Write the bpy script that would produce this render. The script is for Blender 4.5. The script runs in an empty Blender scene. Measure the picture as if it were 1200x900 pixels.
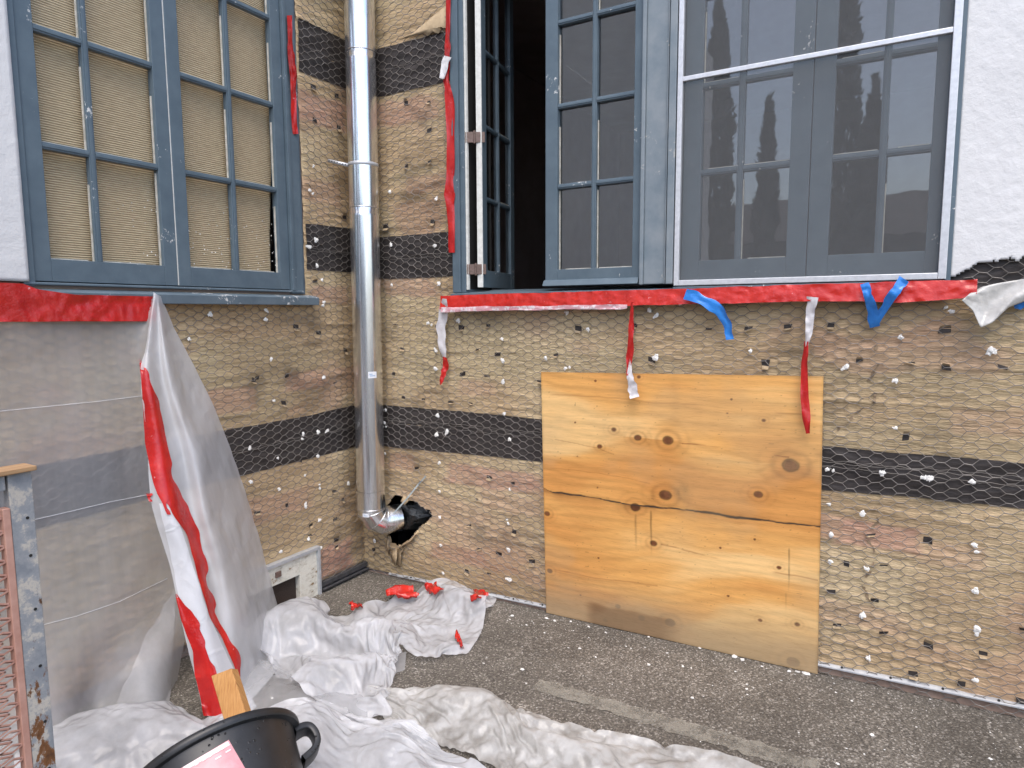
import bpy, bmesh, math, random
import numpy as np
from mathutils import Vector, Matrix
from mathutils.bvhtree import BVHTree

SC = bpy.context.scene
COL = SC.collection
rng = np.random.default_rng(7)
random.seed(7)

# ------------------------------------------------------------------ camera
FPX, CX, CY = 775.0, 600.0, 450.0
CAM = np.array([2.632, -2.770, 1.485])
ROT = np.array([[0.8619364, -0.0501277, 0.5045323],
                [0.5069915, 0.0950633, -0.8566928],
                [-0.0050184, 0.9942083, 0.1073528]])
cd = bpy.data.cameras.new('camera'); cam = bpy.data.objects.new('camera', cd); COL.objects.link(cam)
cd.sensor_width = 36; cd.lens = FPX / 1200 * 36; cd.clip_start = .05; cd.clip_end = 400
M = Matrix.Identity(4)
for i in range(3):
    for j in range(3): M[i][j] = ROT[i, j]
    M[i][3] = CAM[i]
cam.matrix_world = M
SC.camera = cam

# ------------------------------------------------------------------ light
SUN_EL, SUN_AZ = math.radians(62), math.radians(150)      # azimuth measured clockwise from +y
w = bpy.data.worlds.new('World'); SC.world = w; w.use_nodes = True
nt = w.node_tree
sky = nt.nodes.new('ShaderNodeTexSky'); sky.sky_type = 'NISHITA'; sky.sun_disc = False
sky.sun_elevation = SUN_EL; sky.sun_rotation = SUN_AZ
sky.air_density = 1.0; sky.dust_density = 2.5; sky.ozone_density = 0.25
bg = nt.nodes['Background']; bg.inputs['Strength'].default_value = .15
nt.links.new(sky.outputs[0], bg.inputs[0])
ld = bpy.data.lights.new('sun', 'SUN'); ld.energy = .75; ld.angle = math.radians(40); ld.color = (1, .96, .91)
sun = bpy.data.objects.new('sun', ld); COL.objects.link(sun)
sd = Vector((math.sin(SUN_AZ) * math.cos(SUN_EL), math.cos(SUN_AZ) * math.cos(SUN_EL), math.sin(SUN_EL)))
sun.rotation_euler = sd.to_track_quat('Z', 'Y').to_euler(); sun.location = (2, -4, 9)
SC.view_settings.view_transform = 'Standard'; SC.view_settings.look = 'None'
SC.view_settings.gamma = 1; SC.view_settings.use_curve_mapping = False
SC.view_settings.exposure = 1.32
SC.cycles.max_bounces = 8; SC.cycles.transparent_max_bounces = 16
SC.cycles.use_denoising = True

# ------------------------------------------------------------------ projection helpers (photo pixels -> real planes)
def ray(px, py):
    return ROT @ np.array([(px - CX) / FPX, -(py - CY) / FPX, -1.0])
def un(px, py, axis, val=0.0):
    d = ray(px, py); t = (val - CAM[axis]) / d[axis]; return CAM + t * d
def RW(px, py, off=0.0): return un(px, py, 1, -off)          # right wall, off metres in front of it
def LW(px, py, off=0.0): return un(px, py, 0, off)           # left wall
def at(px, py, depth):   return CAM + ray(px, py) * depth    # depth along the optical axis
GS, G0 = 0.025, -0.004
def gz(x): return GS * np.clip(x, -1.0, 6.0) + G0
def GR(px, py, up=0.0):
    d = ray(px, py); t = (G0 + up + GS * CAM[0] - CAM[2]) / (d[2] - GS * d[0]); return CAM + t * d
def RU(p): return (p[0], p[2])       # right wall (u,z)
def LU(p): return (-p[1], p[2])      # left wall (u,z)

# ------------------------------------------------------------------ noise
def _h(ix, iy, s):
    n = (ix.astype(np.int64) * 374761393 + iy.astype(np.int64) * 668265263 + s * 974634777) & 0xffffffff
    n = ((n ^ (n >> 13)) * 1274126177) & 0xffffffff
    return ((n ^ (n >> 16)) & 0xffff) / 65535.0
def vn(x, y, s=0):
    x = np.asarray(x, float); y = np.asarray(y, float)
    ix = np.floor(x); iy = np.floor(y); fx = x - ix; fy = y - iy
    fx = fx * fx * fx * (fx * (fx * 6 - 15) + 10); fy = fy * fy * fy * (fy * (fy * 6 - 15) + 10)
    a = _h(ix, iy, s); b = _h(ix + 1, iy, s); c = _h(ix, iy + 1, s); d = _h(ix + 1, iy + 1, s)
    return (a * (1 - fx) + b * fx) * (1 - fy) + (c * (1 - fx) + d * fx) * fy
def fbm(x, y, s=0, o=4, g=.5):
    t = 0; a = 1; n = 0
    for k in range(o):
        t = t + a * vn(x * 2 ** k, y * 2 ** k, s + k * 17); n += a; a *= g
    return t / n
def ridge(x, y, s=0, o=3):
    t = 0; a = 1; n = 0
    for k in range(o):
        t = t + a * (1 - np.abs(2 * vn(x * 2 ** k, y * 2 ** k, s + k * 31) - 1)); n += a; a *= .5
    return t / n
def ss(e0, e1, x):
    t = np.clip((x - e0) / (e1 - e0), 0, 1); return t * t * (3 - 2 * t)

# ------------------------------------------------------------------ object helpers
def tag(o, label=None, cat=None, group=None, kind=None):
    if label: o['label'] = label
    if cat: o['category'] = cat
    if group: o['group'] = group
    if kind: o['kind'] = kind
    return o
def empty(name, loc, label=None, cat=None, group=None, parent=None):
    o = bpy.data.objects.new(name, None); COL.objects.link(o); o.location = [float(v) for v in loc]
    o.empty_display_size = .1
    if parent: o.parent = parent; o.matrix_parent_inverse = Matrix.Translation([-v for v in world_loc(parent)])
    return tag(o, label, cat, group)
def world_loc(o):
    v = Vector(o.location); p = o.parent
    return v
def mesh_obj(name, verts, faces, mats, parent=None, smooth=False, colors=None, mi=None, weld=False):
    me = bpy.data.meshes.new(name)
    verts = np.asarray(verts, float)
    me.from_pydata([tuple(v) for v in verts.tolist()], [], [tuple(int(i) for i in f) for f in faces])
    if not isinstance(mats, (list, tuple)): mats = [mats]
    for m in mats: me.materials.append(m)
    if mi is not None: me.polygons.foreach_set('material_index', np.asarray(mi, np.int32))
    if smooth: me.polygons.foreach_set('use_smooth', np.ones(len(me.polygons), bool))
    if colors is not None:
        at_ = me.color_attributes.new('Col', 'FLOAT_COLOR', 'POINT')
        c4 = np.ones((len(verts), 4), np.float32); c4[:, :colors.shape[1]] = colors
        at_.data.foreach_set('color', c4.ravel())
    me.update()
    o = bpy.data.objects.new(name, me); COL.objects.link(o)
    if parent is not None:
        o.parent = parent
        wl = parent_world(parent)
        o.matrix_parent_inverse = Matrix.Translation([-v for v in wl])
    return o
def parent_world(p):
    # every parent is either an Empty at its own world location or a mesh at the origin
    return Vector(p['wloc']) if 'wloc' in p.keys() else (Vector(p.location) if p.type == 'EMPTY' else Vector((0, 0, 0)))
class MB:
    "collects simple solids into one mesh"
    def __init__(s): s.v = []; s.f = []; s.m = []
    def add(s, v, f, m=0):
        o = len(s.v); s.v += [tuple(map(float, p)) for p in v]; s.f += [tuple(int(i) + o for i in q) for q in f]; s.m += [m] * len(f)
    def hexa(s, p8, m=0):
        s.add(p8, [(0, 3, 2, 1), (4, 5, 6, 7), (0, 1, 5, 4), (1, 2, 6, 5), (2, 3, 7, 6), (3, 0, 4, 7)], m)
    def box(s, lo, hi, f=None, m=0):
        x0, y0, z0 = lo; x1, y1, z1 = hi
        p = [(x0, y0, z0), (x1, y0, z0), (x1, y1, z0), (x0, y1, z0), (x0, y0, z1), (x1, y0, z1), (x1, y1, z1), (x0, y1, z1)]
        if f: p = [f(*q) for q in p]
        s.hexa(p, m)
    def tube(s, pts, r, n=8, m=0, cap=True):
        pts = [np.asarray(p, float) for p in pts]; rr = r if hasattr(r, '__len__') else [r] * len(pts)
        V = []; up = None
        for i, p in enumerate(pts):
            t = pts[min(i + 1, len(pts) - 1)] - pts[max(i - 1, 0)]; t = t / (np.linalg.norm(t) + 1e-12)
            if up is None:
                up = np.array([0, 0, 1.]) if abs(t[2]) < .9 else np.array([1., 0, 0])
            a = np.cross(t, up); a /= np.linalg.norm(a) + 1e-12; b = np.cross(a, t); up = b
            for k in range(n):
                an = 2 * math.pi * k / n; V.append(p + rr[i] * (math.cos(an) * a + math.sin(an) * b))
        F = []
        for i in range(len(pts) - 1):
            for k in range(n):
                k2 = (k + 1) % n; F.append((i * n + k, i * n + k2, (i + 1) * n + k2, (i + 1) * n + k))
        if cap: F += [tuple(range(n))[::-1], tuple((len(pts) - 1) * n + k for k in range(n))]
        s.add(V, F, m)
    def build(s, name, mats, parent=None, smooth=False, bevel=0):
        o = mesh_obj(name, s.v, s.f, mats, parent, smooth, mi=s.m)
        bm = bmesh.new(); bm.from_mesh(o.data); bmesh.ops.recalc_face_normals(bm, faces=bm.faces); bm.to_mesh(o.data); bm.free()
        if bevel:
            b = o.modifiers.new('bevel', 'BEVEL'); b.width = bevel; b.segments = 2; b.limit_method = 'ANGLE'
        return o
def pR(u, d, z): return (u, -d, z)     # right-wall coords: along, outwards, up
def pL(u, d, z): return (d, -u, z)
def gridfaces(nu, nv):
    a = np.arange((nu) * (nv)).reshape(nv, nu)
    return np.stack([a[:-1, :-1], a[:-1, 1:], a[1:, 1:], a[1:, :-1]], -1).reshape(-1, 4)
def inpoly(x, y, poly):
    r = np.zeros(x.shape, bool); n = len(poly)
    for i in range(n):
        x0, y0 = poly[i]; x1, y1 = poly[(i + 1) % n]
        c = ((y0 > y) != (y1 > y)) & (x < (x1 - x0) * (y - y0) / (y1 - y0 + 1e-12) + x0); r ^= c
    return r
def compact(V, F, C=None):
    u, inv = np.unique(F.ravel(), return_inverse=True)
    return V[u], inv.reshape(F.shape), (C[u] if C is not None else None)

# ------------------------------------------------------------------ materials
class N:
    def __init__(s, name):
        s.m = bpy.data.materials.new(name); s.m.use_nodes = True; s.t = s.m.node_tree
        s.b = s.t.nodes['Principled BSDF']; s.o = s.t.nodes['Material Output']
    def n(s, ty, **k):
        q = s.t.nodes.new('ShaderNode' + ty)
        for a, v in k.items():
            if a.startswith('_'): setattr(q, a[1:], v)
            else: q.inputs[a.replace('__', ' ')].default_value = v
        return q
    def l(s, a, b): s.t.links.new(a, b)
    def coord(s, scale=(1, 1, 1), what='Object'):
        c = s.n('TexCoord'); mp = s.n('Mapping'); mp.inputs['Scale'].default_value = scale
        s.l(c.outputs[what], mp.inputs[0]); return mp.outputs[0]
    def noise(s, scale, detail=4, rough=.55, sc=(1, 1, 1), co=None):
        q = s.n('TexNoise', Scale=scale, Detail=detail, Roughness=rough); s.l(co or s.coord(sc), q.inputs['Vector']); return q.outputs['Fac']
    def ramp(s, fac, stops):
        r = s.n('ValToRGB'); e = r.color_ramp.elements
        while len(e) < len(stops): e.new(.5)
        for k, (p, c) in zip(e, stops): k.position = p; k.color = (*c, 1) if len(c) == 3 else c
        s.l(fac, r.inputs[0]); return r.outputs[0]
    def mix(s, fac, a, b, mode='MIX'):
        q = s.n('Mix', _data_type='RGBA', _blend_type=mode)
        for v, i in ((fac, 0), (a, 6), (b, 7)):
            if hasattr(v, 'links') or isinstance(v, bpy.types.NodeSocket): s.l(v, q.inputs[i])
            else: q.inputs[i].default_value = v if i == 0 else (*v, 1)
        return q.outputs[2]
    def bump(s, h, strength=.3, dist=.01, nrm=None):
        q = s.n('Bump', Strength=strength, Distance=dist); s.l(h, q.inputs['Height'])
        if nrm is not None: s.l(nrm, q.inputs['Normal'])
        return q.outputs[0]
    def col(s, c):
        if isinstance(c, tuple): s.b.inputs['Base Color'].default_value = (*c, 1)
        else: s.l(c, s.b.inputs['Base Color'])
        return s
    def set(s, rough=.6, metal=0, spec=.5, nrm=None):
        if isinstance(rough, float) or isinstance(rough, int): s.b.inputs['Roughness'].default_value = rough
        else: s.l(rough, s.b.inputs['Roughness'])
        s.b.inputs['Metallic'].default_value = metal; s.b.inputs['Specular IOR Level'].default_value = spec
        if nrm is not None: s.l(nrm, s.b.inputs['Normal'])
        return s.m
def simple(name, a, b, scale=30, rough=.6, bump=.15, metal=0, sc=(1, 1, 1), spec=.5, dist=.003):
    q = N(name); f = q.noise(scale, 5, .6, sc)
    return q.col(q.ramp(f, [(.3, a), (.7, b)])).set(rough, metal, spec, q.bump(f, bump, dist))

def paint_mat(name, a, b, chip=(.6, .6, .58), chips=.70, rough=.45):
    q = N(name)
    f = q.noise(9, 5, .65); base = q.ramp(f, [(.3, a), (.7, b)])
    c = q.noise(55, 6, .7); c2 = q.noise(6, 2, .5)
    mm = q.n('Math', _operation='MULTIPLY'); q.l(c, mm.inputs[0]); q.l(c2, mm.inputs[1])
    msk = q.ramp(mm.outputs[0], [(chips * .56, (0, 0, 0)), (chips * .56 + .03, (1, 1, 1))])
    f2 = q.noise(90, 4, .6, (1, 1, .12))
    return q.col(q.mix(msk, base, chip)).set(rough, 0, .4, q.bump(f2, .12, .002))
PAINT = paint_mat('blue_grey_paint', (.078, .112, .140), (.108, .148, .178))
PAINT_W2 = paint_mat('chipped_sill_paint', (.085, .120, .148), (.125, .165, .195), (.6, .6, .58), .60, .5)
PAINT_W = paint_mat('weathered_blue_paint', (.15, .19, .22), (.24, .27, .29), (.38, .38, .36), .66, .6)
WHITE_EDGE = simple('white_edge_paint', (.55, .55, .51), (.72, .72, .68), 40, .5)
PUTTY = simple('old_putty', (.34, .32, .26), (.58, .56, .50), 30, .7)
BLACK = simple('black_gap', (.008, .008, .008), (.014, .013, .012), 20, .8)
HINGE = simple('hinge_brown', (.10, .065, .05), (.18, .12, .10), 120, .5, .3)
ALU = simple('aluminium_frame', (.55, .56, .58), (.68, .69, .71), 60, .38, .05, .35)
ZINC_TRIM = simple('zinc_trim', (.42, .44, .47), (.58, .60, .62), 30, .45, .2, .4)
DARKMETAL = simple('dark_flashing', (.03, .03, .032), (.07, .07, .075), 30, .5, .3)

q = N('stucco')
f1 = q.noise(95, 6, .6); f2 = q.noise(22, 4, .6); f3 = q.noise(1.4, 4, .6)
c = q.ramp(f3, [(.3, (.60, .60, .60)), (.7, (.67, .67, .668))])
b1 = q.bump(f2, .09, .006); STUCCO = q.col(c).set(.9, 0, .2, q.bump(f1, .42, .004, b1))

q = N('building_paper')
a = q.n('VertexColor', _layer_name='Col'); f = q.noise(60, 6, .65, (1, 1, 2.2)); g = q.noise(420, 2, .5)
m1 = q.mix(.55, a.outputs[0], q.ramp(f, [(.25, (.70, .67, .62)), (.75, (1.14, 1.13, 1.11))]), 'MULTIPLY')
h = q.noise(21, 6, .64, (.36, .36, 1.9)); n1 = q.bump(h, 1.0, .018)
h2 = q.n('TexMusgrave') if False else q.n('TexVoronoi', Scale=26, _feature='DISTANCE_TO_EDGE'); q.l(q.coord((.45, .45, 1.5)), h2.inputs['Vector'])
n1 = q.bump(q.ramp(h2.outputs['Distance'], [(0, (0, 0, 0)), (.12, (1, 1, 1))]), .14, .004, n1)
PAPER = q.col(m1).set(.72, 0, .3, q.bump(g, .15, .001, n1))
q = N('black_felt')
f = q.noise(26, 6, .7, (.5, .5, 2)); BFELT = q.col(q.ramp(f, [(.3, (.024, .020, .019)), (.75, (.066, .056, .052))])).set(.6, 0, .35, q.bump(f, .6, .006))
WIRE = simple('netting_wire', (.125, .11, .095), (.27, .25, .23), 14, .45, .05, .25)
RUSTWIRE = simple('netting_wire_dull', (.16, .13, .10), (.26, .22, .18), 25, .55, .05, .35)
FOAM = simple('furring_wad', (.68, .66, .62), (.84, .83, .80), 200, .8, .5)

q = N('window_glass')
tr = q.n('BsdfTransparent'); gl = q.n('BsdfGlossy', Roughness=.015); mx = q.n('MixShader')
tr.inputs[0].default_value = (.93, .95, .94, 1)
fr = q.n('Fresnel', IOR=2.5); wv = q.noise(5.5, 2, .5)
bm_ = q.bump(wv, .022, .02); q.l(bm_, gl.inputs['Normal'])
q.l(fr.outputs[0], mx.inputs[0]); q.l(tr.outputs[0], mx.inputs[1]); q.l(gl.outputs[0], mx.inputs[2]); q.l(mx.outputs[0], q.o.inputs[0])
GLASS = q.m
GLASS_S = GLASS.copy(); GLASS_S.name = 'brighter_glass'  # copy of the pane glass, index raised to brighten its sky reflection
for n_ in GLASS_S.node_tree.nodes:
    if n_.bl_idname == 'ShaderNodeFresnel': n_.inputs[0].default_value = 3.3
q = N('window_glass_speckled')
tr = q.n('BsdfTransparent'); gl = q.n('BsdfGlossy', Roughness=.02); mx = q.n('MixShader'); fr = q.n('Fresnel', IOR=1.16)
q.l(fr.outputs[0], mx.inputs[0]); q.l(tr.outputs[0], mx.inputs[1]); q.l(gl.outputs[0], mx.inputs[2])
vo = q.n('TexVoronoi', Scale=58); vo.inputs['Randomness'].default_value = 1; q.l(q.coord(), vo.inputs['Vector'])
dots = q.ramp(vo.outputs['Distance'], [(.13, (1, 1, 1)), (.19, (0, 0, 0))])
sx = q.n('SeparateXYZ'); q.l(q.coord(), sx.inputs[0])
mr = q.n('MapRange'); q.l(sx.outputs[2], mr.inputs[0]); mr.inputs[1].default_value = 2.15; mr.inputs[2].default_value = 1.7
my = q.n('MapRange'); q.l(sx.outputs[1], my.inputs[0]); my.inputs[1].default_value = -1.5; my.inputs[2].default_value = -1.15
m1 = q.n('Math', _operation='MULTIPLY'); q.l(mr.outputs[0], m1.inputs[0]); q.l(my.outputs[0], m1.inputs[1])
ns = q.noise(7, 4, .6); m2 = q.n('Math', _operation='MULTIPLY'); q.l(m1.outputs[0], m2.inputs[0]); q.l(ns, m2.inputs[1])
th = q.ramp(m2.outputs[0], [(.12, (0, 0, 0)), (.42, (1, 1, 1))])
ran = q.ramp(vo.outputs['Color'], [(.35, (0, 0, 0)), (.6, (1, 1, 1))])
m3 = q.n('Math', _operation='MULTIPLY'); q.l(dots, m3.inputs[0]); q.l(th, m3.inputs[1])
m4 = q.n('Math', _operation='MULTIPLY'); q.l(m3.outputs[0], m4.inputs[0]); q.l(ran, m4.inputs[1])
df = q.n('BsdfDiffuse'); df.inputs[0].default_value = (.85, .83, .76, 1)
mz = q.n('MixShader'); q.l(m4.outputs[0], mz.inputs[0]); q.l(mx.outputs[0], mz.inputs[1]); q.l(df.outputs[0], mz.inputs[2]); q.l(mz.outputs[0], q.o.inputs[0])
GLASS_SP = q.m

q = N('woven_blind')
sx = q.n('SeparateXYZ'); q.l(q.coord(), sx.inputs[0])
nz = q.noise(3, 3, .6, (.3, .6, 4)); ad = q.n('Math', _operation='MULTIPLY_ADD'); q.l(nz, ad.inputs[0]); ad.inputs[1].default_value = .006; q.l(sx.outputs[2], ad.inputs[2])
ml = q.n('Math', _operation='MULTIPLY'); q.l(ad.outputs[0], ml.inputs[0]); ml.inputs[1].default_value = 2 * math.pi / .0086
si = q.n('Math', _operation='SINE'); q.l(ml.outputs[0], si.inputs[0])
r1 = q.ramp(si.outputs[0], [(.0, (.35, .275, .17)), (.45, (.51, .415, .27)), (1., (.60, .505, .35))])
v2 = q.noise(60, 3, .6, (.4, .4, 3)); r2 = q.mix(.6, r1, q.ramp(v2, [(.3, (.65, .62, .58)), (.7, (1.1, 1.1, 1.1))]), 'MULTIPLY')
BLIND = q.col(r2).set(.8, 0, .2, q.bump(si.outputs[0], .5, .003))

q = N('fly_screen_mesh')
tr = q.n('BsdfTransparent'); df = q.n('BsdfDiffuse'); df.inputs[0].default_value = (.19, .195, .20, 1); mx = q.n('MixShader')
ns = q.noise(24, 3, .6); q.l(q.ramp(ns, [(.3, (.36, .36, .36)), (.7, (.42, .42, .42))]), mx.inputs[0])
q.l(tr.outputs[0], mx.inputs[1]); q.l(df.outputs[0], mx.inputs[2]); q.l(mx.outputs[0], q.o.inputs[0])
SCREEN = q.m

q = N('galvanised_steel')
f = q.noise(30, 3, .5, (1, 1, .03)); vo = q.n('TexVoronoi', Scale=60); q.l(q.coord((1, 1, .12)), vo.inputs['Vector'])
c = q.ramp(vo.outputs['Color'], [(.2, (.72, .74, .77)), (.8, (.84, .86, .88))])
rf = q.ramp(f, [(.3, (.17, .17, .17)), (.7, (.30, .30, .30))])
wv = q.noise(16, 2, .5, (1, 1, .06)); GALV = q.col(c).set(rf, 1.0, .5, q.bump(wv, .14, .006))
SEAM = simple('galvanised_seam', (.62, .63, .65), (.74, .75, .76), 60, .25, .1, .9)
STICKER = simple('sticker_white', (.66, .67, .70), (.76, .77, .8), 30, .5)
STICKER_INK = simple('sticker_ink', (.16, .30, .5), (.25, .4, .6), 50, .6)
SLEEVE = simple('black_sleeve', (.006, .007, .007), (.016, .017, .016), 18, .25, .9, 0, (1, 1, 1), .6, .02)

def tape_mat(name, a, b, scuff=(.72, .5, .52), thr=.66):
    q = N(name)
    f = q.noise(14, 4, .6); w_ = q.noise(45, 5, .6, (1, 1, 1)); s_ = q.noise(26, 6, .72)
    c = q.mix(q.ramp(s_, [(thr, (0, 0, 0)), (thr + .08, (1, 1, 1))]), q.ramp(f, [(.3, a), (.7, b)]), scuff)
    return q.col(c).set(.20, 0, .5, q.bump(w_, .42, .006))
RED = tape_mat('red_tape', (.33, .009, .010), (.50, .020, .016), thr=.66)
RED2 = tape_mat('red_orange_tape', (.40, .016, .011), (.56, .030, .020), thr=.67)
REDBACK = tape_mat('red_tape_back', (.48, .46, .47), (.66, .64, .65), (.42, .25, .26), .58)
GREYTAPE = tape_mat('grey_tape_back', (.36, .35, .33), (.56, .55, .52), (.2, .18, .17), .63)
BLUE = tape_mat('blue_tape', (.02, .16, .52), (.035, .23, .66), (.15, .4, .8), .75)
TAPEEND = simple('pale_tape', (.45, .45, .47), (.68, .67, .67), 60, .5, .6)

def plastic(name, alpha, tint=(.80, .81, .84), rough=.35, dirt=0.0, sc=20, wr=.6, cr=.25, va=.04):
    q = N(name)
    tr = q.n('BsdfTransparent'); tr.inputs[0].default_value = (.94, .945, .95, 1)
    q.b.inputs['Roughness'].default_value = rough; q.b.inputs['Specular IOR Level'].default_value = .5
    tl = q.n('BsdfTranslucent'); tl.inputs[0].default_value = (*tint, 1)
    f = q.noise(sc, 4, .55); f2 = q.noise(9, 5, .6, (1, 1, .16))
    cc = q.ramp(f2, [(.3, tuple(v * .92 for v in tint)), (.7, tint)])
    if dirt:
        d = q.noise(11, 6, .68); cc = q.mix(q.ramp(d, [(.44, (0, 0, 0)), (.72, (dirt,) * 3)]), cc, (.30, .28, .25))
    q.col(cc)
    vc = q.n('TexVoronoi', Scale=7, _feature='DISTANCE_TO_EDGE'); wq = q.n('VectorMath', _operation='MULTIPLY_ADD'); nq = q.n('TexNoise', Scale=3.0, Detail=3); q.l(q.coord(), nq.inputs['Vector']); q.l(nq.outputs['Color'], wq.inputs[0]); wq.inputs[1].default_value = (.35, .35, .35); q.l(q.coord(), wq.inputs[2]); q.l(wq.outputs[0], vc.inputs['Vector'])
    n0 = q.bump(q.ramp(vc.outputs['Distance'], [(0, (1, 1, 1)), (.10, (.3, .3, .3)), (.5, (0, 0, 0))]), cr, .010)
    n1 = q.bump(f, wr, .006, n0); q.l(n1, q.b.inputs['Normal']); q.l(n1, tl.inputs['Normal'])
    m1 = q.n('MixShader'); m1.inputs[0].default_value = .35; q.l(q.b.outputs[0], m1.inputs[1]); q.l(tl.outputs[0], m1.inputs[2])
    m2 = q.n('MixShader'); q.l(tr.outputs[0], m2.inputs[1]); q.l(m1.outputs[0], m2.inputs[2])
    q.l(q.ramp(f2, [(.2, (alpha - va,) * 3), (.8, (min(1, alpha + va),) * 3)]), m2.inputs[0])
    q.l(m2.outputs[0], q.o.inputs[0])
    return q.m
PL_HANG = plastic('hanging_plastic', .37, (.74, .745, .765), .16, 0, 24, .34, 0.0, .06)
PL_FOLD = plastic('folded_plastic', .72, (.77, .78, .805), .16, 0, 26, .3, .04, .08)
PL_PILE = plastic('piled_plastic', .60, (.83, .84, .87), .13, .15, 34, .34, .34, .16)
PL_DUSTY = plastic('dusty_plastic', .80, (.70, .69, .665), .25, 1.0, 26, .4, .2, .14)
PL_CLEAR = plastic('clear_plastic', .35, (.75, .76, .78), .2, .2, 20, .6)

q = N('plywood_face')
a = q.n('VertexColor', _layer_name='Col'); f = q.noise(26, 7, .72, (.8, 1, 15)); f2 = q.noise(5, 4, .6, (.5, 1, 2.5))
m1 = q.mix(.75, a.outputs[0], q.ramp(f, [(.28, (.62, .55, .46)), (.46, (.98, .97, .95)), (.75, (1.12, 1.12, 1.14))]), 'MULTIPLY')
m1 = q.mix(.5, m1, q.ramp(f2, [(.3, (.82, .78, .72)), (.7, (1.06, 1.06, 1.06))]), 'MULTIPLY')
PLY = q.col(m1).set(.62, 0, .3, q.bump(f, .2, .002))
PLYEDGE = simple('plywood_edge', (.22, .13, .06), (.42, .28, .14), 40, .8, .4, 0, (1, 1, 30))
TORN2 = simple('torn_paper_brown', (.30, .22, .13), (.44, .34, .21), 40, .8, .4)
WOOD = simple('new_timber', (.50, .27, .10), (.66, .42, .19), 26, .6, .2, 0, (5, 5, 5))
q = N('stud_grain'); f = q.noise(7, 5, .6, (.35, 5, 1), None) if False else q.noise(7, 5, .6, co=q.coord((.35, 9, 9), 'UV')); WOOD2 = q.col(q.ramp(f, [(.3, (.22, .09, .028)), (.5, (.42, .21, .07)), (.7, (.50, .29, .115))])).set(.6, 0, .3, q.bump(f, .2, .002))

q = N('asphalt')
vo = q.n('TexVoronoi', Scale=170); q.l(q.coord(), vo.inputs['Vector'])
f = q.noise(120, 4, .7); lo = q.noise(1.6, 5, .6); mid = q.noise(9, 5, .65)
base = q.ramp(f, [(.32, (.046, .042, .037)), (.52, (.130, .119, .104)), (.72, (.28, .262, .232))])
sp = q.ramp(vo.outputs['Color'], [(.74, (0, 0, 0)), (.84, (1, 1, 1))]); base = q.mix(sp, base, (.34, .325, .30))
v2 = q.n('TexVoronoi', Scale=95); q.l(q.coord(), v2.inputs['Vector']); s2 = q.ramp(v2.outputs['Color'], [(.90, (0, 0, 0)), (.94, (1, 1, 1))])
d2 = q.ramp(v2.outputs['Distance'], [(.2, (1, 1, 1)), (.32, (0, 0, 0))]); base = q.mix(q.mix(1.0, s2, d2, 'MULTIPLY'), base, (.50, .48, .45))
base = q.mix(.75, base, q.ramp(lo, [(.3, (.55, .53, .50)), (.7, (1.15, 1.12, 1.08))]), 'MULTIPLY')
base = q.mix(.6, base, q.ramp(mid, [(.3, (.62, .60, .58)), (.7, (1.2, 1.2, 1.18))]), 'MULTIPLY')
vb = q.bump(vo.outputs['Distance'], .5, .004); ASPHALT = q.col(base).set(.75, 0, .35, q.bump(f, .6, .005, vb))
q = N('mortar_line'); f = q.noise(150, 4, .7); lo = q.noise(14, 5, .7)
al = q.ramp(lo, [(.30, (.0, .0, .0)), (.56, (.62, .62, .62))]); q.l(al, q.b.inputs['Alpha'])
MORTAR = q.col(q.ramp(f, [(.3, (.20, .185, .15)), (.7, (.40, .375, .32))])).set(.85, 0, .3, q.bump(f, .5, .004))
STEM = simple('stem_wall', (.22, .15, .115), (.36, .26, .205), 24, .85, .4)
CHIP = simple('plaster_chip', (.55, .53, .49), (.80, .79, .76), 80, .85, .3)
BLKPL = None
q = N('black_rubber_tub'); vo = q.n('TexVoronoi', Scale=75); q.l(q.coord(), vo.inputs['Vector'])
dr = q.ramp(vo.outputs['Distance'], [(.12, (1, 1, 1)), (.26, (0, 0, 0))]); rn = q.ramp(vo.outputs['Color'], [(.62, (0, 0, 0)), (.72, (1, 1, 1))])
mm = q.n('Math', _operation='MULTIPLY'); q.l(dr, mm.inputs[0]); q.l(rn, mm.inputs[1])
f = q.noise(20, 4, .6); f9 = q.noise(260, 2, .5); n0 = q.bump(f9, .12, .001)
rg = q.mix(mm.outputs[0], (.42, .42, .42), (.06, .06, .06))
BLKPL = q.col(q.ramp(f, [(.3, (.012, .0125, .0135)), (.7, (.022, .0225, .024))])).set(rg, 0, .5, q.bump(mm.outputs[0], .7, .004, n0))
PINK = simple('pink_label', (.46, .19, .21), (.60, .30, .32), 22, .4, .4)
LABELTXT = simple('label_white', (.62, .50, .51), (.72, .62, .62), 50, .5)

q = N('rusty_frame_paint')
f = q.noise(16, 6, .7); r = q.noise(34, 6, .7, (1, 1, .5)); sx = q.n('SeparateXYZ'); q.l(q.coord(), sx.inputs[0])
mr = q.n('MapRange'); q.l(sx.outputs[2], mr.inputs[0]); mr.inputs[1].default_value = .95; mr.inputs[2].default_value = .35; mr.inputs[3].default_value = -.10; mr.inputs[4].default_value = .12
ad = q.n('Math', _operation='ADD'); q.l(r, ad.inputs[0]); q.l(mr.outputs[0], ad.inputs[1])
base = q.ramp(f, [(.36, (.19, .205, .225)), (.5, (.26, .27, .28)), (.58, (.46, .42, .36)), (.68, (.25, .265, .285))])
rust = q.ramp(r, [(.5, (.20, .085, .03)), (.75, (.06, .03, .018))])
RUSTY = q.col(q.mix(q.ramp(ad.outputs[0], [(.58, (0, 0, 0)), (.63, (1, 1, 1))]), base, rust)).set(.7, 0, .3, q.bump(f, .5, .004))
PINKMETAL = simple('pink_primer', (.36, .18, .135), (.48, .28, .22), 22, .6, .3)
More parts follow.
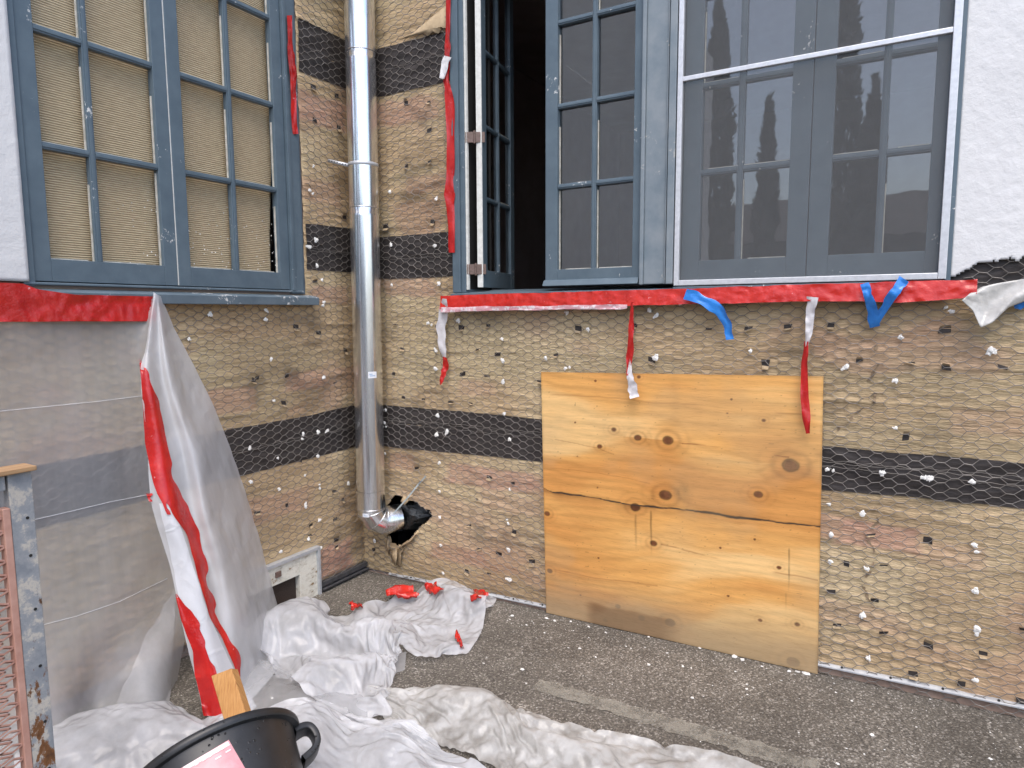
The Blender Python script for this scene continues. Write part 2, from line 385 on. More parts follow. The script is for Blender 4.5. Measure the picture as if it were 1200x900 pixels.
OLDWOOD = simple('old_wood_rail', (.24, .13, .06), (.42, .27, .14), 30, .8, .4, 0, (1, .1, 4))
q = N('peeling_white_paint')
f = q.noise(20, 6, .7, (1, 1, 2)); f2 = q.noise(120, 4, .6)
PEEL = q.col(q.ramp(f, [(.34, (.24, .15, .07)), (.40, (.55, .52, .44)), (.55, (.70, .68, .60)), (.7, (.62, .58, .48))])).set(.75, 0, .3, q.bump(f2, .3, .002))
VENTMESH = simple('vent_mesh_brown', (.022, .014, .010), (.06, .04, .03), 240, .8, .5)
ROOMWALL = simple('room_wall', (.26, .21, .19), (.34, .28, .26), 4, .9)
CARD = simple('cardboard', (.16, .12, .08), (.25, .19, .13), 10, .9)
LEAF = simple('cypress_leaf', (.018, .032, .014), (.05, .075, .03), 9, .8, 0)
BARK = simple('bark', (.08, .06, .045), (.15, .12, .09), 20, .9, .6)
ROOF = simple('roof_tile', (.075, .062, .055), (.14, .12, .105), 14, .9, .4)
FARWALL = simple('far_wall', (.16, .15, .14), (.24, .23, .21), 3, .9)

# =================================================================== GROUND
def ground_sheet():
    xs = np.concatenate([[-60, -20, -6, -1], np.linspace(-.9, 5, 60), [6, 12, 25, 60]])
    ys = np.concatenate([[-60, -30, -12, -6], np.linspace(-4, .06, 50), [1, 6, 20, 60]])
    X, Y = np.meshgrid(xs, ys)
    Z = gz(X) + np.where((np.abs(X - 2) < 3) & (np.abs(Y + 2) < 2.2), (fbm(X * 1.3, Y * 1.3, 3) - .5) * .010, 0)
    return mesh_obj('ground', np.stack([X, Y, Z], -1).reshape(-1, 3), gridfaces(len(xs), len(ys)), ASPHALT, smooth=True)
tag(ground_sheet(), 'dark grey gritty asphalt yard in front of the two walls', kind='structure')
def mortar():
    a = GR(628, 803)[:2]; b = GR(960, 902)[:2]; n = 60
    d = (b - a) / np.linalg.norm(b - a); s = np.array([-d[1], d[0]])
    V = []; 
    for i in range(n):
        t = i / (n - 1); p = a + (b - a) * t
        wd = .030 + .022 * fbm(np.array([t * 18]), np.array([.5]), 5)[0]
        for k in (-1, 1):
            o = wd * (k + .5 * (vn(np.array([t * 55]), np.array([k * 3.]), 8)[0] - .5)); q = p + s * o; V.append((q[0], q[1], float(gz(q[0])) + .006))
    V = np.array(V); o = mesh_obj('mortar_line', V, gridfaces(2, n), MORTAR)
    return tag(o, kind='structure')
mortar()

# =================================================================== HOUSE
HLOC = (0, 0, 0)
house = empty('house', HLOC, 'house corner stripped to brown building paper and wire netting under blue casement windows', 'house')

# ---- paper relief, shared by the paper and the felt strips
def relief(u, z, s):
    warp = (fbm(u * 1.1, z * 1.4, s + 40, 3) - .5) * .55
    zz = z + warp * np.clip(fbm(u * .9, z * .8, s + 41, 2) * 1.8 - .55, 0, 1) * .9
    r = ridge(u * 2.2, zz * 15, s, 3) ** 2
    f = fbm(u * 9, zz * 55, s + 5, 3) - .5
    b = fbm(u * 2.0, z * 3.0, s + 9, 3) - .5
    led = np.exp(-((np.mod(z + .012 * (vn(u * 3, z * 0, s) - .5), .136) - .068) / .0045) ** 2) * .0060 * vn(u * 5, np.floor(z / .136), s + 3)
    cr = ridge(u * 6.5 + zz * 3, zz * 38 - u * 2, s + 15, 3)
    return .0085 * r + .0045 * f + .0046 * (cr - .5) * (.4 + fbm(u * 2, z * 3, s + 18, 2)) + .012 * b + led
TAN = np.array([.545, .400, .240]); TAN2 = np.array([.46, .33, .195]); TANL = np.array([.64, .505, .315]); PNK = np.array([.55, .30, .235]); OLV = np.array([.47, .39, .24])
def paper_color(u, z, s, pinks):
    a = fbm(u * 1.6, z * 2.4, s + 60, 5); c = TAN + (TANL - TAN) * ss(.5, .75, a)[..., None] + (TAN2 - TAN) * ss(.5, .28, a)[..., None]
    st = fbm(u * 1.5, z * 30, s + 61, 4); c = c * (1 + .13 * (st - .5))[..., None]
    ol = ss(.52, .7, fbm(u * 1.3, z * 3.2, s + 63, 4)); c = c + (OLV - c) * (ol * .45)[..., None]
    pk = np.zeros_like(u)
    for (pu, pz, ru, rz, k) in pinks:
        dd = np.maximum(np.abs(u - pu) / ru, np.abs(z - pz) / rz) + .55 * (fbm(u * 9, z * 12, s + 64, 4) - .5)
        pk = np.maximum(pk, k * ss(1.08, .72, dd))
    gen = ss(.56, .72, fbm(u * 2.2, z * 4.5, s + 66, 4)) * .38
    pk = np.maximum(pk, gen) * (.55 + .6 * fbm(u * 14, z * 22, s + 65, 3))
    c = c + (PNK - c) * np.clip(pk * .85, 0, 1)[..., None]
    dk = ss(.60, .80, ridge(u * 3.4, z * 11, s + 70, 2)) * ss(.55, .75, fbm(u * 2.2, z * 2.2, s + 71, 3)); c = c * (1 - .38 * dk)[..., None]
    return np.clip(c, .02, .9)

HOLE_PX = [(454, 592), (463, 580), (473, 581), (478, 586), (489, 588), (493, 594), (504, 598), (507.5, 604.5), (501, 611), (492, 618), (485, 627), (478, 637), (467, 638.5), (460, 635), (457, 627), (452, 618), (448, 604)]
HOLE = [RU(RW(*p)) for p in HOLE_PX]
VENT_U = (.37, .80); VENT_Z = (.0, .262)

def scr_z(u): return .010 + .036 * u        # bottom of paper on the right wall
def paper(name, P, us, zs, s, pinks, keep, zb=None):
    U, Z = np.meshgrid(us, zs)
    if zb is not None:
        low = Z < .25; k = np.where(low, (Z - zs[0]) / (.25 - zs[0]), 1); Z = np.where(low, zb(U) + .004 + k * (.25 - zb(U) - .004), Z)
    D = relief(U, Z, s)
    V = np.stack(np.broadcast_arrays(*P(U, D, Z)), -1).reshape(-1, 3); C = paper_color(U, Z, s, pinks).reshape(-1, 3)
    F = gridfaces(len(us), len(zs)); cu = U.reshape(-1)[F].mean(1); cz = Z.reshape(-1)[F].mean(1)
    F = F[keep(cu, cz)]; V, F, C = compact(V, F, C)
    return mesh_obj(name, V, F, PAPER, house, True, C)
pinkR = [(RU(RW(x, y))[0], RU(RW(x, y))[1], a, b, k) for x, y, a, b, k in [
    (1030, 628, .15, .055, .85), (985, 618, .10, .05, .6), (1160, 495, .12, .05, .3), (1120, 650, .1, .05, .3), (575, 560, .30, .06, .8), (540, 650, .22, .05, .6), (600, 590, .2, .05, .4),
    (475, 130, .22, .07, .7), (500, 215, .14, .05, .4), (480, 335, .20, .06, .6), (560, 455, .12, .04, .35), (1000, 720, .2, .05, .35), (470, 540, .10, .05, .5)]]
pinkL = [(LU(LW(x, y))[0], LU(LW(x, y))[1], a, b, k) for x, y, a, b, k in [
    (388, 655, .16, .09, .95), (372, 130, .22, .08, .8), (360, 445, .16, .05, .6), (270, 470, .14, .06, .5), (372, 225, .15, .06, .45), (385, 345, .14, .05, .6), (330, 590, .2, .07, .5), (300, 530, .12, .05, .3), (400, 440, .1, .05, .5)]]
us = np.arange(0, 4.6, .0085); zs = np.arange(.02, 3.5, .0085)
holepoly = HOLE
paperR = paper('building_paper', pR, us, zs, 1, pinkR,
    lambda u, z: (~inpoly(u, z, holepoly)) & ((z < 1.555) | (u < .672)), scr_z)
tag(paperR, 'crinkled brown building paper on the right hand wall')
us = np.arange(0, 3.2, .0085); zs = np.arange(.05, 3.5, .0085)
paperL = paper('building_paper', pL, us, zs, 2, pinkL,
    lambda u, z: ~((u > VENT_U[0]) & (u < VENT_U[1]) & (z < VENT_Z[1])) & ((z < 1.58) | (u < .372)))
tag(paperL, 'pinkish brown building paper on the left hand wall')

def merge(o, b, mats):
    "adds the solids collected in b to an existing mesh object as more of its surface"
    idx = []
    for m in mats:
        if m.name not in [k.name for k in o.data.materials]: o.data.materials.append(m)
        idx.append([k.name for k in o.data.materials].index(m.name))
    bm = bmesh.new(); bm.from_mesh(o.data); vs = [bm.verts.new(v) for v in b.v]
    for f, m in zip(b.f, b.m):
        q = bm.faces.new([vs[i] for i in f]); q.material_index = idx[m]
    bm.to_mesh(o.data); bm.free(); return o
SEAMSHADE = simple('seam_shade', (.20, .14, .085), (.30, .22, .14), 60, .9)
# torn slots in the paper: dark slot with a small lifted lip
def tears(name, P, s, pts, parent):
    b = MB(); r = random.Random(s)
    for (u, z, k) in pts:
        wd = r.uniform(.010, .017); ht = r.uniform(.004, .011) * k
        d = float(relief(np.array([u]), np.array([z]), s)[0]) + .0035
        j = [r.uniform(-.003, .003) for _ in range(8)]
        tl = r.uniform(-.25, .25)
        q = [(u - wd + j[0], z - ht + j[1] - tl * wd), (u + wd + j[2], z - ht + j[3] + tl * wd), (u + wd + j[4], z + ht + j[5] + tl * wd), (u - wd + j[6], z + ht + j[7] - tl * wd)]
        b.add([P(a, d, c) for a, c in q], [(0, 1, 2, 3)], 0)
        if r.random() < .75:       # lip
            l = ht * r.uniform(.8, 1.5); sg = -1 if r.random() < .7 else 1
            e0, e1 = (q[0], q[1]) if sg < 0 else (q[3], q[2])
            b.add([P(e0[0], d + .001, e0[1]), P(e1[0], d + .001, e1[1]), P(e1[0] - .002, d + .012, e1[1] + sg * l), P(e0[0] + .003, d + .010, e0[1] + sg * l)], [(0, 1, 2, 3)], 1)
    return merge(parent, b, [BFELT, TORN])
TORN = simple('torn_paper', (.26, .18, .10), (.46, .36, .23), 60, .85, .3)
r = random.Random(4); ptsR = []
for i, z in enumerate(np.arange(.14, 1.5, .128)):
    for u in np.arange(.1 + .06 * (i % 2), 4.4, .155):
        if r.random() < .56:
            uu, zz = u + r.uniform(-.025, .025), z + r.uniform(-.012, .012)
            if not (.77 < zz < 1.0) and not inpoly(np.array([uu]), np.array([zz]), [(a * 1.0, c) for a, c in HOLE])[0] and not (.15 < uu < .55 and .15 < zz < .55): ptsR.append((uu, zz, 1 if r.random() < .6 else .5))
for px, py in [(477, 121), (504, 120), (504, 153), (477, 195), (508, 260), (505, 190), (453, 265)]: ptsR.append((*RU(RW(px, py)), 1))
tears('paper_tear', pR, 1, ptsR, paperR)
ptsL = [(*LU(LW(x, y)), 1) for x, y in [(366, 102), (393, 112), (367, 141), (402, 255), (395, 150), (368, 330), (392, 448), (300, 443), (296, 445), (331, 472), (391, 575), (335, 592), (363, 615), (392, 608), (393, 632), (393, 640), (391, 690), (362, 627), (300, 600), (280, 640), (350, 540), (401, 585), (403, 410), (372, 390), (345, 383), (335, 440)]]
tears('paper_tear', pL, 2, ptsL, paperL)
# crack seams in the paper on the far right (staggered dark folds)
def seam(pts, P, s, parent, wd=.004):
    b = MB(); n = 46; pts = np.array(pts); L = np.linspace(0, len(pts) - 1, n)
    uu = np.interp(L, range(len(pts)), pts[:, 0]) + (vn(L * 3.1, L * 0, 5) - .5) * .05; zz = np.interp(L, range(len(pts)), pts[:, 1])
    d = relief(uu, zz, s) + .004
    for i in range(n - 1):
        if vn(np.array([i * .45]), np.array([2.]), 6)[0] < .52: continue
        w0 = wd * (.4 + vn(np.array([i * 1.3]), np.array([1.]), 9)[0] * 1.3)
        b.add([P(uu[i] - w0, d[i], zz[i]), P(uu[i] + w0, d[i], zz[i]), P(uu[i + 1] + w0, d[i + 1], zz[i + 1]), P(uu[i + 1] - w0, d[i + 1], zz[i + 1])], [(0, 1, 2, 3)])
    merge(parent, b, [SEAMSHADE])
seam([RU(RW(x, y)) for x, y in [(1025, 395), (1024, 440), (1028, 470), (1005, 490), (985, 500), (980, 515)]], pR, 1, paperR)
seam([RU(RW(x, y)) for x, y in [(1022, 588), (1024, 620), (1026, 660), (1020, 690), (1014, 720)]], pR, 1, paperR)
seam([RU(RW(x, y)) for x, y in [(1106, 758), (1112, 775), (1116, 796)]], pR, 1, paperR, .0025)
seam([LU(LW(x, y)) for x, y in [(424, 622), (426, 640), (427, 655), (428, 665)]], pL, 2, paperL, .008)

# black felt strips showing between the paper courses
def felt(P, u0, u1, z0f, z1f, s, parent, wob=.006):
    us = np.arange(u0, u1 + .001, .012); k = np.linspace(0, 1, 22)
    U, K = np.meshgrid(us, k); z0 = z0f(U) + (fbm(U * 6, U * 0, s + 80, 4) - .5) * wob * 2; z1 = z1f(U) + (fbm(U * 5, U * 0, s + 81, 4) - .5) * wob * 2
    Z = z0 + (z1 - z0) * K; D = relief(U, Z, s) + .0035
    V = np.stack(np.broadcast_arrays(*P(U, D, Z)), -1).reshape(-1, 3)
    return mesh_obj('felt_strip', V, gridfaces(len(us), 22), BFELT, parent, True)
c = lambda v: (lambda u: u * 0 + v)
felt(pR, .0, 4.5, lambda u: .742 + .024 * np.clip(u, .17, 3.2), lambda u: .980 + .004 * np.sin(u * 2.2) - .004 * u, 1, paperR)
felt(pR, .0, .668, c(1.668), c(1.892), 1, paperR); felt(pR, .0, .668, c(2.613), c(2.852), 1, paperR)
felt(pL, .0, 2.5, lambda u: .738 - .005 * u, lambda u: .968 - .008 * u, 2, paperL)
felt(pL, .0, .37, c(1.708), c(1.940), 2, paperL); felt(pL, .0, .37, c(2.675), c(2.925), 2, paperL)
# torn flap over the top felt strip next to the big window
def flap(pts, P, off, parent, name='torn_flap', mat=None):
    b = MB(); n = len(pts)
    V = [P(u, d, z) for u, z, d in pts]; cu = np.mean([p[0] for p in pts]); cz = np.mean([p[1] for p in pts]); cdp = np.mean([p[2] for p in pts]) + off
    b.add(V + [P(cu, cdp, cz)], [(i, (i + 1) % n, n) for i in range(n)]); o = mesh_obj(name, b.v, b.f, [mat or TORN], parent, True)
    sd_ = o.modifiers.new('thick', 'SOLIDIFY'); sd_.thickness = .0012; return o
def pxflap(px, fn, P, off=.008, **k): flap([(*fn(x, y), d) for x, y, d in px], P, off, **k)
rw = lambda x, y: RU(RW(x, y)); lw = lambda x, y: LU(LW(x, y))
pxflap([(470, 48, .014), (486, 40, .014), (505, 24, .014), (527, 6, .013), (527.5, 34, .015), (521, 33, .018), (517, 41, .020), (510, 39, .018), (504, 44, .019), (498, 40, .016)], rw, pR, .003, parent=paperR, mat=TORN2)
# ripped paper round the hole
for px in ([(458, 645, .008), (466, 640, .01), (470, 650, .035), (468, 662, .03), (462, 655, .02)], [(469, 640, .008), (480, 632, .010), (474, 646, .03), (474, 661, .035), (469, 660, .03)],
           [(478, 637, .004), (487, 626, .004), (494, 620, .02), (486, 632, .04), (470, 643, .03)], [(456, 618, .004), (458, 636, .004), (459, 650, .02), (455, 640, .02)],
           [(474, 580, .004), (480, 586, .004), (477, 591, .02), (473, 586, .025)]):
    pxflap(px, rw, pR, .004, parent=paperR)

# ---- solid backing behind the paper, the room behind the open window
def backing():
    b = MB(); T = .16; e = .004
    hb = .30      # cavity at hole
    # right wall (inside is +y); split round the hole and the windows
    b.box((0, -T, -.2), (.12, -e, .6), pR); b.box((.62, -T, -.2), (4.6, -e, 1.53), pR); b.box((.12, -T, -.2), (.62, -e, .12), pR); b.box((.12, -T, .56), (.62, -e, 1.53), pR)
    b.box((0, -T, .6), (.12, -e, 1.53), pR); b.box((0, -T, 1.53), (.675, -e, 3.6), pR); b.box((2.80, -T, 1.53), (4.6, -e, 3.6), pR); b.box((.675, -T, 3.3), (2.80, -e, 3.6), pR)
    # left wall
    b.box((-T, -T, -.2), (VENT_U[0], -e, 1.6), pL); b.box((VENT_U[1], -T, -.2), (3.199, -e, 1.6), pL); b.box((VENT_U[0], -T, VENT_Z[1]), (VENT_U[1], -e, 1.6), pL)
    b.box((-T, -T, 1.6), (.38, -e, 3.6), pL); b.box((1.63, -T, 1.6), (3.199, -e, 3.599), pL); b.box((.38, -T, 3.3), (1.63, -e, 3.6), pL)
    b.build('wall', [ROOMWALL], house)
    b = MB(); b.box((3.2, -T, -.2), (7.5, .02, 5.2), pL); b.box((2.4, -T, 3.6), (3.2, .018, 5.2), pL); b.build('upper_wall', [STUCCO], house)
backing()
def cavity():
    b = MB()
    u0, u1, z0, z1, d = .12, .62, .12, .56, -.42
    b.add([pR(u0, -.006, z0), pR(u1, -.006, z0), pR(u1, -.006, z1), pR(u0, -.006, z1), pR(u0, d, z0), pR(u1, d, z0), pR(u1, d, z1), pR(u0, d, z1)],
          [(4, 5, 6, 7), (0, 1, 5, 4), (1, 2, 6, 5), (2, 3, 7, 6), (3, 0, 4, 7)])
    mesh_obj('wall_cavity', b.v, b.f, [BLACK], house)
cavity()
def room():
    b = MB(); x0, x1, y0, y1, z0, z1 = -.1, 5.0, .17, 4.2, .6, 3.4
    v = [(x0, y0, z0), (x1, y0, z0), (x1, y1, z0), (x0, y1, z0), (x0, y0, z1), (x1, y0, z1), (x1, y1, z1), (x0, y1, z1)]
    b.add(v, [(0, 1, 2, 3), (4, 7, 6, 5), (1, 5, 6, 2), (2, 6, 7, 3), (3, 7, 4, 0)])
    o = mesh_obj('room', b.v, b.f, [ROOMWALL], house)
    tag(o, 'dim room inside the open casement')
room()
# the wing's upper wall and roof edge above the picture (they shade and are mirrored)
# ---- stucco
def stucco(name, P, us, zs, keepf, s, lab, edge=.018):
    U, Z = np.meshgrid(us, zs); D = edge + .0016 * (fbm(U * 12, Z * 12, s, 4) - .5) + .0022 * (fbm(U * 45, Z * 45, s + 1, 2) - .5)
    F = gridfaces(len(us), len(zs)); cu = U.reshape(-1)[F].mean(1); cz = Z.reshape(-1)[F].mean(1)
    V = np.stack(np.broadcast_arrays(*P(U, D, Z)), -1).reshape(-1, 3); F = F[keepf(cu, cz)]; V, F, _ = compact(V, F)
    o = mesh_obj(name, V, F, STUCCO, house, True); m_ = o.modifiers.new('thick', 'SOLIDIFY'); m_.thickness = edge; m_.offset = 0
    return tag(o, lab)
brk = [rw(x, y) for x, y in [(1108, 330), (1113, 326), (1122, 322), (1130, 317), (1138, 312), (1146, 307), (1158, 305), (1172, 304.5), (1190, 303.5), (1202, 303), (1260, 300), (1320, 296), (1330, 345), (1200, 345), (1108, 345)]]
jag = lambda u, z: z + .012 * (vn(u * 55, u * 0, 12) - .5) + .006 * (vn(u * 160, u * 0, 13) - .5)
stucco('stucco', pR, np.arange(2.765, 4.3, .0055), np.arange(1.555, 3.45, .0075), lambda u, z: ~inpoly(u, jag(u, z), brk), 21, 'white stucco right of the screened window, broken off at its lower edge')
stucco('stucco', pL, np.arange(1.625, 3.2, .012), np.arange(1.60, 3.6, .012), lambda u, z: u > 0, 22, 'white stucco left of the blind covered window')
felt(pR, 2.74, 4.5, c(1.535), c(1.70), 1, paperR)

# ---- bottom trim
def weep():
    b = MB(); n = 40; us = np.linspace(.19, 4.4, n)
    for i in range(n - 1):
        pts = []
        for u in (us[i], us[i + 1]):
            z = float(scr_z(u)); pts.append([(u, .004, z + .006), (u, .014 + .0035 * u, z - .002), (u, .014 + .0035 * u, z - .007), (u, .004, z - .007)])
        b.hexa([pR(*q) for q in (pts[0][0], pts[0][1], pts[0][2], pts[0][3], pts[1][0], pts[1][1], pts[1][2], pts[1][3])])
    h = MB()
    for u in np.arange(.35, 4.3, .165):
        z = float(scr_z(u)); c_ = np.array(pR(u, .010 + .002 * u, z + .0025)); h.tube([c_ + np.array([0, .0035, -.004]), c_ - np.array([0, .0018, -.0022])], .0046, 8)
    o = b.build('weep_screed', [ZINC_TRIM], house); merge(o, h, [BLACK])
    b = MB(); b.box((0, .002, -.1), (4.5, .006, .0), lambda u, d, z: pR(u, d, z + float(scr_z(u)) - .008)); b.build('stem_wall', [STEM], house)
    b = MB(); b.box((.0, .004, .03), (.36, .03, .055), pL); b.box((.0, .004, -.03), (.36, .012, .03), pL); b.box((.0, .012, .012), (.36, .040, .022), pL)
    b.build('base_flashing', [DARKMETAL], house, bevel=.002)
weep()

# ---- netting: flat-topped hexagons, twisted wires running level
def netting(P, u0, u1, z0, z1, s, keep, parent, rad=.0014):
    PX, PZ = .0835, .0365; rr = np.random.default_rng(s); V = []; E = []; idx = {}
    def node(i, k, j):
        key = (i, k, j)
        if key in idx: return idx[key]
        u = u0 + i * PX + (0, .0205, .0418, .0623)[k]; z = z0 + j * PZ + (0 if k in (0, 1) else PZ / 2)
        sag = (fbm(np.array([u * 1.7]), np.array([z * 2.2]), s + 90, 3)[0] - .5) * .045
        u += rr.normal(0, .0018) + (fbm(np.array([u * 2]), np.array([z * 2.]), s + 91, 2)[0] - .5) * .03; z += rr.normal(0, .0012) + sag
        idx[key] = len(V); V.append((u, z)); return idx[key]
    ni = int((u1 - u0) / PX) + 1; nj = int((z1 - z0) / PZ) + 1
    for i in range(ni):
        for j in range(nj):
            E += [(node(i, 0, j), node(i, 1, j)), (node(i, 1, j), node(i, 2, j)), (node(i, 1, j), node(i, 2, j - 1)), (node(i, 2, j), node(i, 3, j)),
                  (node(i, 3, j), node(i + 1, 0, j)), (node(i, 3, j), node(i + 1, 0, j + 1))]
    V = np.array(V); E = np.array(E)
    mid = V[E].mean(1); E = E[keep(mid[:, 0], mid[:, 1])]
    D = np.maximum(relief(V[:, 0], V[:, 1], s), relief(V[:, 0] + .01, V[:, 1] + .008, s)) + .004 + .011 * fbm(V[:, 0] * 4, V[:, 1] * 5, s + 92, 3)
    pts = np.stack(np.broadcast_arrays(*P(V[:, 0], D, V[:, 1])), -1)
    a = pts[E[:, 0]]; b = pts[E[:, 1]]; nE = len(E)
    nrm = np.array(P(0., 1., 0.)); t = b - a; t /= np.linalg.norm(t, axis=1)[:, None] + 1e-9
    sd_ = np.cross(t, nrm); sd_ /= np.linalg.norm(sd_, axis=1)[:, None] + 1e-9; up = np.cross(sd_, t)
    tw = np.where(np.abs(V[E[:, 0], 1] - V[E[:, 1], 1]) < .008, 1.35, 1.0)[:, None] * rad
    ring = []
    for k in range(4):
        an = math.pi / 4 + k * math.pi / 2; o = (math.cos(an) * sd_ + math.sin(an) * up) * tw; ring.append((a + o, b + o))
    VV = np.empty((nE, 8, 3))
    for k in range(4): VV[:, k] = ring[k][0]; VV[:, 4 + k] = ring[k][1]
    base = np.arange(nE)[:, None] * 8
    F = np.concatenate([base + np.array([[k, (k + 1) % 4, 4 + (k + 1) % 4, 4 + k]]) for k in range(4)], 0)
    o = mesh_obj('wire_netting', VV.reshape(-1, 3), F, WIRE, house, True)
    return o
def sel_wire(P, u0, u1, zf, s, parent, offs, name='selvage_wire'):
    b = MB()
    for k, (dz, ph) in enumerate(offs):
        us = np.arange(u0, u1, .03); z = zf(us) + dz + .008 * (vn(us * 6 + ph, us * 0, 7) - .5) + .0035 * np.sin(us * 75 + ph)
        d = relief(us, z, s) + .011 + .003 * vn(us * 5, us * 0 + ph, 8)
        b.tube([P(*q) for q in zip(us, d, z)], .0010, 5)
    return b.build(name, [WIRE], parent, True)
holebig = [(a, b) for a, b in HOLE]
netR = netting(pR, .01, 4.4, .0, 3.4, 1, lambda u, z: (z > .01 + .030 * u - .03) & (~inpoly(u, z, holebig)) & (((z < 1.55)) | (u < .665) | ((u > 2.80) & (z < 1.73))), house)
netL = netting(pL, .01, 1.9, -.02, 3.4, 2, lambda u, z: (((z < 1.56)) | (u < .368)) & ~((u > VENT_U[0]) & (u < VENT_U[1]) & (z < VENT_Z[1] + .02)), house)
tag(netR, 'hexagonal wire netting over the right hand wall'); tag(netL, 'hexagonal wire netting over the left hand wall')
sel_wire(pR, .16, 4.4, lambda u: .895 + .004 * u, 1, netR, [(.006, 0), (-.012, 2.), (.015, 4.1)])
sel_wire(pL, .05, 1.6, c(.858), 2, netL, [(.0, 0), (-.010, 2.)])
sel_wire(pR, .12, .66, c(1.785), 1, netR, [(.0, 0), (-.014, 2.)]); sel_wire(pL, .05, .37, c(1.815), 2, netL, [(.0, 1), (-.012, 2.)])
sel_wire(pR, .12, .66, c(2.74), 1, netR, [(.0, 0)]); sel_wire(pL, .05, .37, c(2.80), 2, netL, [(.0, 1)])

# ---- furring nails with white wads
def wad(seed):
    bm = bmesh.new(); r = random.Random(seed)
    for k in range(r.choice([2, 2, 3, 3])):
        g = bmesh.ops.create_icosphere(bm, subdivisions=2, radius=r.uniform(.0045, .0080)); o = Vector((r.uniform(-.008, .008), r.uniform(-.002, .003), r.uniform(-.009, .009)))
        for v in g['verts']:
            n = .3 + 1.3 * r.random() ** 1.3; v.co = Vector((v.co.x * n * 1.1, v.co.y * .55, v.co.z * n)) + o
    me = bpy.data.meshes.new('furring_nail'); bm.to_mesh(me); bm.free(); me.materials.append(FOAM); return me
WADS = [wad(i) for i in range(9)]
z1 = lambda l, ox, oy, s: [(ox + x / s, oy + y / s) for x, y in l]
NAIL_L = z1([(152, 68), (305, 58), (303, 78), (88, 133), (315, 190), (463, 40), (465, 240), (323, 308), (408, 407), (449, 395), (473, 390), (263, 438), (335, 462), (449, 458), (265, 528), (343, 552), (415, 510), (452, 543), (533, 537), (417, 595), (453, 635), (422, 693), (347, 722), (457, 718), (570, 790)], 180, 340, 2.369)
NAIL_L += z1([(60, 492), (56, 563), (68, 703), (47, 722), (75, 778), (84, 822), (90, 888)], 340, 0, 2.5)
NAIL_R = z1([(300, 560), (432, 587), (303, 718), (432, 717), (443, 833), (307, 837)], 340, 0, 2.5)
NAIL_R += z1([(340, 295), (537, 270), (378, 478), (378, 620), (840, 395), (850, 550), (850, 700)], 450, 330, 6)
NAIL_R += z1([(668, 185), (770, 268), (668, 440), (1083, 397), (1080, 200), (1045, 178)], 500, 320, 4)
NAIL_R += z1([(755, 5), (755, 80), (759, 188), (778, 280), (345, 185), (345, 232), (523, 200), (555, 258), (526, 268), (343, 332), (529, 363), (335, 458), (532, 463), (775, 455), (768, 570), (775, 668), (772, 772), (533, 553), (538, 650), (547, 750), (300, 636)], 340, 420, 3)
NAIL_R += z1([(308, 92), (302, 208), (152, 305), (272, 312), (380, 323), (488, 330), (150, 390), (230, 412), (148, 458), (150, 522), (232, 542), (500, 495), (498, 595), (498, 690), (232, 655), (238, 757), (497, 803)], 900, 400, 2.0455)
NAIL_R += [(882, 412), (1054, 395), (796, 355), (1110, 363), (1160, 410), (990, 430), (640, 420)]
for k, (P_, pts, s) in enumerate(((pL, [lw(*p) for p in NAIL_L], 2), (pR, [rw(*p) for p in NAIL_R], 1))):
    for i, (u, z) in enumerate(pts):
        o = bpy.data.objects.new('furring_nail', WADS[(i * 5 + k) % 9]); COL.objects.link(o)
        o.location = P_(u, float(relief(np.array([u]), np.array([z]), s)[0]) + .015, z)
        o.rotation_euler = (0, random.uniform(-3, 3), 0 if k else math.pi / 2); q_ = random.uniform(.9, 1.3); o.scale = (q_, 1, q_); o.parent = house

# ---- windows
def grid_sash(b, P, u0, u1, z0, z1, d0, d1, st, rb, rt, cols, rows, mw=.020, md=.010, stR=None):
    "casement leaf: stiles, rails and muntins; rows/cols are centre lines. returns pane rects"
    stR = st if stR is None else stR
    b.box((u0, d0, z0), (u0 + st, d1, z1), P); b.box((u1 - stR, d0, z0), (u1, d1, z1), P)
    b.box((u0 + st, d0, z0), (u1 - stR, d1 - .001, z0 + rb), P); b.box((u0 + st, d0, z1 - rt), (u1 - stR, d1 - .001, z1), P)
    cs = sorted(cols)
    for c_ in cs:
        b.box((c_ - mw / 2, d0 + .004, z0 + rb), (c_ + mw / 2, d1 - md * .5, z1 - rt), P)
        b.box((c_ - mw / 4, d1 - md * .5, z0 + rb), (c_ + mw / 4, d1 - .0015, z1 - rt), P)
    us_ = [u0 + st] + sum([[c_ - mw / 2, c_ + mw / 2] for c_ in cs], []) + [u1 - stR]
    for r_ in rows:
        for k in range(0, len(us_), 2):
            b.box((us_[k], d0 + .005, r_ - mw / 2), (us_[k + 1], d1 - md * .55, r_ + mw / 2), P)
            b.box((us_[k], d1 - md * .55, r_ - mw / 4), (us_[k + 1], d1 - .0022, r_ + mw / 4), P)
    zs_ = [z0 + rb] + sum([[r_ - mw / 2, r_ + mw / 2] for r_ in sorted(rows)], []) + [z1 - rt]
    return [(us_[i], us_[i + 1], zs_[j], zs_[j + 1]) for i in range(0, len(us_), 2) for j in range(0, len(zs_), 2)]
def panes(rects, P, d, name, mat, parent):
    b = MB()
    for (a, c_, e, f) in rects: b.add([P(a, d, e), P(c_, d, e), P(c_, d, f), P(a, d, f)], [(0, 1, 2, 3)])
    return mesh_obj(name, b.v, b.f, [mat], parent)
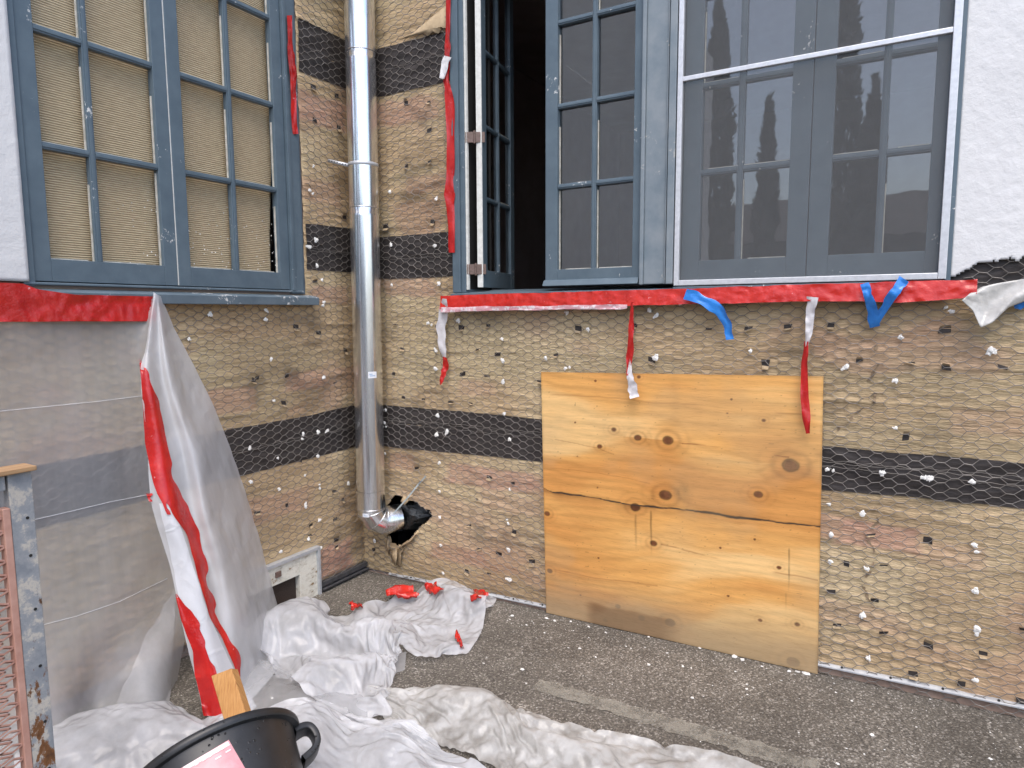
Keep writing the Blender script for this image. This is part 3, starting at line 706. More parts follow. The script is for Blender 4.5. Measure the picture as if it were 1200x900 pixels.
def putty(rects, P, d, parent, seed, p=.5, mat=None, low=None):
    b = MB(); r = random.Random(seed)
    for (a, c_, e, f) in rects:
        t = .0046
        if r.random() < p: b.box((a + .0006, d - .008, e), (a + t, d + .0005, e + (f - e) * r.uniform(.7, 1)), P)
        if r.random() < p or (low and e < low):
            x0 = a + (c_ - a) * r.uniform(0, .3); b.box((x0, d - .008, e + .0004), (c_ - .006, d + .0005, e + t), P)
    return b.build('putty', [mat or PUTTY], parent)
TOP = 3.28
# left window (left wall)
winL = empty('window', pL(1.0, 0, 1.6), 'blue casement window backed by a woven tan blind', parent=house)
b = MB()
b.box((.396, -.10, 1.585), (.470, .016, TOP), pL); b.box((1.600, -.10, 1.585), (1.632, .014, TOP), pL); b.box((.470, -.10, 3.2), (1.600, .012, TOP), pL)
b.box((.378, -.05, 1.585), (.3955, .006, TOP), pL); b.box((.452, .016, 1.60), (.470, .024, TOP), pL)
b.build('frame', [PAINT], winL, bevel=.002)
b = MB()
b.hexa([pL(*q) for q in [(.335, -.05, 1.530), (1.66, -.05, 1.530), (1.66, .058, 1.527), (.335, .058, 1.527), (.335, -.05, 1.590), (1.66, -.05, 1.590), (1.66, .060, 1.566), (.335, .060, 1.566)]])
b.box((.40, -.05, 1.590), (1.64, .02, 1.600), pL)
b.build('sill', [PAINT_W2], winL, bevel=.003)
rowsL = [2.078, 2.472, 2.866]
for (a, e, col, lab) in ((1.064, 1.598, 1.372, 'left leaf'), (.473, 1.058, .768, 'right leaf')):
    b = MB(); rc = grid_sash(b, pL, a, e, 1.604, 3.195, -.030, .006, .056, .080, .06, [col], rowsL, .024)
    sh = b.build('sash', [PAINT], winL, bevel=.0018)
    panes(rc, pL, -.016, 'pane', GLASS_SP, winL)
    putty(rc, pL, -.011, winL, int(a * 100), .85, low=1.75)
b = MB(); b.box((1.0588, -.01, 1.606), (1.0632, .0045, 3.19), pL); b.build('paint_line', [WHITE_EDGE], winL)
# blind, slightly rippled, stopping short of one lower corner
us = np.linspace(.505, 1.59, 80); zs = np.linspace(1.64, 3.2, 60); U, Z = np.meshgrid(us, zs)
U = np.where(U < .56, np.maximum(U, .505 + .035 * ss(2.35, 1.75, Z)), U)
D = -.040 - .006 * fbm(U * 5, Z * 4, 33, 3) - .008 * ss(.62, .50, U)
mesh_obj('blind', np.stack(pL(U, D, Z), -1).reshape(-1, 3), gridfaces(80, 60), BLIND, winL, True)
b = MB(); b.box((.38, -.19, 1.5), (1.64, -.17, 3.3), pL); b.build('blind_backing', [BLACK], winL)

# right window: open casement bay
winO = empty('window', pR(1.2, 0, 1.6), 'blue casement window with one leaf swung open into a dark room', parent=house)
b = MB()
b.box((.676, -.155, 1.585), (.722, .030, TOP), pR); b.box((.722, -.155, 1.585), (.746, .018, TOP), pR); b.box((.746, -.155, 3.2), (1.668, .020, TOP), pR)
b.box((.668, -.05, 1.585), (.6755, .012, TOP), pR)
b.build('frame', [PAINT], winO, bevel=.0025)
b = MB(); b.box((.7465, -.004, 1.60), (.758, .010, 3.2), pR); b.build('jamb_edge', [WHITE_EDGE], winO)
b = MB(); b.box((.7465, -.15, 1.604), (.7485, -.005, 3.2), pR); b.box((.7490, -.155, 1.604), (.792, -.145, 3.2), pR); b.build('jamb_gap_shade', [BLACK], winO)  # black liner stands in for the shade inside the jamb gap
b = MB()
b.hexa([pR(*q) for q in [(.676, -.155, 1.535), (1.80, -.155, 1.535), (1.80, .050, 1.535), (.676, .050, 1.535), (.676, -.155, 1.602), (1.80, -.155, 1.602), (1.80, .052, 1.580), (.676, .052, 1.580)]])
b.build('sill', [PAINT], winO, bevel=.003)
# open leaf, built closed then turned about its hinge
hx, hd, ang = .822, -.030, math.radians(99.5)
def pLeaf(u, d, z):
    x = u * math.cos(ang) + d * math.sin(ang); y = u * math.sin(ang) - d * math.cos(ang)
    return (hx + x, -hd + y, z)
b = MB(); rc = grid_sash(b, pLeaf, .0, .435, 1.612, 3.19, -.030, 0, .052, .085, .06, [.222], [2.050, 2.400, 2.755], .022)
op = b.build('sash', [PAINT], winO, bevel=.002); tag(op, 'leaf swung open into the room, seen edge on')
panes(rc, pLeaf, -.016, 'pane', GLASS, winO); putty(rc, pLeaf, -.010, winO, 5, .6)
b = MB(); b.box((-.005, -.030, 1.612), (-.0005, -.0012, 3.19), pLeaf); b.build('sash_edge', [WHITE_EDGE], winO)
for z in (1.700, 2.335):
    b = MB(); p0 = np.array(pR(.757, .012, z)); p1 = np.array(pLeaf(.004, .004, z))
    b.hexa([p0 + (-.006, -.001, -.025), p1 + (.008, -.001, -.025), p1 + (.008, .003, -.025), p0 + (-.006, .003, -.025), p0 + (-.006, -.001, .025), p1 + (.008, -.001, .025), p1 + (.008, .003, .025), p0 + (-.006, .003, .025)])
    m_ = (p0 + p1) / 2 - np.array([0, .004, 0]); b.tube([m_ - (0, 0, .030), m_ + (0, 0, .030)], .0055, 8)
    b.build('hinge', [HINGE], winO, bevel=.001)
# closed leaf
b = MB(); rc = grid_sash(b, pR, 1.196, 1.655, 1.604, 3.19, -.02, .022, .060, .075, .06, [1.432], [2.050, 2.400, 2.755], .022, stR=.040)
b.hexa([pR(*q) for q in [(1.190, .0225, 1.606), (1.648, .0225, 1.606), (1.648, .044, 1.606), (1.190, .044, 1.606), (1.190, .0225, 1.634), (1.648, .0225, 1.634), (1.648, .030, 1.630), (1.190, .030, 1.630)]])
cl = b.build('sash', [PAINT], winO, bevel=.002); tag(cl, 'closed leaf beside the dark opening')
panes(rc, pR, -.004, 'pane', GLASS, winO); putty(rc, pR, .002, winO, 8, .35)
# mullion post
b = MB(); b.box((1.6555, -.155, 1.60), (1.672, .046, TOP), pR); b.box((1.672, -.155, 1.602), (1.762, .036, TOP), pR); b.box((1.762, -.155, 1.60), (1.768, .044, TOP), pR); b.box((1.772, -.155, 1.60), (1.8015, .050, TOP), pR)
b.build('mullion', [PAINT_W], winO, bevel=.003)
# screened window
winS = empty('window', pR(2.28, 0, 1.6), 'blue casement window behind an aluminium framed fly screen', parent=house)
b = MB(); b.box((1.802, -.155, 1.57), (1.815, .022, TOP), pR); b.box((2.748, -.155, 1.57), (2.766, .034, TOP), pR); b.box((1.802, -.155, 1.535), (2.766, .045, 1.588), pR); b.box((1.815, -.155, 3.2), (2.748, .02, TOP), pR)
b.build('frame', [PAINT], winS, bevel=.0025)
for (a, e, cs_) in ((1.818, 2.300, [2.043]), (2.303, 2.746, [2.540])):
    b = MB(); rc = grid_sash(b, pR, a, e, 1.600, 3.19, -.055, -.018, .072, .095, .06, cs_, [2.050, 2.390, 2.735], .024, stR=.072 if a < 2 else .058)
    b.build('sash', [PAINT], winS, bevel=.002); panes(rc, pR, -.038, 'pane', GLASS_S, winS); putty(rc, pR, -.034, winS, int(e * 10), .5)
b = MB()
for (q0, q1) in (((1.806, .026, 1.592), (1.826, .048, TOP)), ((2.728, .026, 1.592), (2.752, .048, TOP)), ((1.826, .026, 1.592), (2.728, .046, 1.614)), ((1.826, .028, 2.400), (2.728, .046, 2.418))): b.box(q0, q1, pR)
fs = b.build('fly_screen', [ALU], winS, bevel=.002)
b = MB(); b.add([pR(1.826, .036, 1.614), pR(2.728, .036, 1.614), pR(2.728, .036, TOP), pR(1.826, .036, TOP)], [(0, 1, 2, 3)]); mesh_obj('screen_mesh', b.v, b.f, [SCREEN], winS)
# ---- crawl space vent
vent = empty('crawl_vent', pL(.55, 0, .13), 'peeling white wooden vent frame low on the left wall', parent=house)
b = MB(); b.box((.383, -.03, -.03), (.50, .022, .244), pL); b.box((.50, -.03, .148), (.80, .021, .244), pL); b.build('vent_frame', [PEEL], vent, bevel=.002)
b = MB(); b.box((.366, -.03, -.03), (.3825, .034, .262), pL); b.box((.3825, -.03, .2445), (.80, .034, .262), pL); b.build('vent_trim', [ZINC_TRIM], vent, bevel=.001)
b = MB(); b.box((.50, -.03, -.03), (.80, -.012, .148), pL); b.build('vent_grille', [VENTMESH], vent)
b = MB(); b.box((.62, .021, .185), (.655, .030, .215), pL); b.build('latch', [HINGE], vent, bevel=.003)

# ---- interior things seen dimly through the opening
for (x, y, z, sx, sy, sz, lab) in ((.9, 2.2, .6, .5, .5, 1.15, 'tall cardboard box standing deep in the dark room'), (1.6, 2.9, .6, .6, .5, .95, 'low cardboard box against the dark room wall')):
    b = MB(); b.box((x, y, z), (x + sx, y + sy, z + sz - .02)); b.box((x, y - .006, z + sz - .02), (x + sx, y + sy * .48, z + sz)); b.box((x, y + sy * .52, z + sz - .02), (x + sx, y + sy + .006, z + sz))
    tag(b.build('cardboard_box', [CARD], bevel=.004), lab, 'box')

# =================================================================== OBJECTS
def hexring(b, path, r, n=40, m=0):
    b.tube(path, r, n, m, cap=False)
# ---- galvanised vent pipe
def pipe():
    PY = -.115; R = .076
    a = un(421, 0, 1, PY); c0 = un(434.6, 575, 1, PY)
    def ax(z):
        t = (z - c0[2]) / (a[2] - c0[2]); return c0 + (a - c0) * t
    zo = lambda py: float(un(np.interp(py, [0, 575], [421, 434.6]), py, 1, PY)[2])
    root = empty('vent_pipe', (c0[0], c0[1], .3), 'shiny galvanised vent pipe running down the corner into a ragged wall hole', 'pipe')
    cuts = [3.6, zo(62), zo(244), zo(574)]
    def section(z1, z0, name='pipe_section'):
        b = MB(); zs = [z1 + .004, z1 - .030, z1 - .032, z1 - .045, z0 + .02, z0]
        rr = [R - .0012, R - .0012, R + .0004, R + .0004, R + .0004, R - .0004]
        b.tube([ax(z) for z in zs], rr, 48, cap=False)
        # lengthwise lock seam
        th = 2.5; o = np.array([math.cos(th), math.sin(th), 0]) * (R + .0006); b.tube([ax(z0 + .004) + o, ax(z1 - .034) + o], .0024, 6)
        return b.build(name, [GALV], root, True)
    for i in range(3): section(cuts[i], cuts[i + 1])
    for z in (zo(62), zo(244)):
        b = MB(); b.tube([ax(z + .003), ax(z + .0015), ax(z - .0015), ax(z - .003)], [R + .0003, R + .0024, R + .0024, R + .0003], 48, cap=False); b.build('seam_ring', [SEAM], root, True)
    z0 = zo(574); zE = zo(594)
    b = MB(); b.tube([ax(z0 + .003), ax(zE)], [R + .0018, R + .0022], 48, cap=False); b.build('elbow_collar', [GALV], root, True)
    # gored elbow turning towards the wall (+y)
    RB = .088; e0 = ax(zE); g = MB(); K = 4; rings = MB()
    HD = np.array([.50, .866, 0]); ctr = lambda th: e0 + HD * RB * (1 - math.cos(th)) + np.array([0, 0, -RB * math.sin(th)])
    ths = [0, .24, .80, 1.30, 1.54]
    V = []; n = 48
    def ringpts(th, r):
        c_ = ctr(th); t = HD * math.sin(th) + np.array([0, 0, -math.cos(th)]); s_ = np.array([HD[1], -HD[0], 0]); u_ = np.cross(t, s_)
        return [c_ + r * (math.cos(2 * math.pi * k / n) * s_ + math.sin(2 * math.pi * k / n) * u_) for k in range(n)]
    for i in range(len(ths) - 1):
        A = ringpts(ths[i], R + .0015 if i % 2 else R); B = ringpts(ths[i + 1], R + .0015 if i % 2 else R)
        g.add(A + B, [(k, (k + 1) % n, n + (k + 1) % n, n + k) for k in range(n)])
    el = g.build('elbow', [GALV], root, True)
    for th in ths[:-1]:
        P = ringpts(th + .004, R + .002); rings.tube(P + [P[0]], .0021, 6, cap=False)
    rings.build('elbow_bead', [SEAM], el, True)
    e1 = ctr(1.54); b = MB(); d = np.array([.50, .866, .03]); d /= np.linalg.norm(d)
    b.tube([e1 - d * .004, e1 + d * .03, e1 + d * .075], [R + .001, R + .001, R - .002], 48, cap=False); b.build('outlet_pipe', [GALV], root, True)
    # black crumpled sleeve beyond the outlet
    n = 36; V = []; rows = 7
    for i in range(rows):
        t = i / (rows - 1); c_ = e1 + d * (.060 + .16 * t) + np.array([.08 * t, 0, .004])
        for k in range(n):
            an = 2 * math.pi * k / n; r_ = (R - .004) * (1 + .25 * t) * (1 + .16 * t * math.sin(5 * an + 3 * t) + .10 * t * math.sin(11 * an))
            V.append(c_ + np.array([math.cos(an) * r_, 0, math.sin(an) * r_]))
    F = [(i * n + k, i * n + (k + 1) % n, (i + 1) * n + (k + 1) % n, (i + 1) * n + k) for i in range(rows - 1) for k in range(n)]
    o = mesh_obj('black_sleeve', V, F, [SLEEVE], root, True); s_ = o.modifiers.new('s', 'SOLIDIFY'); s_.thickness = .002
    # straps
    zt = zo(194); b = MB(); b.tube([ax(zt + .009), ax(zt + .008), ax(zt - .008), ax(zt - .009)], [R + .0002, R + .0022, R + .0022, R + .0002], 48, cap=False)
    p0 = LW(384, 188, .012); p1 = ax(zt) + np.array([-.060, -.050, 0])
    dd = (p1 - p0) / np.linalg.norm(p1 - p0); up = np.array([0, 0, .0085]); nn = np.cross(dd, up); nn = nn / np.linalg.norm(nn) * .001
    b.hexa([p0 - up - nn, p1 - up - nn, p1 - up + nn, p0 - up + nn, p0 + up - nn, p1 + up - nn, p1 + up + nn, p0 + up + nn])
    st = b.build('strap', [ZINC_TRIM], root, True)
    h = MB()
    for k in range(7):
        c_ = p0 + (p1 - p0) * ((k + .6) / 7.4); sgn = nn / .001
        h.tube([c_ - sgn * .0022, c_ + sgn * .0022], .0032, 8)
    h.build('strap_hole', [BLACK], st)
    b = MB(); q0 = RW(461, 602, .075); q1 = RW(478, 583, .045); q2 = RW(490, 568, .014); q3 = RW(499, 558, .012)
    for s0, s1 in ((q0, q1), (q1, q2), (q2, q3)):
        t = (s1 - s0) / np.linalg.norm(s1 - s0); sd_ = np.cross(t, (0, 1, 0)); sd_ = sd_ / np.linalg.norm(sd_) * .0040; dn = np.array([0, .0008, 0])
        b.hexa([s0 - sd_ - dn, s1 - sd_ - dn, s1 - sd_ + dn, s0 - sd_ + dn, s0 + sd_ - dn, s1 + sd_ - dn, s1 + sd_ + dn, s0 + sd_ + dn])
    b.build('strap', [simple('dusty_strap', (.25, .30, .31), (.40, .44, .44), 50, .6, .1, .2)], root)
    # stickers, curved on the pipe
    def sticker(px, py, wd, ht, r=R + .0022, name='sticker', cz=None):
        p = un(px, py, 1, PY - R * .75); z = float(p[2]); c_ = ax(z); th = math.atan2(p[1] - c_[1], p[0] - c_[0])
        b = MB(); n = 7; V = []
        for j in (0, 1):
            for k in range(n):
                a_ = th + (k / (n - 1) - .5) * wd / r; V.append(ax(z) + np.array([math.cos(a_) * r, math.sin(a_) * r, (j - .5) * ht]))
        b.add(V, [(k, k + 1, n + k + 1, n + k) for k in range(n - 1)]); s_ = b.build(name, [STICKER], root, True)
        b = MB()
        for row, (f0, f1) in enumerate(((.15, .5), (.2, .8))):
            V = []
            for j in (0, 1):
                for k in range(4):
                    a_ = th + (f0 + (f1 - f0) * k / 3 - .5) * wd / r; V.append(ax(z) + np.array([math.cos(a_) * (r + .0006), math.sin(a_) * (r + .0006), ht * (.12 - .26 * row) + (j - .5) * ht * .12]))
            b.add(V, [(k, k + 1, 4 + k + 1, 4 + k) for k in range(3)])
        b.build('sticker_print', [STICKER_INK], s_)
    sticker(439, 440, .046, .034); sticker(430, 603, .036, .020)
    return root
pipe()

# ---- plywood sheet leaning on the wall
def plywood():
    c = [RW(634, 436, .029), RW(965, 441, .029), RW(958, 790, .031), RW(640, 718, .031)]      # TL TR BR BL
    nu, nv = 380, 380; u = np.linspace(0, 1, nu); v = np.linspace(0, 1, nv); U, V_ = np.meshgrid(u, v)
    P = ((1 - U) * (1 - V_))[..., None] * c[0] + (U * (1 - V_))[..., None] * c[1] + (U * V_)[..., None] * c[2] + ((1 - U) * V_)[..., None] * c[3]
    # knots read off the photo (zoomed coords) -> board coords
    K = [(368, 253, 10, 1), (450, 260, 15, 1.6), (748, 322, 20, 2.0), (443, 405, 17, 1.5), (258, 276, 8, .6), (300, 232, 8, .6), (675, 400, 11, .7), (360, 438, 14, .8), (410, 535, 10, .7), (90, 453, 9, .8), (725, 594, 6, .4), (768, 746, 7, .6), (683, 739, 6, .4),
         (307, 708, 9, .5), (268, 746, 8, .4), (375, 740, 10, .6), (455, 752, 14, .9), (185, 213, 4, .3), (250, 575, 4, .3), (248, 105, 5, .3), (686, 206, 6, .4), (610, 152, 4, .2), (193, 676, 4, .3), (605, 675, 4, .3), (95, 608, 9, .7), (760, 850, 15, .9),
         (190, 302, 3, .3), (600, 188, 3, .3), (372, 95, 6, .4), (585, 545, 4, .3), (668, 520, 4, .3), (250, 385, 3, .2)]
    def b2(zx, zy):
        uu = (zx - 80) / 735; t = 82 + 10 * uu; bt = 722 + 158 * uu; return uu, (zy - t) / (bt - t)
    wv = (fbm(U * 2.2, V_ * 5, 101, 4) - .5) * .10 + (fbm(U * .8, V_ * 2, 102, 2) - .5) * .16 + .10 * (V_ - .5) * (U - .3)
    g = V_ + wv
    for (zx, zy, r_, k) in K:
        ku, kv = b2(zx, zy); R_ = r_ / 735
        dx = (U - ku) / 1.7; dy = V_ - kv; d = np.sqrt(dx ** 2 + dy ** 2)
        g = g + np.sign(dy) * .030 * k * np.exp(-(d / (R_ * 2.2)) ** 2) 
    line = .5 + .5 * np.sin(g * 2 * math.pi * 26 + 2.5 * fbm(U * 3, V_ * 20, 103, 3)); line = line ** 2.2
    A = np.array([.73, .385, .118]); B = np.array([.63, .295, .082]); L = np.array([.81, .525, .225])
    tone = fbm(U * 1.2, g * 5, 104, 4)
    C = A + (L - A) * ss(.48, .70, tone)[..., None] + (B - A) * ss(.50, .30, tone)[..., None]
    C = C * (1 - (.13 * line * (.4 + 1.0 * fbm(U * 1.6, V_ * 7, 105, 3))))[..., None]
    st = fbm(U * 4, V_ * 130, 106, 3); C = C * (1 + .22 * (st - .5))[..., None]
    for (zx, zy, r_, k) in K:
        ku, kv = b2(zx, zy); R_ = r_ / 735; nz = (fbm(U * 40, V_ * 40, 107, 3) - .5) * .5
        d = np.sqrt(((U - ku) / 1.25) ** 2 + (V_ - kv) ** 2) / R_
        halo = np.exp(-(d / 2.4) ** 2) * .42 * min(1, k); C = C * (1 - halo[..., None] * np.array([.24, .42, .58]))
        rings = .5 + .5 * np.sin(d * 4.6 + nz * 3); C = C * (1 - (.22 * min(1, k) * rings ** 2 * ss(4.2, 1.2, d) * ss(.75, 1.1, d)))[..., None]
        core = ss(.82, .52, d + nz * .5); C = C * (1 - core[..., None]) + core[..., None] * (np.array([.17, .062, .022]) * (.55 + .7 * fbm(U * 60, V_ * 60, 108, 3))[..., None])
        rim = np.exp(-((d + nz * .3 - .72) / .12) ** 2) * ss(.3, .8, np.float64(k)); C = C * (1 - (.7 * rim)[..., None])
    # the long split
    cp = np.array([b2(x, y) for x, y in [(80, 384), (110, 396), (200, 406), (235, 412), (330, 429), (365, 433), (500, 444), (560, 452), (620, 462), (730, 473), (816, 480)]])
    cv = np.interp(U, cp[:, 0], cp[:, 1]) + (fbm(U * 25, U * 0, 109, 3) - .5) * .005
    dv = V_ - cv; wdt = .0010 + .0030 * fbm(U * 9, U * 0, 110, 3) ** 2 * 2 * (U > .03)
    crack = ss(1.5, .6, np.abs(dv) / wdt); stain = np.exp(-np.clip(dv, 0, 9) / .018) * (dv > 0) * (fbm(U * 14, V_ * 4, 111, 3)) * 1.25 * ss(.85, .45, U) + np.exp(-np.clip(-dv, 0, 9) / .016) * (dv <= 0) * fbm(U * 12, V_ * 5, 112, 3) * .8 * ss(.40, .60, U)
    C = C * (1 - np.clip(stain, 0, 1)[..., None] * np.array([.55, .6, .6])); C = C * (1 - crack[..., None]) + crack[..., None] * np.array([.045, .032, .022])
    for pts_, k_, w_ in (([(480, 268), (560, 276), (640, 283), (745, 298)], .55, .0016), ([(120, 258), (250, 282), (300, 298)], .35, .0014), ([(430, 535), (520, 562), (640, 590), (812, 622)], .45, .0020), ([(85, 600), (240, 632), (420, 648)], .30, .0020), ([(90, 140), (300, 150), (520, 168), (800, 190)], .25, .0022), ([(90, 330), (280, 352), (400, 372)], .22, .0016)):
        q_ = np.array([b2(x, y) for x, y in pts_]); l_ = np.interp(U, q_[:, 0], q_[:, 1]) + (fbm(U * 9, U * 0, 121, 3) - .5) * .012
        C = C * (1 - (k_ * ss(w_ * 2, w_ * .5, np.abs(V_ - l_)) * (U > q_[0, 0]) * (U < q_[-1, 0]) * ss(.25, .5, fbm(U * 12, U * 0, 122, 3)))[..., None] * np.array([.8, 1, 1.1]))
    fl = (vn(U * 90, V_ * 240, 123) > .965) * (vn(U * 14, V_ * 14, 124) > .5); C = C * (1 - .35 * fl[..., None])
    # drips and short vertical cracks
    for (zx, y0, y1, k, wd_) in ((403, 445, 570, .55, .0032), (360, 455, 560, .35, .004), (747, 540, 662, .62, .0020), (742, 660, 720, .3, .002), (470, 90, 260, .10, .02)):
        ku, a0 = b2(zx, y0); _, a1 = b2(zx, y1); m_ = np.exp(-((U - ku - .004 * (fbm(V_ * 16, V_ * 0, 113, 2) - .5)) / wd_) ** 2) * ss(a0 - .004, a0 + .01, V_) * ss(a1 + .01, a1 - .08, V_) * (.6 + .7 * fbm(U * 30, V_ * 30, 114, 2))
        C = C * (1 - (k * m_)[..., None])
    sp_ = np.exp(-(((U - .555) / .03) ** 2 + ((V_ - .43) / .035) ** 2)) * ridge(U * 60, V_ * 30, 120, 2) * .6; C = C * (1 - sp_[..., None] * np.array([.6, .5, .5]))
    # greyed foot, dark damp patch
    ft = ss(.74, .99, V_ + .10 * (fbm(U * 3, V_ * 6, 115, 4) - .5)); C = C + (np.array([.33, .25, .155]) - C) * (ft * .85)[..., None]
    dp = ss(.905, .925, V_ + .06 * (fbm(U * 6, U * 0, 116, 3) - .5)) * ss(.16, .22, U) * ss(.56, .46, U); C = C * (1 - dp[..., None] * np.array([.46, .54, .58]))
    gr = ss(.52, .72, fbm(U * 3, V_ * 4, 117, 4)) * .25; C = C + (np.array([.40, .31, .19]) - C) * gr[..., None]
    edge = np.minimum(np.minimum(U, 1 - U), np.minimum(V_, 1 - V_)); C = C * (1 - .25 * ss(.012, .0, edge + .006 * fbm(U * 40, V_ * 40, 118, 2))[..., None])
    root = empty('plywood_sheet', (c[2] + c[3]) / 2, 'knotty orange plywood sheet with a long dark split leaning on the wall', 'plywood')
    nrm = np.cross(c[1] - c[0], c[3] - c[0]); nrm /= np.linalg.norm(nrm); nrm = nrm if nrm[1] < 0 else -nrm
    P = P + nrm * (-.0022 * crack * 0 + .0006 * (fbm(U * 8, V_ * 8, 119, 3) - .5))[..., None]
    o = mesh_obj('face_veneer', P.reshape(-1, 3), gridfaces(nu, nv)[:, ::-1], PLY, root, True, C.reshape(-1, 3)); 
    b = MB(); f_ = [q for q in c]; bk = [q - nrm * .0125 for q in c]; f2 = [q - nrm * .0006 for q in c]
    b.hexa([f2[0], f2[1], f2[2], f2[3], bk[0], bk[1], bk[2], bk[3]]); b.build('core', [PLYEDGE], root)
plywood()

# ---- tapes
def band(name, us, z0f, z1f, d0f, P, mat, lab, cat, nv=9, crease=.003, s=50, group=None, parent=None):
    k = np.linspace(0, 1, nv); U, K = np.meshgrid(us, k); Z = z0f(U) + (z1f(U) - z0f(U)) * K
    D = d0f(U, K) + crease * (ridge(U * 14, K * 2.5 + U * 9, s, 3) - .5) + crease * .6 * (fbm(U * 60, K * 6, s + 1, 2) - .5)
    o = mesh_obj(name, np.stack(np.broadcast_arrays(*P(U, D, Z)), -1).reshape(-1, 3), gridfaces(len(us), nv), mat, parent, True)
    if lab: tag(o, lab, cat, group)
    return o
jj = lambda u, s, a, f=9: a * (fbm(u * f, u * 0, s, 4) - .5)
sillR = band('red_tape', np.arange(.620, 2.845, .006), lambda u: np.interp(u, [.62, 1.6, 2.45, 2.62, 2.80, 2.85], [1.503, 1.512, 1.522, 1.512, 1.528, 1.545]) + jj(u, 51, .008), lambda u: np.interp(u, [.62, 1.6, 2.85], [1.571, 1.577, 1.588]) + jj(u, 52, .006, 14),
     lambda u, k: .060 + .006 * (1 - k) - .004 * k - .045 * ss(.93, 1.0, k) * 0 + .012 * ss(2.45, 2.7, u) * (1 - k) * vn(u * 22, k * 3, 55), pR, RED2, 'long red tape stuck along the sill of the open and screened windows', 'tape', crease=.007)
band('curled_edge', np.arange(.628, 1.62, .007), lambda u: 1.490 + .010 * (u - .62) + jj(u, 56, .010, 14), lambda u: 1.512 + .006 * (u - .62) + jj(u, 57, .010), lambda u, k: .068 + .004 * vn(u * 20, k * 2, 58), pR, tape_mat('tape_edge_pale', (.55, .20, .24), (.66, .46, .48), (.72, .64, .66), .5), None, None, nv=5, parent=sillR)
band('red_tape', np.arange(LU(LW(181, 358, .062))[0], 2.6, .008), lambda u: 1.455 + .012 * (u - 1.06) + jj(u, 61, .006, 6), lambda u: np.interp(u, [1.05, 1.5, 1.62, 1.66, 2.6], [1.553, 1.558, 1.575, 1.592, 1.60]) + jj(u, 62, .006, 7),
     lambda u, k: .066 - .004 * k + .006 * np.sin(k * 5 + u * 6) * (fbm(u * 3, k * 2, 64, 2)), pL, RED, 'wide red tape holding the hanging plastic sheet under the blind covered window', 'tape', crease=.010, s=66)
def ribbon(name, segs, fn, lab, cat='tape', group=None, n=26, nw=5, wob=.15, s=1):
    "segs: list of (material, [(px,py,width_px,off)...]); one strip of tape, red outside, grey inside"
    V = []; F = []; mi = []; mats = []
    for (mat, pts) in segs:
        if mat not in mats: mats.append(mat)
        pts = np.array(pts, float); t = np.linspace(0, len(pts) - 1, n); q = [np.interp(t, range(len(pts)), pts[:, k]) for k in range(4)]
        # smooth the polyline
        for k in range(4):
            for _ in range(2): q[k][1:-1] = (q[k][:-2] + 2 * q[k][1:-1] + q[k][2:]) / 4
        base = len(V)
        for i in range(n):
            dx = q[0][min(i + 1, n - 1)] - q[0][max(i - 1, 0)]; dy = q[1][min(i + 1, n - 1)] - q[1][max(i - 1, 0)]; L = math.hypot(dx, dy) + 1e-9; nx, ny = -dy / L, dx / L
            for k in range(nw):
                f = k / (nw - 1) - .5; w_ = q[2][i] * f * (.72 + .56 * vn(np.array([i * .33]), np.array([k * .35]), s + 75)[0])
                off = q[3][i] + .010 * math.sin(i * wob * 2 + f * 3 + s) * abs(f) * 1.2 + .009 * (vn(np.array([i * .40]), np.array([k * .9]), s + 70)[0] - .5)
                V.append(fn(q[0][i] + nx * w_, q[1][i] + ny * w_, off))
        F += [(base + i * nw + k, base + i * nw + k + 1, base + (i + 1) * nw + k + 1, base + (i + 1) * nw + k) for i in range(n - 1) for k in range(nw - 1)]
        mi += [mats.index(mat)] * ((n - 1) * (nw - 1))
    o = mesh_obj(name, V, F, mats, None, True, mi=mi)
    return tag(o, lab, cat, group)
ribbon('tape_strip', [(REDBACK, [(521, 350, 5, .072), (519, 362, 10, .055), (517, 385, 11, .045), (518, 403, 9, .04), (521, 419, 4, .04)]), (RED, [(521, 418, 4, .04), (522, 430, 7, .04), (519, 441, 6, .045), (516, 451, 2, .05)])], RW, 'torn tape strip, grey above and red below, at the left end of the long sill', s=2)
ribbon('tape_strip', [(RED, [(741, 354, 3, .07), (740, 380, 6, .06), (738, 415, 9, .06), (736, 440, 3, .062)]), (REDBACK, [(739, 418, 1, .058), (738, 440, 7, .062), (741, 454, 12, .07), (744, 466, 10, .075)])], RW, 'thin red tape strip with a grey tail hanging over the top edge of the plywood', s=5)
ribbon('tape_strip', [(REDBACK, [(952, 348, 12, .07), (950, 368, 11, .062), (948, 388, 8, .06), (945, 408, 3, .06)]), (RED, [(945, 400, 4, .06), (943, 425, 8, .06), (943, 465, 10, .062), (945, 492, 9, .062), (947, 508, 5, .064)])], RW, 'longest hanging tape strip, grey top and red tail, over the right part of the plywood', s=8)
ribbon('blue_tape', [(BLUE, [(803, 344, 12, .082), (820, 350, 12, .082), (838, 360, 13, .068), (849, 372, 11, .068), (854, 386, 9, .064), (855, 398, 9, .06)])], RW, 'curled blue tape strip hanging from the red sill tape beside the bottom left screen corner', s=11)
ribbon('blue_tape', [(BLUE, [(1013, 332, 11, .088), (1018, 350, 11, .086), (1026, 383, 12, .03)])], RW, 'left arm of the blue tape V below the screened window', s=14, wob=.02)
ribbon('blue_tape', [(BLUE, [(1060, 327, 12, .076), (1048, 345, 12, .090), (1024, 380, 11, .036)])], RW, 'right arm of the blue tape V below the screened window', s=17, wob=.02)
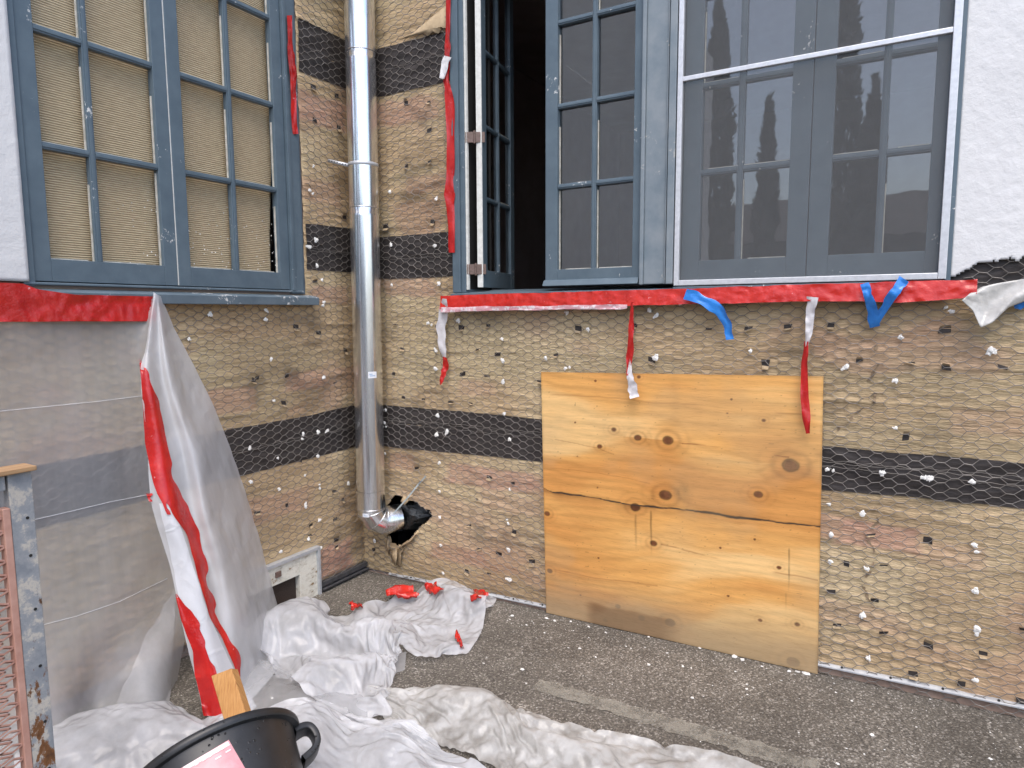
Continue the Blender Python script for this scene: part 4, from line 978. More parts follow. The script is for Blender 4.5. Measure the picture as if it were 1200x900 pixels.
ribbon('blue_tape', [(BLUE, [(1232, 345, 16, .03), (1208, 352, 15, .03), (1188, 358, 11, .034)])], RW, 'blue tape end showing behind the torn grey flap at the right edge', s=19, wob=.02)
ribbon('red_tape', [(RED, [(525, -30, 5, .034), (525, 40, 5, .034), (524, 62, 7, .034), (523, 95, 7, .036), (527, 120, 10, .036), (528, 200, 9, .036), (527, 225, 12, .036), (529, 250, 9, .036), (530, 296, 8, .036)])], RW, 'vertical red tape down the left jamb of the open window', s=21, n=60, wob=.05)
ribbon('tape_strip', [(TAPEEND, [(524, 66, 8, .042), (521, 78, 9, .05), (518, 92, 7, .055)])], RW, 'pale torn tape tag beside the top dark felt strip left of the open window', s=22, n=12)
ribbon('red_tape', [(RED, [(339, 18, 5, .024), (341, 60, 7, .024), (343, 85, 8, .028), (344, 110, 7, .024), (346, 157, 6, .024)])], LW, 'short vertical red tape on the right edge of the blind covered window', s=24, n=40, wob=.05)
# grey torn flap at the far right
def grey_flap():
    top = [(1140, 341), (1152, 336), (1168, 332), (1186, 329), (1205, 326), (1240, 322)]; bot = [(1127, 352), (1140, 364), (1149, 384), (1163, 378), (1182, 360), (1240, 338)]
    n, m_ = 40, 18; V = []
    for j in range(m_):
        f = j / (m_ - 1)
        for i in range(n):
            t = i / (n - 1) * 5; x = (1 - f) * np.interp(t, range(6), [p[0] for p in top]) + f * np.interp(t, range(6), [p[0] for p in bot]); y = (1 - f) * np.interp(t, range(6), [p[1] for p in top]) + f * np.interp(t, range(6), [p[1] for p in bot])
            d = .045 + .055 * f * (1 - i / (n - 1)) + .012 * math.sin(f * 4 + t * 1.3) + .006 * (ridge(np.array([t * .9]), np.array([f * 3.]), 81)[0] - .5)
            V.append(RW(x, y, d))
    o = mesh_obj('tape_flap', V, gridfaces(n, m_), GREYTAPE, None, True); s_ = o.modifiers.new('thick', 'SOLIDIFY'); s_.thickness = .001
    tag(o, 'torn grey tape flap peeling off at the broken stucco corner', 'tape')
grey_flap()

# =================================================================== PLASTIC
def catmull(P, t):
    n = len(P); i = np.clip(np.floor(t).astype(int), 0, n - 2); f = (t - i)[..., None] if P.ndim > 1 else (t - i)
    g = lambda k: P[np.clip(k, 0, n - 1)]
    p0, p1, p2, p3 = g(i - 1), g(i), g(i + 1), g(i + 2)
    return .5 * (2 * p1 + (p2 - p0) * f + (2 * p0 - 5 * p1 + 4 * p2 - p3) * f ** 2 + (3 * p1 - p0 - 3 * p2 + p3) * f ** 3)
def patch(rows, nu, nv):
    rows = np.array(rows, float)                       # r x c x 3
    t = np.linspace(0, rows.shape[1] - 1, nu); A = np.stack([catmull(r_, t) for r_ in rows])      # r x nu x 3
    v = np.linspace(0, rows.shape[0] - 1, nv); return np.stack([catmull(A[:, k], v) for k in range(nu)], 1)   # nv x nu x 3
def crumple(P, amp, s, f=1.0, ax_=(0, 1)):
    # displace along the local normal with broad creases
    du = np.gradient(P, axis=1); dv = np.gradient(P, axis=0); n_ = np.cross(du, dv); n_ /= np.linalg.norm(n_, axis=2, keepdims=True) + 1e-9
    a, c_ = P[..., 1] * f, P[..., 2] * f
    h = amp * ((ridge(a * 3 + c_ * 1.3, c_ * 2.1 - a, s, 3) - .5) + .6 * (fbm(a * 7, c_ * 5, s + 3, 3) - .5))
    return P + n_ * h[..., None]
# flat sheet over the lower wall
A_rows = [[(-150, 352, .058), (-20, 366, .058), (60, 364, .058), (130, 360, .058), (172, 352, .060), (184, 346, .062)],
          [(-150, 470, .035), (-20, 440, .035), (60, 432, .040), (130, 425, .045), (158, 420, .06), (172, 415, .10)],
          [(-150, 610, .030), (-20, 560, .035), (60, 545, .040), (130, 535, .040), (168, 530, .05), (186, 525, .10)],
          [(-150, 730, .040), (-20, 680, .045), (60, 660, .050), (130, 648, .050), (185, 640, .06), (208, 632, .10)],
          [(-150, 850, .060), (-20, 790, .065), (60, 765, .09), (118, 745, .10), (185, 720, .09), (222, 705, .12)],
          [(-150, 930, .10), (-20, 860, .12), (66, 835, .20), (112, 815, .12), (172, 800, .24), (212, 775, .16)],
          [(-150, 990, .16), (-20, 930, .22), (80, 880, .34), (120, 855, .20), (182, 836, .36), (204, 828, .20)]]
def drape():
    root = empty('plastic_sheet', (.1, -1.3, 0), 'hazy plastic sheet taped under the blind covered window and hanging to the ground', 'plastic sheet')
    P = patch([[LW(*p) for p in r_] for r_ in A_rows], 120, 150); P = crumple(crumple(P, .007, 201, 1.3), .0035, 207, 3.5)
    P[..., 2] = np.maximum(P[..., 2], gz(P[..., 0]) + .01)
    o = mesh_obj('flat_sheet', P.reshape(-1, 3), gridfaces(120, 150), PL_HANG, root, True)
    # lap lines (folds in the film) as thin raised creases
    b = MB()
    for px in ([(-60, 487), (0, 482), (60, 476), (110, 471), (166, 464)], [(36, 610), (80, 600), (130, 588), (172, 580)], [(40, 735), (90, 722), (140, 705), (196, 678)]):
        t = np.linspace(0, len(px) - 1, 40); xs = np.interp(t, range(len(px)), [p[0] for p in px]); ys = np.interp(t, range(len(px)), [p[1] for p in px])
        bv = BVHTree.FromPolygons([Vector(v) for v in P.reshape(-1, 3)], gridfaces(120, 150).tolist())
        pts = []
        for x, y in zip(xs, ys):
            d = ray(x, y); h = bv.ray_cast(Vector(CAM), Vector(d).normalized())
            if h[0]: pts.append(np.array(h[0]) - d / np.linalg.norm(d) * .001)
        if len(pts) > 2: b.tube(pts, .0016, 5)
    b.build('fold_line', [PL_PILE], o, True)
    # extra film layer added to whiten the foot like a lit fold
    bvA = BVHTree.FromPolygons([Vector(v) for v in P.reshape(-1, 3)], gridfaces(120, 150).tolist())
    for q4, sd_ in (([(172, 745), (206, 688), (198, 828), (132, 838)], 1),):
        V = []; n = 34; last = None
        for j in range(n):
            for i in range(n):
                u, v = i / (n - 1), j / (n - 1); p = (1 - u) * (1 - v) * np.array(q4[0]) + u * (1 - v) * np.array(q4[1]) + u * v * np.array(q4[2]) + (1 - u) * v * np.array(q4[3])
                p = p + 5 * (fbm(np.array([u * 3 + sd_ * 5]), np.array([v * 3]), 260 + sd_, 2)[0] - .5)
                d = ray(*p); d /= np.linalg.norm(d); h = bvA.ray_cast(Vector(CAM), Vector(d)); last = h[3] if h[0] else last
                V.append(CAM + d * ((last or 3.2) - .004 - .018 * (1 - u) * u * 4 * v * v))
        mesh_obj('highlight_film', V, gridfaces(n, n), PL_HANG, root, True)
    # the loose flap swinging out from the upper corner
    B_rows = [[(180, 342, .068), (182, 344, .075), (184, 345, .075), (186, 346, .070), (188, 347, .062), (190, 349, .055)],
              [(170, 410, .13), (174, 412, .15), (186, 412, .13), (194, 412, .15), (204, 410, .10), (216, 405, .050)],
              [(165, 440, .16), (176, 450, .19), (192, 455, .16), (205, 462, .19), (222, 465, .13), (243, 460, .045)],
              [(172, 520, .20), (190, 530, .25), (212, 530, .22), (228, 530, .26), (246, 530, .18), (268, 522, .045)],
              [(178, 592, .26), (202, 600, .32), (225, 600, .29), (243, 600, .33), (265, 600, .24), (292, 590, .05)],
              [(200, 668, .33), (228, 672, .39), (247, 672, .36), (264, 668, .38), (285, 664, .30), (310, 650, .07)],
              [(216, 742, .40), (244, 745, .46), (262, 742, .44), (278, 735, .44), (300, 722, .34), (324, 702, .10)],
              [(231, 806, .46), (256, 808, .53), (275, 804, .51), (290, 796, .48), (312, 775, .38), (333, 742, .16)],
              [(240, 850, .50), (266, 862, .58), (290, 856, .57), (306, 848, .54), (328, 822, .44), (345, 770, .22)]]
    Q = patch([[LW(*p) for p in r_] for r_ in B_rows], 90, 150); Q = crumple(crumple(Q, .014, 231, 1.3), .003, 237, 4)
    Q[..., 2] = np.maximum(Q[..., 2], gz(Q[..., 0]) + .012)
    f = mesh_obj('folded_flap', Q.reshape(-1, 3), gridfaces(90, 150), PL_FOLD, root, True)
    bv = BVHTree.FromPolygons([Vector(v) for v in Q.reshape(-1, 3)], gridfaces(90, 150).tolist())
    def strip(name, left, right, mat, off=.003, n=90, nw=7, s=0, jag=.8):
        ys = np.linspace(max(left[0][1], right[0][1]) if False else left[0][1], left[-1][1], n); V = []; ok = []
        xl = np.interp(ys, [p[1] for p in left], [p[0] for p in left]); xr = np.interp(ys, [p[1] for p in right], [p[0] for p in right])
        xl = xl + jag * 2.2 * (fbm(ys * .12, ys * 0, s + 300, 3) - .5); xr = xr + jag * 2.8 * (fbm(ys * .14, ys * 0, s + 310, 3) - .5) + (8.0 * (_h(np.floor(ys / 21), ys * 0, s + 330) - .5) * (np.arange(n) > 3) * (np.arange(n) < n - 4)) * (mat is RED)
        last = None
        for i in range(n):
            for k in range(nw):
                x = xl[i] + (xr[i] - xl[i]) * k / (nw - 1); d = ray(x, ys[i]); d = d / np.linalg.norm(d); h = bv.ray_cast(Vector(CAM), Vector(d))
                if h[0] is None:
                    dep = last if last is not None else 3.0
                else: dep = h[3]
                last = dep; V.append(CAM + d * (dep - off - .002 * vn(np.array([i * .6]), np.array([k * 1.1]), s + 320)[0]))
        V = np.array(V).reshape(n, nw, 3)
        for _ in range(2): V[1:-1] = (V[:-2] + 2 * V[1:-1] + V[2:]) / 4
        return mesh_obj(name, V.reshape(-1, 3), gridfaces(nw, n), mat, f, True)
    PLW = plastic('doubled_plastic', .95, (.78, .79, .82), .35, 0, 18, .3)
    strip('doubled_hem', [(186, 590), (200, 650), (208, 695), (228, 765), (244, 812), (262, 838)], [(203, 590), (222, 650), (245, 720), (262, 760), (280, 795), (303, 832)], PLW, .002, s=9)
    strip('tape_strip', [(163, 420), (165, 440), (167, 470), (170, 520), (178, 560), (186, 583), (197, 590), (203, 604), (219, 626), (233, 680), (244, 716), (248, 728), (260, 747), (271, 772), (279, 793)],
          [(164, 420), (174, 440), (183, 460), (194, 512), (202, 545), (207, 567), (213, 583), (220, 604), (232, 626), (244, 680), (253, 716), (260, 730), (268, 745), (281, 770), (282, 793)], RED, .005, 120, s=1)
    strip('tape_strip', [(205, 696), (212, 727), (226, 762), (228, 790), (234, 815), (238, 839)], [(207, 696), (230, 727), (246, 764), (254, 790), (258, 815), (264, 839)], RED, .005, 70, s=2)
    strip('tape_strip', [(171, 578), (173, 584), (175, 588)], [(176, 574), (180, 580), (178, 588)], RED, .006, 14, s=3)
    strip('tape_strip', [(184, 578), (190, 590), (196, 603)], [(193, 576), (199, 590), (200, 603)], RED, .007, 16, s=4)
drape()

# settled shapes of the three crumpled sheets: second differences in millimetres
def unpack(data, nv, nu, lo):
    d = np.array(data, float).reshape(3, nv, nu)
    return np.moveaxis(np.cumsum(np.cumsum(d, axis=2), axis=1) * .001, 0, -1) + np.array(lo)
PILES = {}
PILES['h1'] = ([[70,6,-8,-2,-3,-12,-6,4,-22,-12,-14,4,17,18,20,20,23,-2,5,15,19,14,21,18,20,-17,-2,20,17,20,20,20,14,15,20,4,7,11,7,11,22,-2,-3,-3,-11,19,22,19,23,6,4,5,6,4,8,7,9,11,17,20,20,22,20,
19,22,20,23,20,22,21,13,10,5,1,16,-12,-3,2,1,-18,36,-6,-2,-12,-1,2,3,-5,-14,23,-5,4,-5,6,-6,-6,-9,5,19,-1,0,-1,-2,-1,5,-2,-2,-1,-3,-8,5,-17,-4,-1,7,-8,15,-1,-9,2,-3,2,2,5,4,-7,4,5,
4,4,0,-2,0,-4,1,0,0,-3,-2,3,-1,0,9,2,10,3,-7,3,-5,3,-7,2,-1,2,2,8,-2,5,-16,1,15,-18,21,-7,5,-13,-9,-2,4,27,-5,-2,1,-1,0,-1,-3,1,-1,1,-1,-6,-6,13,-27,20,-17,13,1,-10,0,-5,0,-3,2,2,1,
18,2,1,0,-4,3,-2,1,1,-2,-1,-2,4,-5,0,0,0,2,7,12,-4,-4,2,-3,5,-1,2,-20,23,-7,15,-3,-9,12,-10,-6,12,-1,2,-3,4,-5,9,0,-9,6,1,-1,-1,-1,-3,1,0,-1,1,-3,3,-5,1,-1,-17,15,8,-2,-9,-1,-5,-8,
10,7,-2,3,0,1,1,0,1,-7,3,-2,2,2,1,-5,1,1,-5,-1,3,-3,3,17,-11,-9,2,17,-9,-3,9,-3,-16,24,-3,5,2,-3,-3,4,-4,-2,-4,-5,2,11,-5,-2,10,-3,-1,-2,2,0,-2,2,-2,0,0,2,-5,-1,-3,3,5,-1,-8,-1,7,
-2,0,0,-3,1,3,-3,0,1,0,1,2,-5,0,1,-2,0,1,1,-3,5,-3,-2,-2,-1,1,1,1,11,-2,-9,3,17,-10,1,9,-5,8,-8,3,-2,3,-6,5,-2,7,-4,-1,3,-1,-2,-2,1,0,0,-2,-1,-2,-2,4,-2,0,1,3,0,-10,8,-5,3,-1,-2,1,
0,-1,0,-1,-7,-1,11,-1,-5,-4,1,-3,7,0,0,2,-5,-1,4,0,-1,-1,-1,-2,2,-2,27,-12,-6,3,0,1,-4,11,3,-4,3,-6,7,-9,0,12,-3,-1,0,-1,4,-1,-4,1,1,-2,0,-5,1,0,1,3,-4,-1,1,-11,2,10,-6,5,-2,0,-6,6,
0,-5,2,1,-2,1,2,1,-14,-1,3,6,-7,2,6,-1,0,-2,5,-2,0,-1,-1,5,0,-8,-1,0,13,8,3,-2,2,1,-6,-5,2,9,-2,-4,3,4,-3,-4,3,0,-2,-2,4,-2,4,-5,0,3,-5,0,2,-2,-1,-1,1,-1,-12,10,4,-13,13,-1,0,-2,0,
-2,3,-2,-2,0,0,-2,3,-5,7,-5,-3,-4,7,2,-5,3,0,0,-2,1,-1,3,-1,-1,1,3,-11,4,23,0,-1,-2,2,-6,6,2,0,-7,3,8,-4,-2,3,-1,-2,-1,1,2,-3,2,-5,3,0,-2,3,-3,-2,0,-1,2,-3,1,-6,1,-1,-1,1,-3,0,6,2,
-5,1,2,-1,-2,0,0,0,2,-4,8,-1,-2,-6,0,1,0,-1,1,1,1,-2,0,-3,0,2,3,6,-16,25,-2,1,-1,-2,7,-1,-6,0,4,-3,-1,4,1,-3,1,-1,0,-1,-1,-4,6,-1,0,-3,1,-5,3,-1,0,-1,-1,3,-12,7,-3,-3,12,-4,-3,2,-5,
1,3,-2,1,1,-1,-1,-2,1,3,2,-7,0,3,0,-3,1,-2,1,-1,0,1,-1,-2,4,1,-3,1,-3,9,21,4,-3,2,0,0,0,4,-2,-5,3,1,-1,0,0,-1,1,-2,0,-4,6,-7,5,-8,3,0,0,2,-1,-1,-1,-11,-5,14,0,0,-1,-8,0,11,-1,-1,0,
-2,1,0,-1,0,-2,2,-4,3,-2,3,2,-4,5,0,-6,1,-2,1,0,-1,3,-5,-1,1,2,1,3,-4,24,0,1,-1,-1,-1,2,2,-4,3,1,-2,0,-1,1,0,-2,1,-1,0,-1,0,-6,6,2,-9,4,-1,-1,0,-7,12,-6,-11,10,0,-2,1,-1,-1,1,1,0,0,
-2,0,-1,1,0,-2,2,-4,5,-1,-2,3,-1,-3,1,-2,1,-1,-2,2,-1,1,-4,3,-4,-2,1,8,25,-8,0,8,-5,5,-1,-14,18,-2,-4,3,0,-1,-1,-1,0,-1,-3,3,-5,-2,2,-2,-4,4,4,-2,0,-2,1,-7,-4,10,-5,0,4,-2,0,-2,2,0,
-1,-1,0,0,0,-1,0,-1,0,1,-3,2,3,-3,-5,1,6,-1,-3,-1,0,-2,-1,4,0,-7,1,5,-2,-2,22,-5,3,-9,9,-15,9,13,-14,1,9,-3,2,-1,2,-2,-1,1,1,-4,4,0,-2,2,0,-3,-3,0,-1,-3,-3,2,-1,-1,2,2,-4,2,0,0,-2,
2,0,-1,-1,0,-1,0,0,-1,-2,0,2,1,-1,-1,4,2,-7,-2,4,-3,-1,0,-2,2,0,1,1,-9,5,-5,21,2,-13,3,-7,22,-16,9,-3,4,0,3,-2,0,-2,4,-8,1,0,3,-2,-4,-1,-1,-1,5,-2,1,-1,-10,2,-3,8,-1,-2,-2,2,5,-2,
-2,0,0,0,1,0,-2,-1,-1,1,0,0,-1,-1,0,1,4,0,-5,4,-2,-3,0,1,-3,3,-8,7,-4,3,-2,-3,3,19,0,2,-9,11,-12,15,-5,3,0,0,-1,-1,2,0,-13,8,-3,3,-4,5,2,-1,-2,-1,0,-1,-2,-11,11,4,-1,-4,-1,0,-4,-3,
1,2,4,-4,0,1,0,0,-1,0,0,-1,-2,2,0,-1,-2,0,4,-3,4,-4,3,-1,-1,-2,0,-2,1,-5,3,-4,3,3,-7,15,1,-1,11,-13,13,-8,-7,12,0,-1,-4,-1,0,1,-2,0,2,-1,2,-1,0,-2,2,1,-2,0,-7,2,7,-3,-5,1,-2,-3,7,
-3,1,-4,1,2,0,-1,0,-1,1,-1,0,-6,1,0,2,1,2,-2,-2,7,-2,0,0,-1,1,-2,-1,-1,2,-2,-2,0,2,-9,4,19,-3,9,1,3,-17,-1,12,-1,3,-6,5,0,-6,-2,6,-3,-1,0,1,-2,-3,5,-1,0,-1,-5,10,0,-18,5,7,-2,-5,6,
-7,3,-4,2,-1,5,-2,0,-1,-1,1,-2,-4,3,1,-1,0,-2,-1,5,-3,0,-1,4,0,0,-1,0,-1,-1,0,-1,1,0,-4,3,-1,13,14,-2,0,-4,6,0,-7,-7,0,9,0,1,0,-3,-1,1,-1,-2,0,-1,4,0,-1,0,-5,1,-2,-4,7,-7,5,4,-5,-6,
7,-2,0,-1,-1,-2,3,-1,1,1,-2,0,-1,-1,-2,0,0,2,0,-4,2,-3,6,-1,0,1,0,-1,-1,2,-4,2,-3,-2,1,1,0,20,-7,6,1,6,0,0,-5,6,-6,-2,1,-10,4,1,5,0,-3,0,0,-1,5,-1,-1,-1,2,-1,-4,5,-1,-3,-8,2,5,-1,
-7,5,-2,1,-1,1,-1,2,0,-2,0,-2,1,0,-2,0,0,-1,2,1,-1,0,-1,1,0,0,0,-1,1,-1,0,-3,3,0,-1,-4,3,16,12,-4,1,2,0,-3,5,-9,3,0,-6,11,-3,0,-3,0,-3,-1,-2,1,-2,2,-1,2,-1,1,-1,2,-4,2,-1,-1,-1,0,
-1,-5,4,-3,0,0,1,-3,-2,5,-2,2,-4,1,3,-3,0,0,-1,1,0,1,0,-1,1,0,-2,2,-1,-1,1,1,-2,0,1,-1,-3,26,-3,2,0,1,-4,4,0,-2,4,-5,3,0,-1,-2,2,-5,-1,1,-4,0,-3,2,2,-1,4,-2,-1,-1,3,-5,3,-2,-1,-1,0,
0,-6,5,-2,0,-2,-1,-1,0,7,-2,-2,-2,-1,2,-1,0,0,-1,1,0,1,0,0,0,-2,-1,1,0,-2,1,1,0,0,3,-6,24,1,0,1,-4,3,-4,-4,11,-7,4,1,-2,1,0,-2,1,1,-9,3,-4,4,-6,3,-4,3,4,1,-2,-2,0,-2,1,1,-2,-1,-2,2,
-4,3,-7,2,1,7,-3,-11,4,8,-5,-1,1,0,-1,0,1,0,0,-1,0,-1,1,1,1,-2,-1,1,-2,1,-4,2,-4,6,22,-5,9,-1,-1,0,3,1,-9,4,1,-2,2,1,0,-1,-1,-1,1,-5,-2,-7,6,-6,6,-4,1,-3,7,-4,4,2,-11,-4,-1,11,-1,
-1,2,-7,7,-8,1,-2,3,-2,4,-2,4,-2,-3,0,2,-1,0,0,-1,0,1,0,-1,2,-2,0,1,0,-1,-2,5,-5,2,-1,7,15,-4,8,0,1,-5,-4,7,1,0,0,-1,-1,1,-1,0,-2,1,-4,3,1,-11,5,-6,4,-6,5,-1,2,4,-9,-2,7,0,-5,3,-5,
1,3,-4,5,-5,-1,-4,5,-1,-2,5,-1,-1,-1,0,0,0,-1,1,0,0,0,1,0,-1,-1,0,1,-1,-1,-1,2,2,-2,16,1,6,-14,13,-9,3,5,7,-4,0,1,-1,-4,2,-1,-1,4,-1,-2,-2,-4,5,-5,1,-6,4,0,0,2,-2,-9,12,-5,-4,0,1,3,
-2,2,-1,-1,4,-8,1,3,-3,-6,2,1,6,-4,1,0,2,0,-4,-1,0,1,-2,1,2,2,-2,0,0,-2,0,-2,1,0,15,-4,4,6,-6,5,0,9,-12,7,1,-2,1,-1,-3,-1,0,2,-9,8,-1,2,-3,-1,-2,0,-3,-1,1,1,-3,-3,5,-5,7,-5,2,0,0,
-1,2,0,-3,5,-6,-1,-4,7,-12,7,-8,7,2,0,0,-2,6,-1,-3,0,1,-1,-1,0,0,0,1,1,-4,2,-3,2,21,3,-14,13,-9,4,4,-5,8,-2,0,1,-1,-2,0,-2,3,-10,7,-1,1,1,0,-1,-1,-3,-5,2,-2,2,-11,8,3,-1,0,1,-4,5,
-2,-1,-1,2,1,-2,3,-3,-1,-1,0,-8,8,-1,-2,-1,0,2,-2,4,1,-3,0,-2,1,0,0,1,0,0,-1,-1,2,-3,15,-6,4,-5,15,5,2,-7,0,1,0,0,1,0,-4,-5,2,1,0,0,-4,-1,3,0,1,-2,6,-12,4,-6,9,-6,-3,7,-8,1,2,-1,1,
0,2,-3,3,-1,-1,-1,-3,-3,4,2,-5,1,0,2,-4,4,0,-3,3,-2,1,0,-1,1,-1,-4,2,2,1,-1,-1,1,14,-9,5,-2,-3,0,14,4,4,-2,1,-1,-1,-1,-3,4,-3,-1,0,1,1,-6,3,0,-2,0,-2,4,-12,-2,-2,16,-12,3,1,1,-2,2,
0,-2,-2,8,-7,-3,5,-1,2,-2,-1,-2,1,-2,0,-1,-1,-3,-1,3,0,2,0,2,-4,0,-1,3,-2,-1,3,0,0,2,12,10,-9,4,3,5,-7,9,-3,2,-1,2,-2,1,1,-1,-8,1,2,-7,4,5,-9,-3,-1,8,-1,4,-2,0,-1,-7,-1,-6,10,-3,4,
-8,1,7,-4,-4,5,-2,0,1,-3,3,0,-1,0,-5,2,2,0,0,-2,-3,-2,6,0,-3,6,-8,3,0,-1,2,-1,1,-1,-1,9,4,10,1,0,1,1,1,-1,1,0,-2,0,2,-1,-1,1,0,-4,3,-11,-2,5,-4,0,-4,6,-10,11,4,-3,-1,1,-4,-6,1,-3,4,
1,-2,6,-4,0,3,-6,6,1,-4,1,-3,-2,7,-11,4,5,-8,3,4,-2,-6,1,0,1,4,-1,-1,0,-2,1,0,1,0,24,0,0,0,0,2,-1,0,3,-5,3,-5,2,4,1,-1,-1,-2,0,-4,4,-4,-8,1,-1,-2,-4,7,-10,6,10,1,-4,-1,-1,-2,-2,0,0,
-1,2,-8,0,12,-2,-10,1,7,-5,3,3,-3,4,-11,1,9,-4,-3,2,2,-4,2,1,-1,0,-1,1,0,0,0,0,-1,23,0,0,1,3,-6,1,-5,3,6,-2,0,0,-8,5,6,0,-4,-2,2,-1,1,2,-1,-4,-6,-5,-1,2,1,-12,10,4,2,-1,0,1,-4,-2,
-1,-4,15,-11,-11,13,-1,2,-4,3,1,-2,-1,-2,6,-10,0,4,1,1,0,1,0,-5,3,-1,1,0,0,-2,1,0,1,24,1,2,-11,-7,11,-5,4,-5,2,5,6,-12,10,-8,1,-3,13,-5,0,-1,1,-2,0,-1,2,-4,-3,1,-7,11,-11,1,0,0,3,0,
-3,0,-1,2,-5,11,-3,-9,7,-4,2,1,-2,1,-2,3,1,-3,-1,1,-1,0,0,-2,2,-1,0,1,-2,0,0,0,-1,0,0,16,3,0,7,1,-18,4,9,3,1,-12,-1,10,-9,9,-3,-2,-2,9,-4,-4,-6,5,1,6,-2,-1,-4,0,-2,-2,1,1,-2,1,-1,
-1,3,-2,-2,-2,1,2,-6,5,1,0,-2,0,0,-4,4,0,1,4,-5,-1,2,-2,-1,2,-2,0,-2,1,1,-1,0,0,0,0,-1,22,-8,6,-6,7,6,-3,-7,-2,-3,6,7,-6,7,-13,5,9,-8,-6,-2,-4,19,-8,5,-6,-8,11,1,-9,5,-1,0,-1,-1,-4,
0,3,1,-2,0,-3,1,0,1,-7,7,1,-3,-2,1,4,-3,3,-8,6,2,-4,-1,1,-1,0,-1,1,2,-3,1,-1,-1,1,-1,-1,1,24,1,-15,10,-7,10,2,-3,2,1,2,-12,8,0,0,-4,-10,-3,-3,9,6,-22,5,9,-1,2,-5,10,6,-15,4,4,0,-2,
-1,-1,-2,1,4,-1,-5,-1,-13,22,-8,-8,11,-2,-1,1,0,2,-1,4,-9,0,3,1,-1,1,-2,-1,1,-3,3,0,-2,1,-1,1,1,-1,23,-2,2,-4,11,-10,2,3,1,0,0,-2,0,-2,-1,-7,2,1,0,-10,0,10,3,-18,1,7,-1,3,-4,12,-14,
1,-5,17,-7,1,-4,2,-1,3,3,-9,5,-11,18,-12,-15,20,0,-5,1,0,2,-1,-4,7,-1,-4,1,0,2,-1,0,-4,1,-1,1,-1,0,0,-1,0,18,6,3,1,-8,7,0,-1,0,1,-5,1,1,-3,4,-3,4,-1,-1,-2,0,-5,-7,7,4,2,-4,-16,14,
-4,6,-10,12,-18,14,-9,6,-12,-3,0,15,1,0,-6,-15,18,-6,-13,2,18,-3,0,-10,7,5,-8,4,0,-3,-1,0,5,-2,-1,-3,0,2,0,0,-1,1,-1,25,1,-4,1,2,-1,2,1,1,-6,6,-2,-7,0,5,-1,1,1,1,-3,-1,0,-1,-5,2,-6,
4,4,-15,4,8,-2,-11,0,4,9,-8,2,-4,-7,-3,20,-1,-1,3,-20,17,-14,1,-7,1,0,12,-5,10,-1,-9,1,3,0,0,-1,-6,5,0,-1,1,0,0,0,0,0,24,-6,6,-1,3,2,-2,1,-4,4,-2,3,1,-4,-4,6,-4,-6,7,0,-2,2,-5,1,-5,
0,-3,0,8,-11,-2,15,-8,2,-15,7,7,2,-2,0,-16,-3,17,-6,5,2,-11,9,0,-8,3,2,-10,2,2,0,5,1,1,-3,0,-5,5,-2,1,0,0,-1,0,0,-3,1,21,-1,2,5,-2,-1,2,0,1,0,2,-1,1,-2,-5,-6,4,2,-5,8,-4,0,1,-1,-7,
3,1,-3,-2,0,-3,-4,14,-7,7,-15,-3,6,6,1,-1,-18,3,16,-9,10,-10,4,-1,-5,0,-4,11,-2,-9,6,2,0,-1,2,-1,1,-8,3,-1,3,-1,1,-1,-4,2,0,19,6,-3,2,1,1,0,1,0,-1,-3,3,2,0,0,0,-11,3,1,-2,5,-4,3,-4,
4,-10,2,4,-9,2,1,-4,1,10,-12,1,4,-1,2,1,3,-10,-9,9,-1,7,1,-12,1,5,-5,3,-2,-2,7,0,-1,1,-3,1,2,-3,-3,2,0,-1,-2,-3,-2,9,-5,0,25,0,-1,0,1,2,0,-1,-1,2,1,1,-2,1,-1,-3,-1,-9,4,0,1,-1,3,3,
-5,2,-11,2,7,-3,-5,1,-4,4,6,-6,1,-13,3,11,0,6,-18,-3,21,-14,6,-4,2,-1,2,-8,-3,6,-2,3,1,-1,2,-1,-4,4,-5,0,0,-11,9,-3,7,-8,7,0,5,6,12,1,1,-5,1,2,-14,6,7,2,2,1,-5,0,-2,3,-13,10,-1,6,
-7,1,3,0,0,-7,-13,11,3,-4,0,-5,2,5,-10,9,-14,-1,3,13,5,-14,-18,26,0,2,-9,-1,0,5,0,-4,1,-3,0,4,1,2,1,-8,14,-16,-16,17,-9,11,-8,8,-2,-2,],
[283,3,24,23,25,20,23,23,-6,15,15,19,13,12,10,10,5,21,20,17,13,20,3,-1,-3,-3,-1,7,13,12,11,10,5,4,13,17,23,22,22,20,8,24,23,24,20,14,3,17,-2,19,19,20,24,23,23,24,21,20,13,7,5,9,5,3,
8,0,6,1,2,7,-17,-18,-26,19,-6,-4,-2,1,-1,-2,28,-2,-2,-10,1,-3,-7,5,14,-10,1,-5,3,-10,-5,-1,1,0,9,3,-1,-1,-2,1,6,-1,-3,-1,0,0,-1,2,4,-1,-1,-3,4,1,16,-12,11,-1,-1,0,-6,1,-3,-5,-3,-3,
0,4,0,-10,3,1,0,0,-2,3,1,-2,22,2,-21,-2,5,2,-4,1,-2,-1,0,4,2,4,1,-5,16,-2,-10,9,-12,6,-4,-12,0,2,0,19,-10,2,-1,0,1,1,-4,0,1,3,-1,-2,1,1,5,-7,3,2,0,6,-1,10,0,-1,1,-2,1,-7,-12,0,-1,2,
-2,0,3,4,-4,-2,-3,8,-8,3,0,0,1,19,-20,3,-1,-1,-1,2,-1,0,-1,8,-4,1,-1,10,-9,3,7,-5,-2,-1,-9,4,-3,9,9,-19,11,-1,1,-2,2,-5,2,3,-1,0,-1,1,-1,0,-1,6,-2,-1,-1,2,0,4,10,-5,-7,4,-10,1,2,-3,
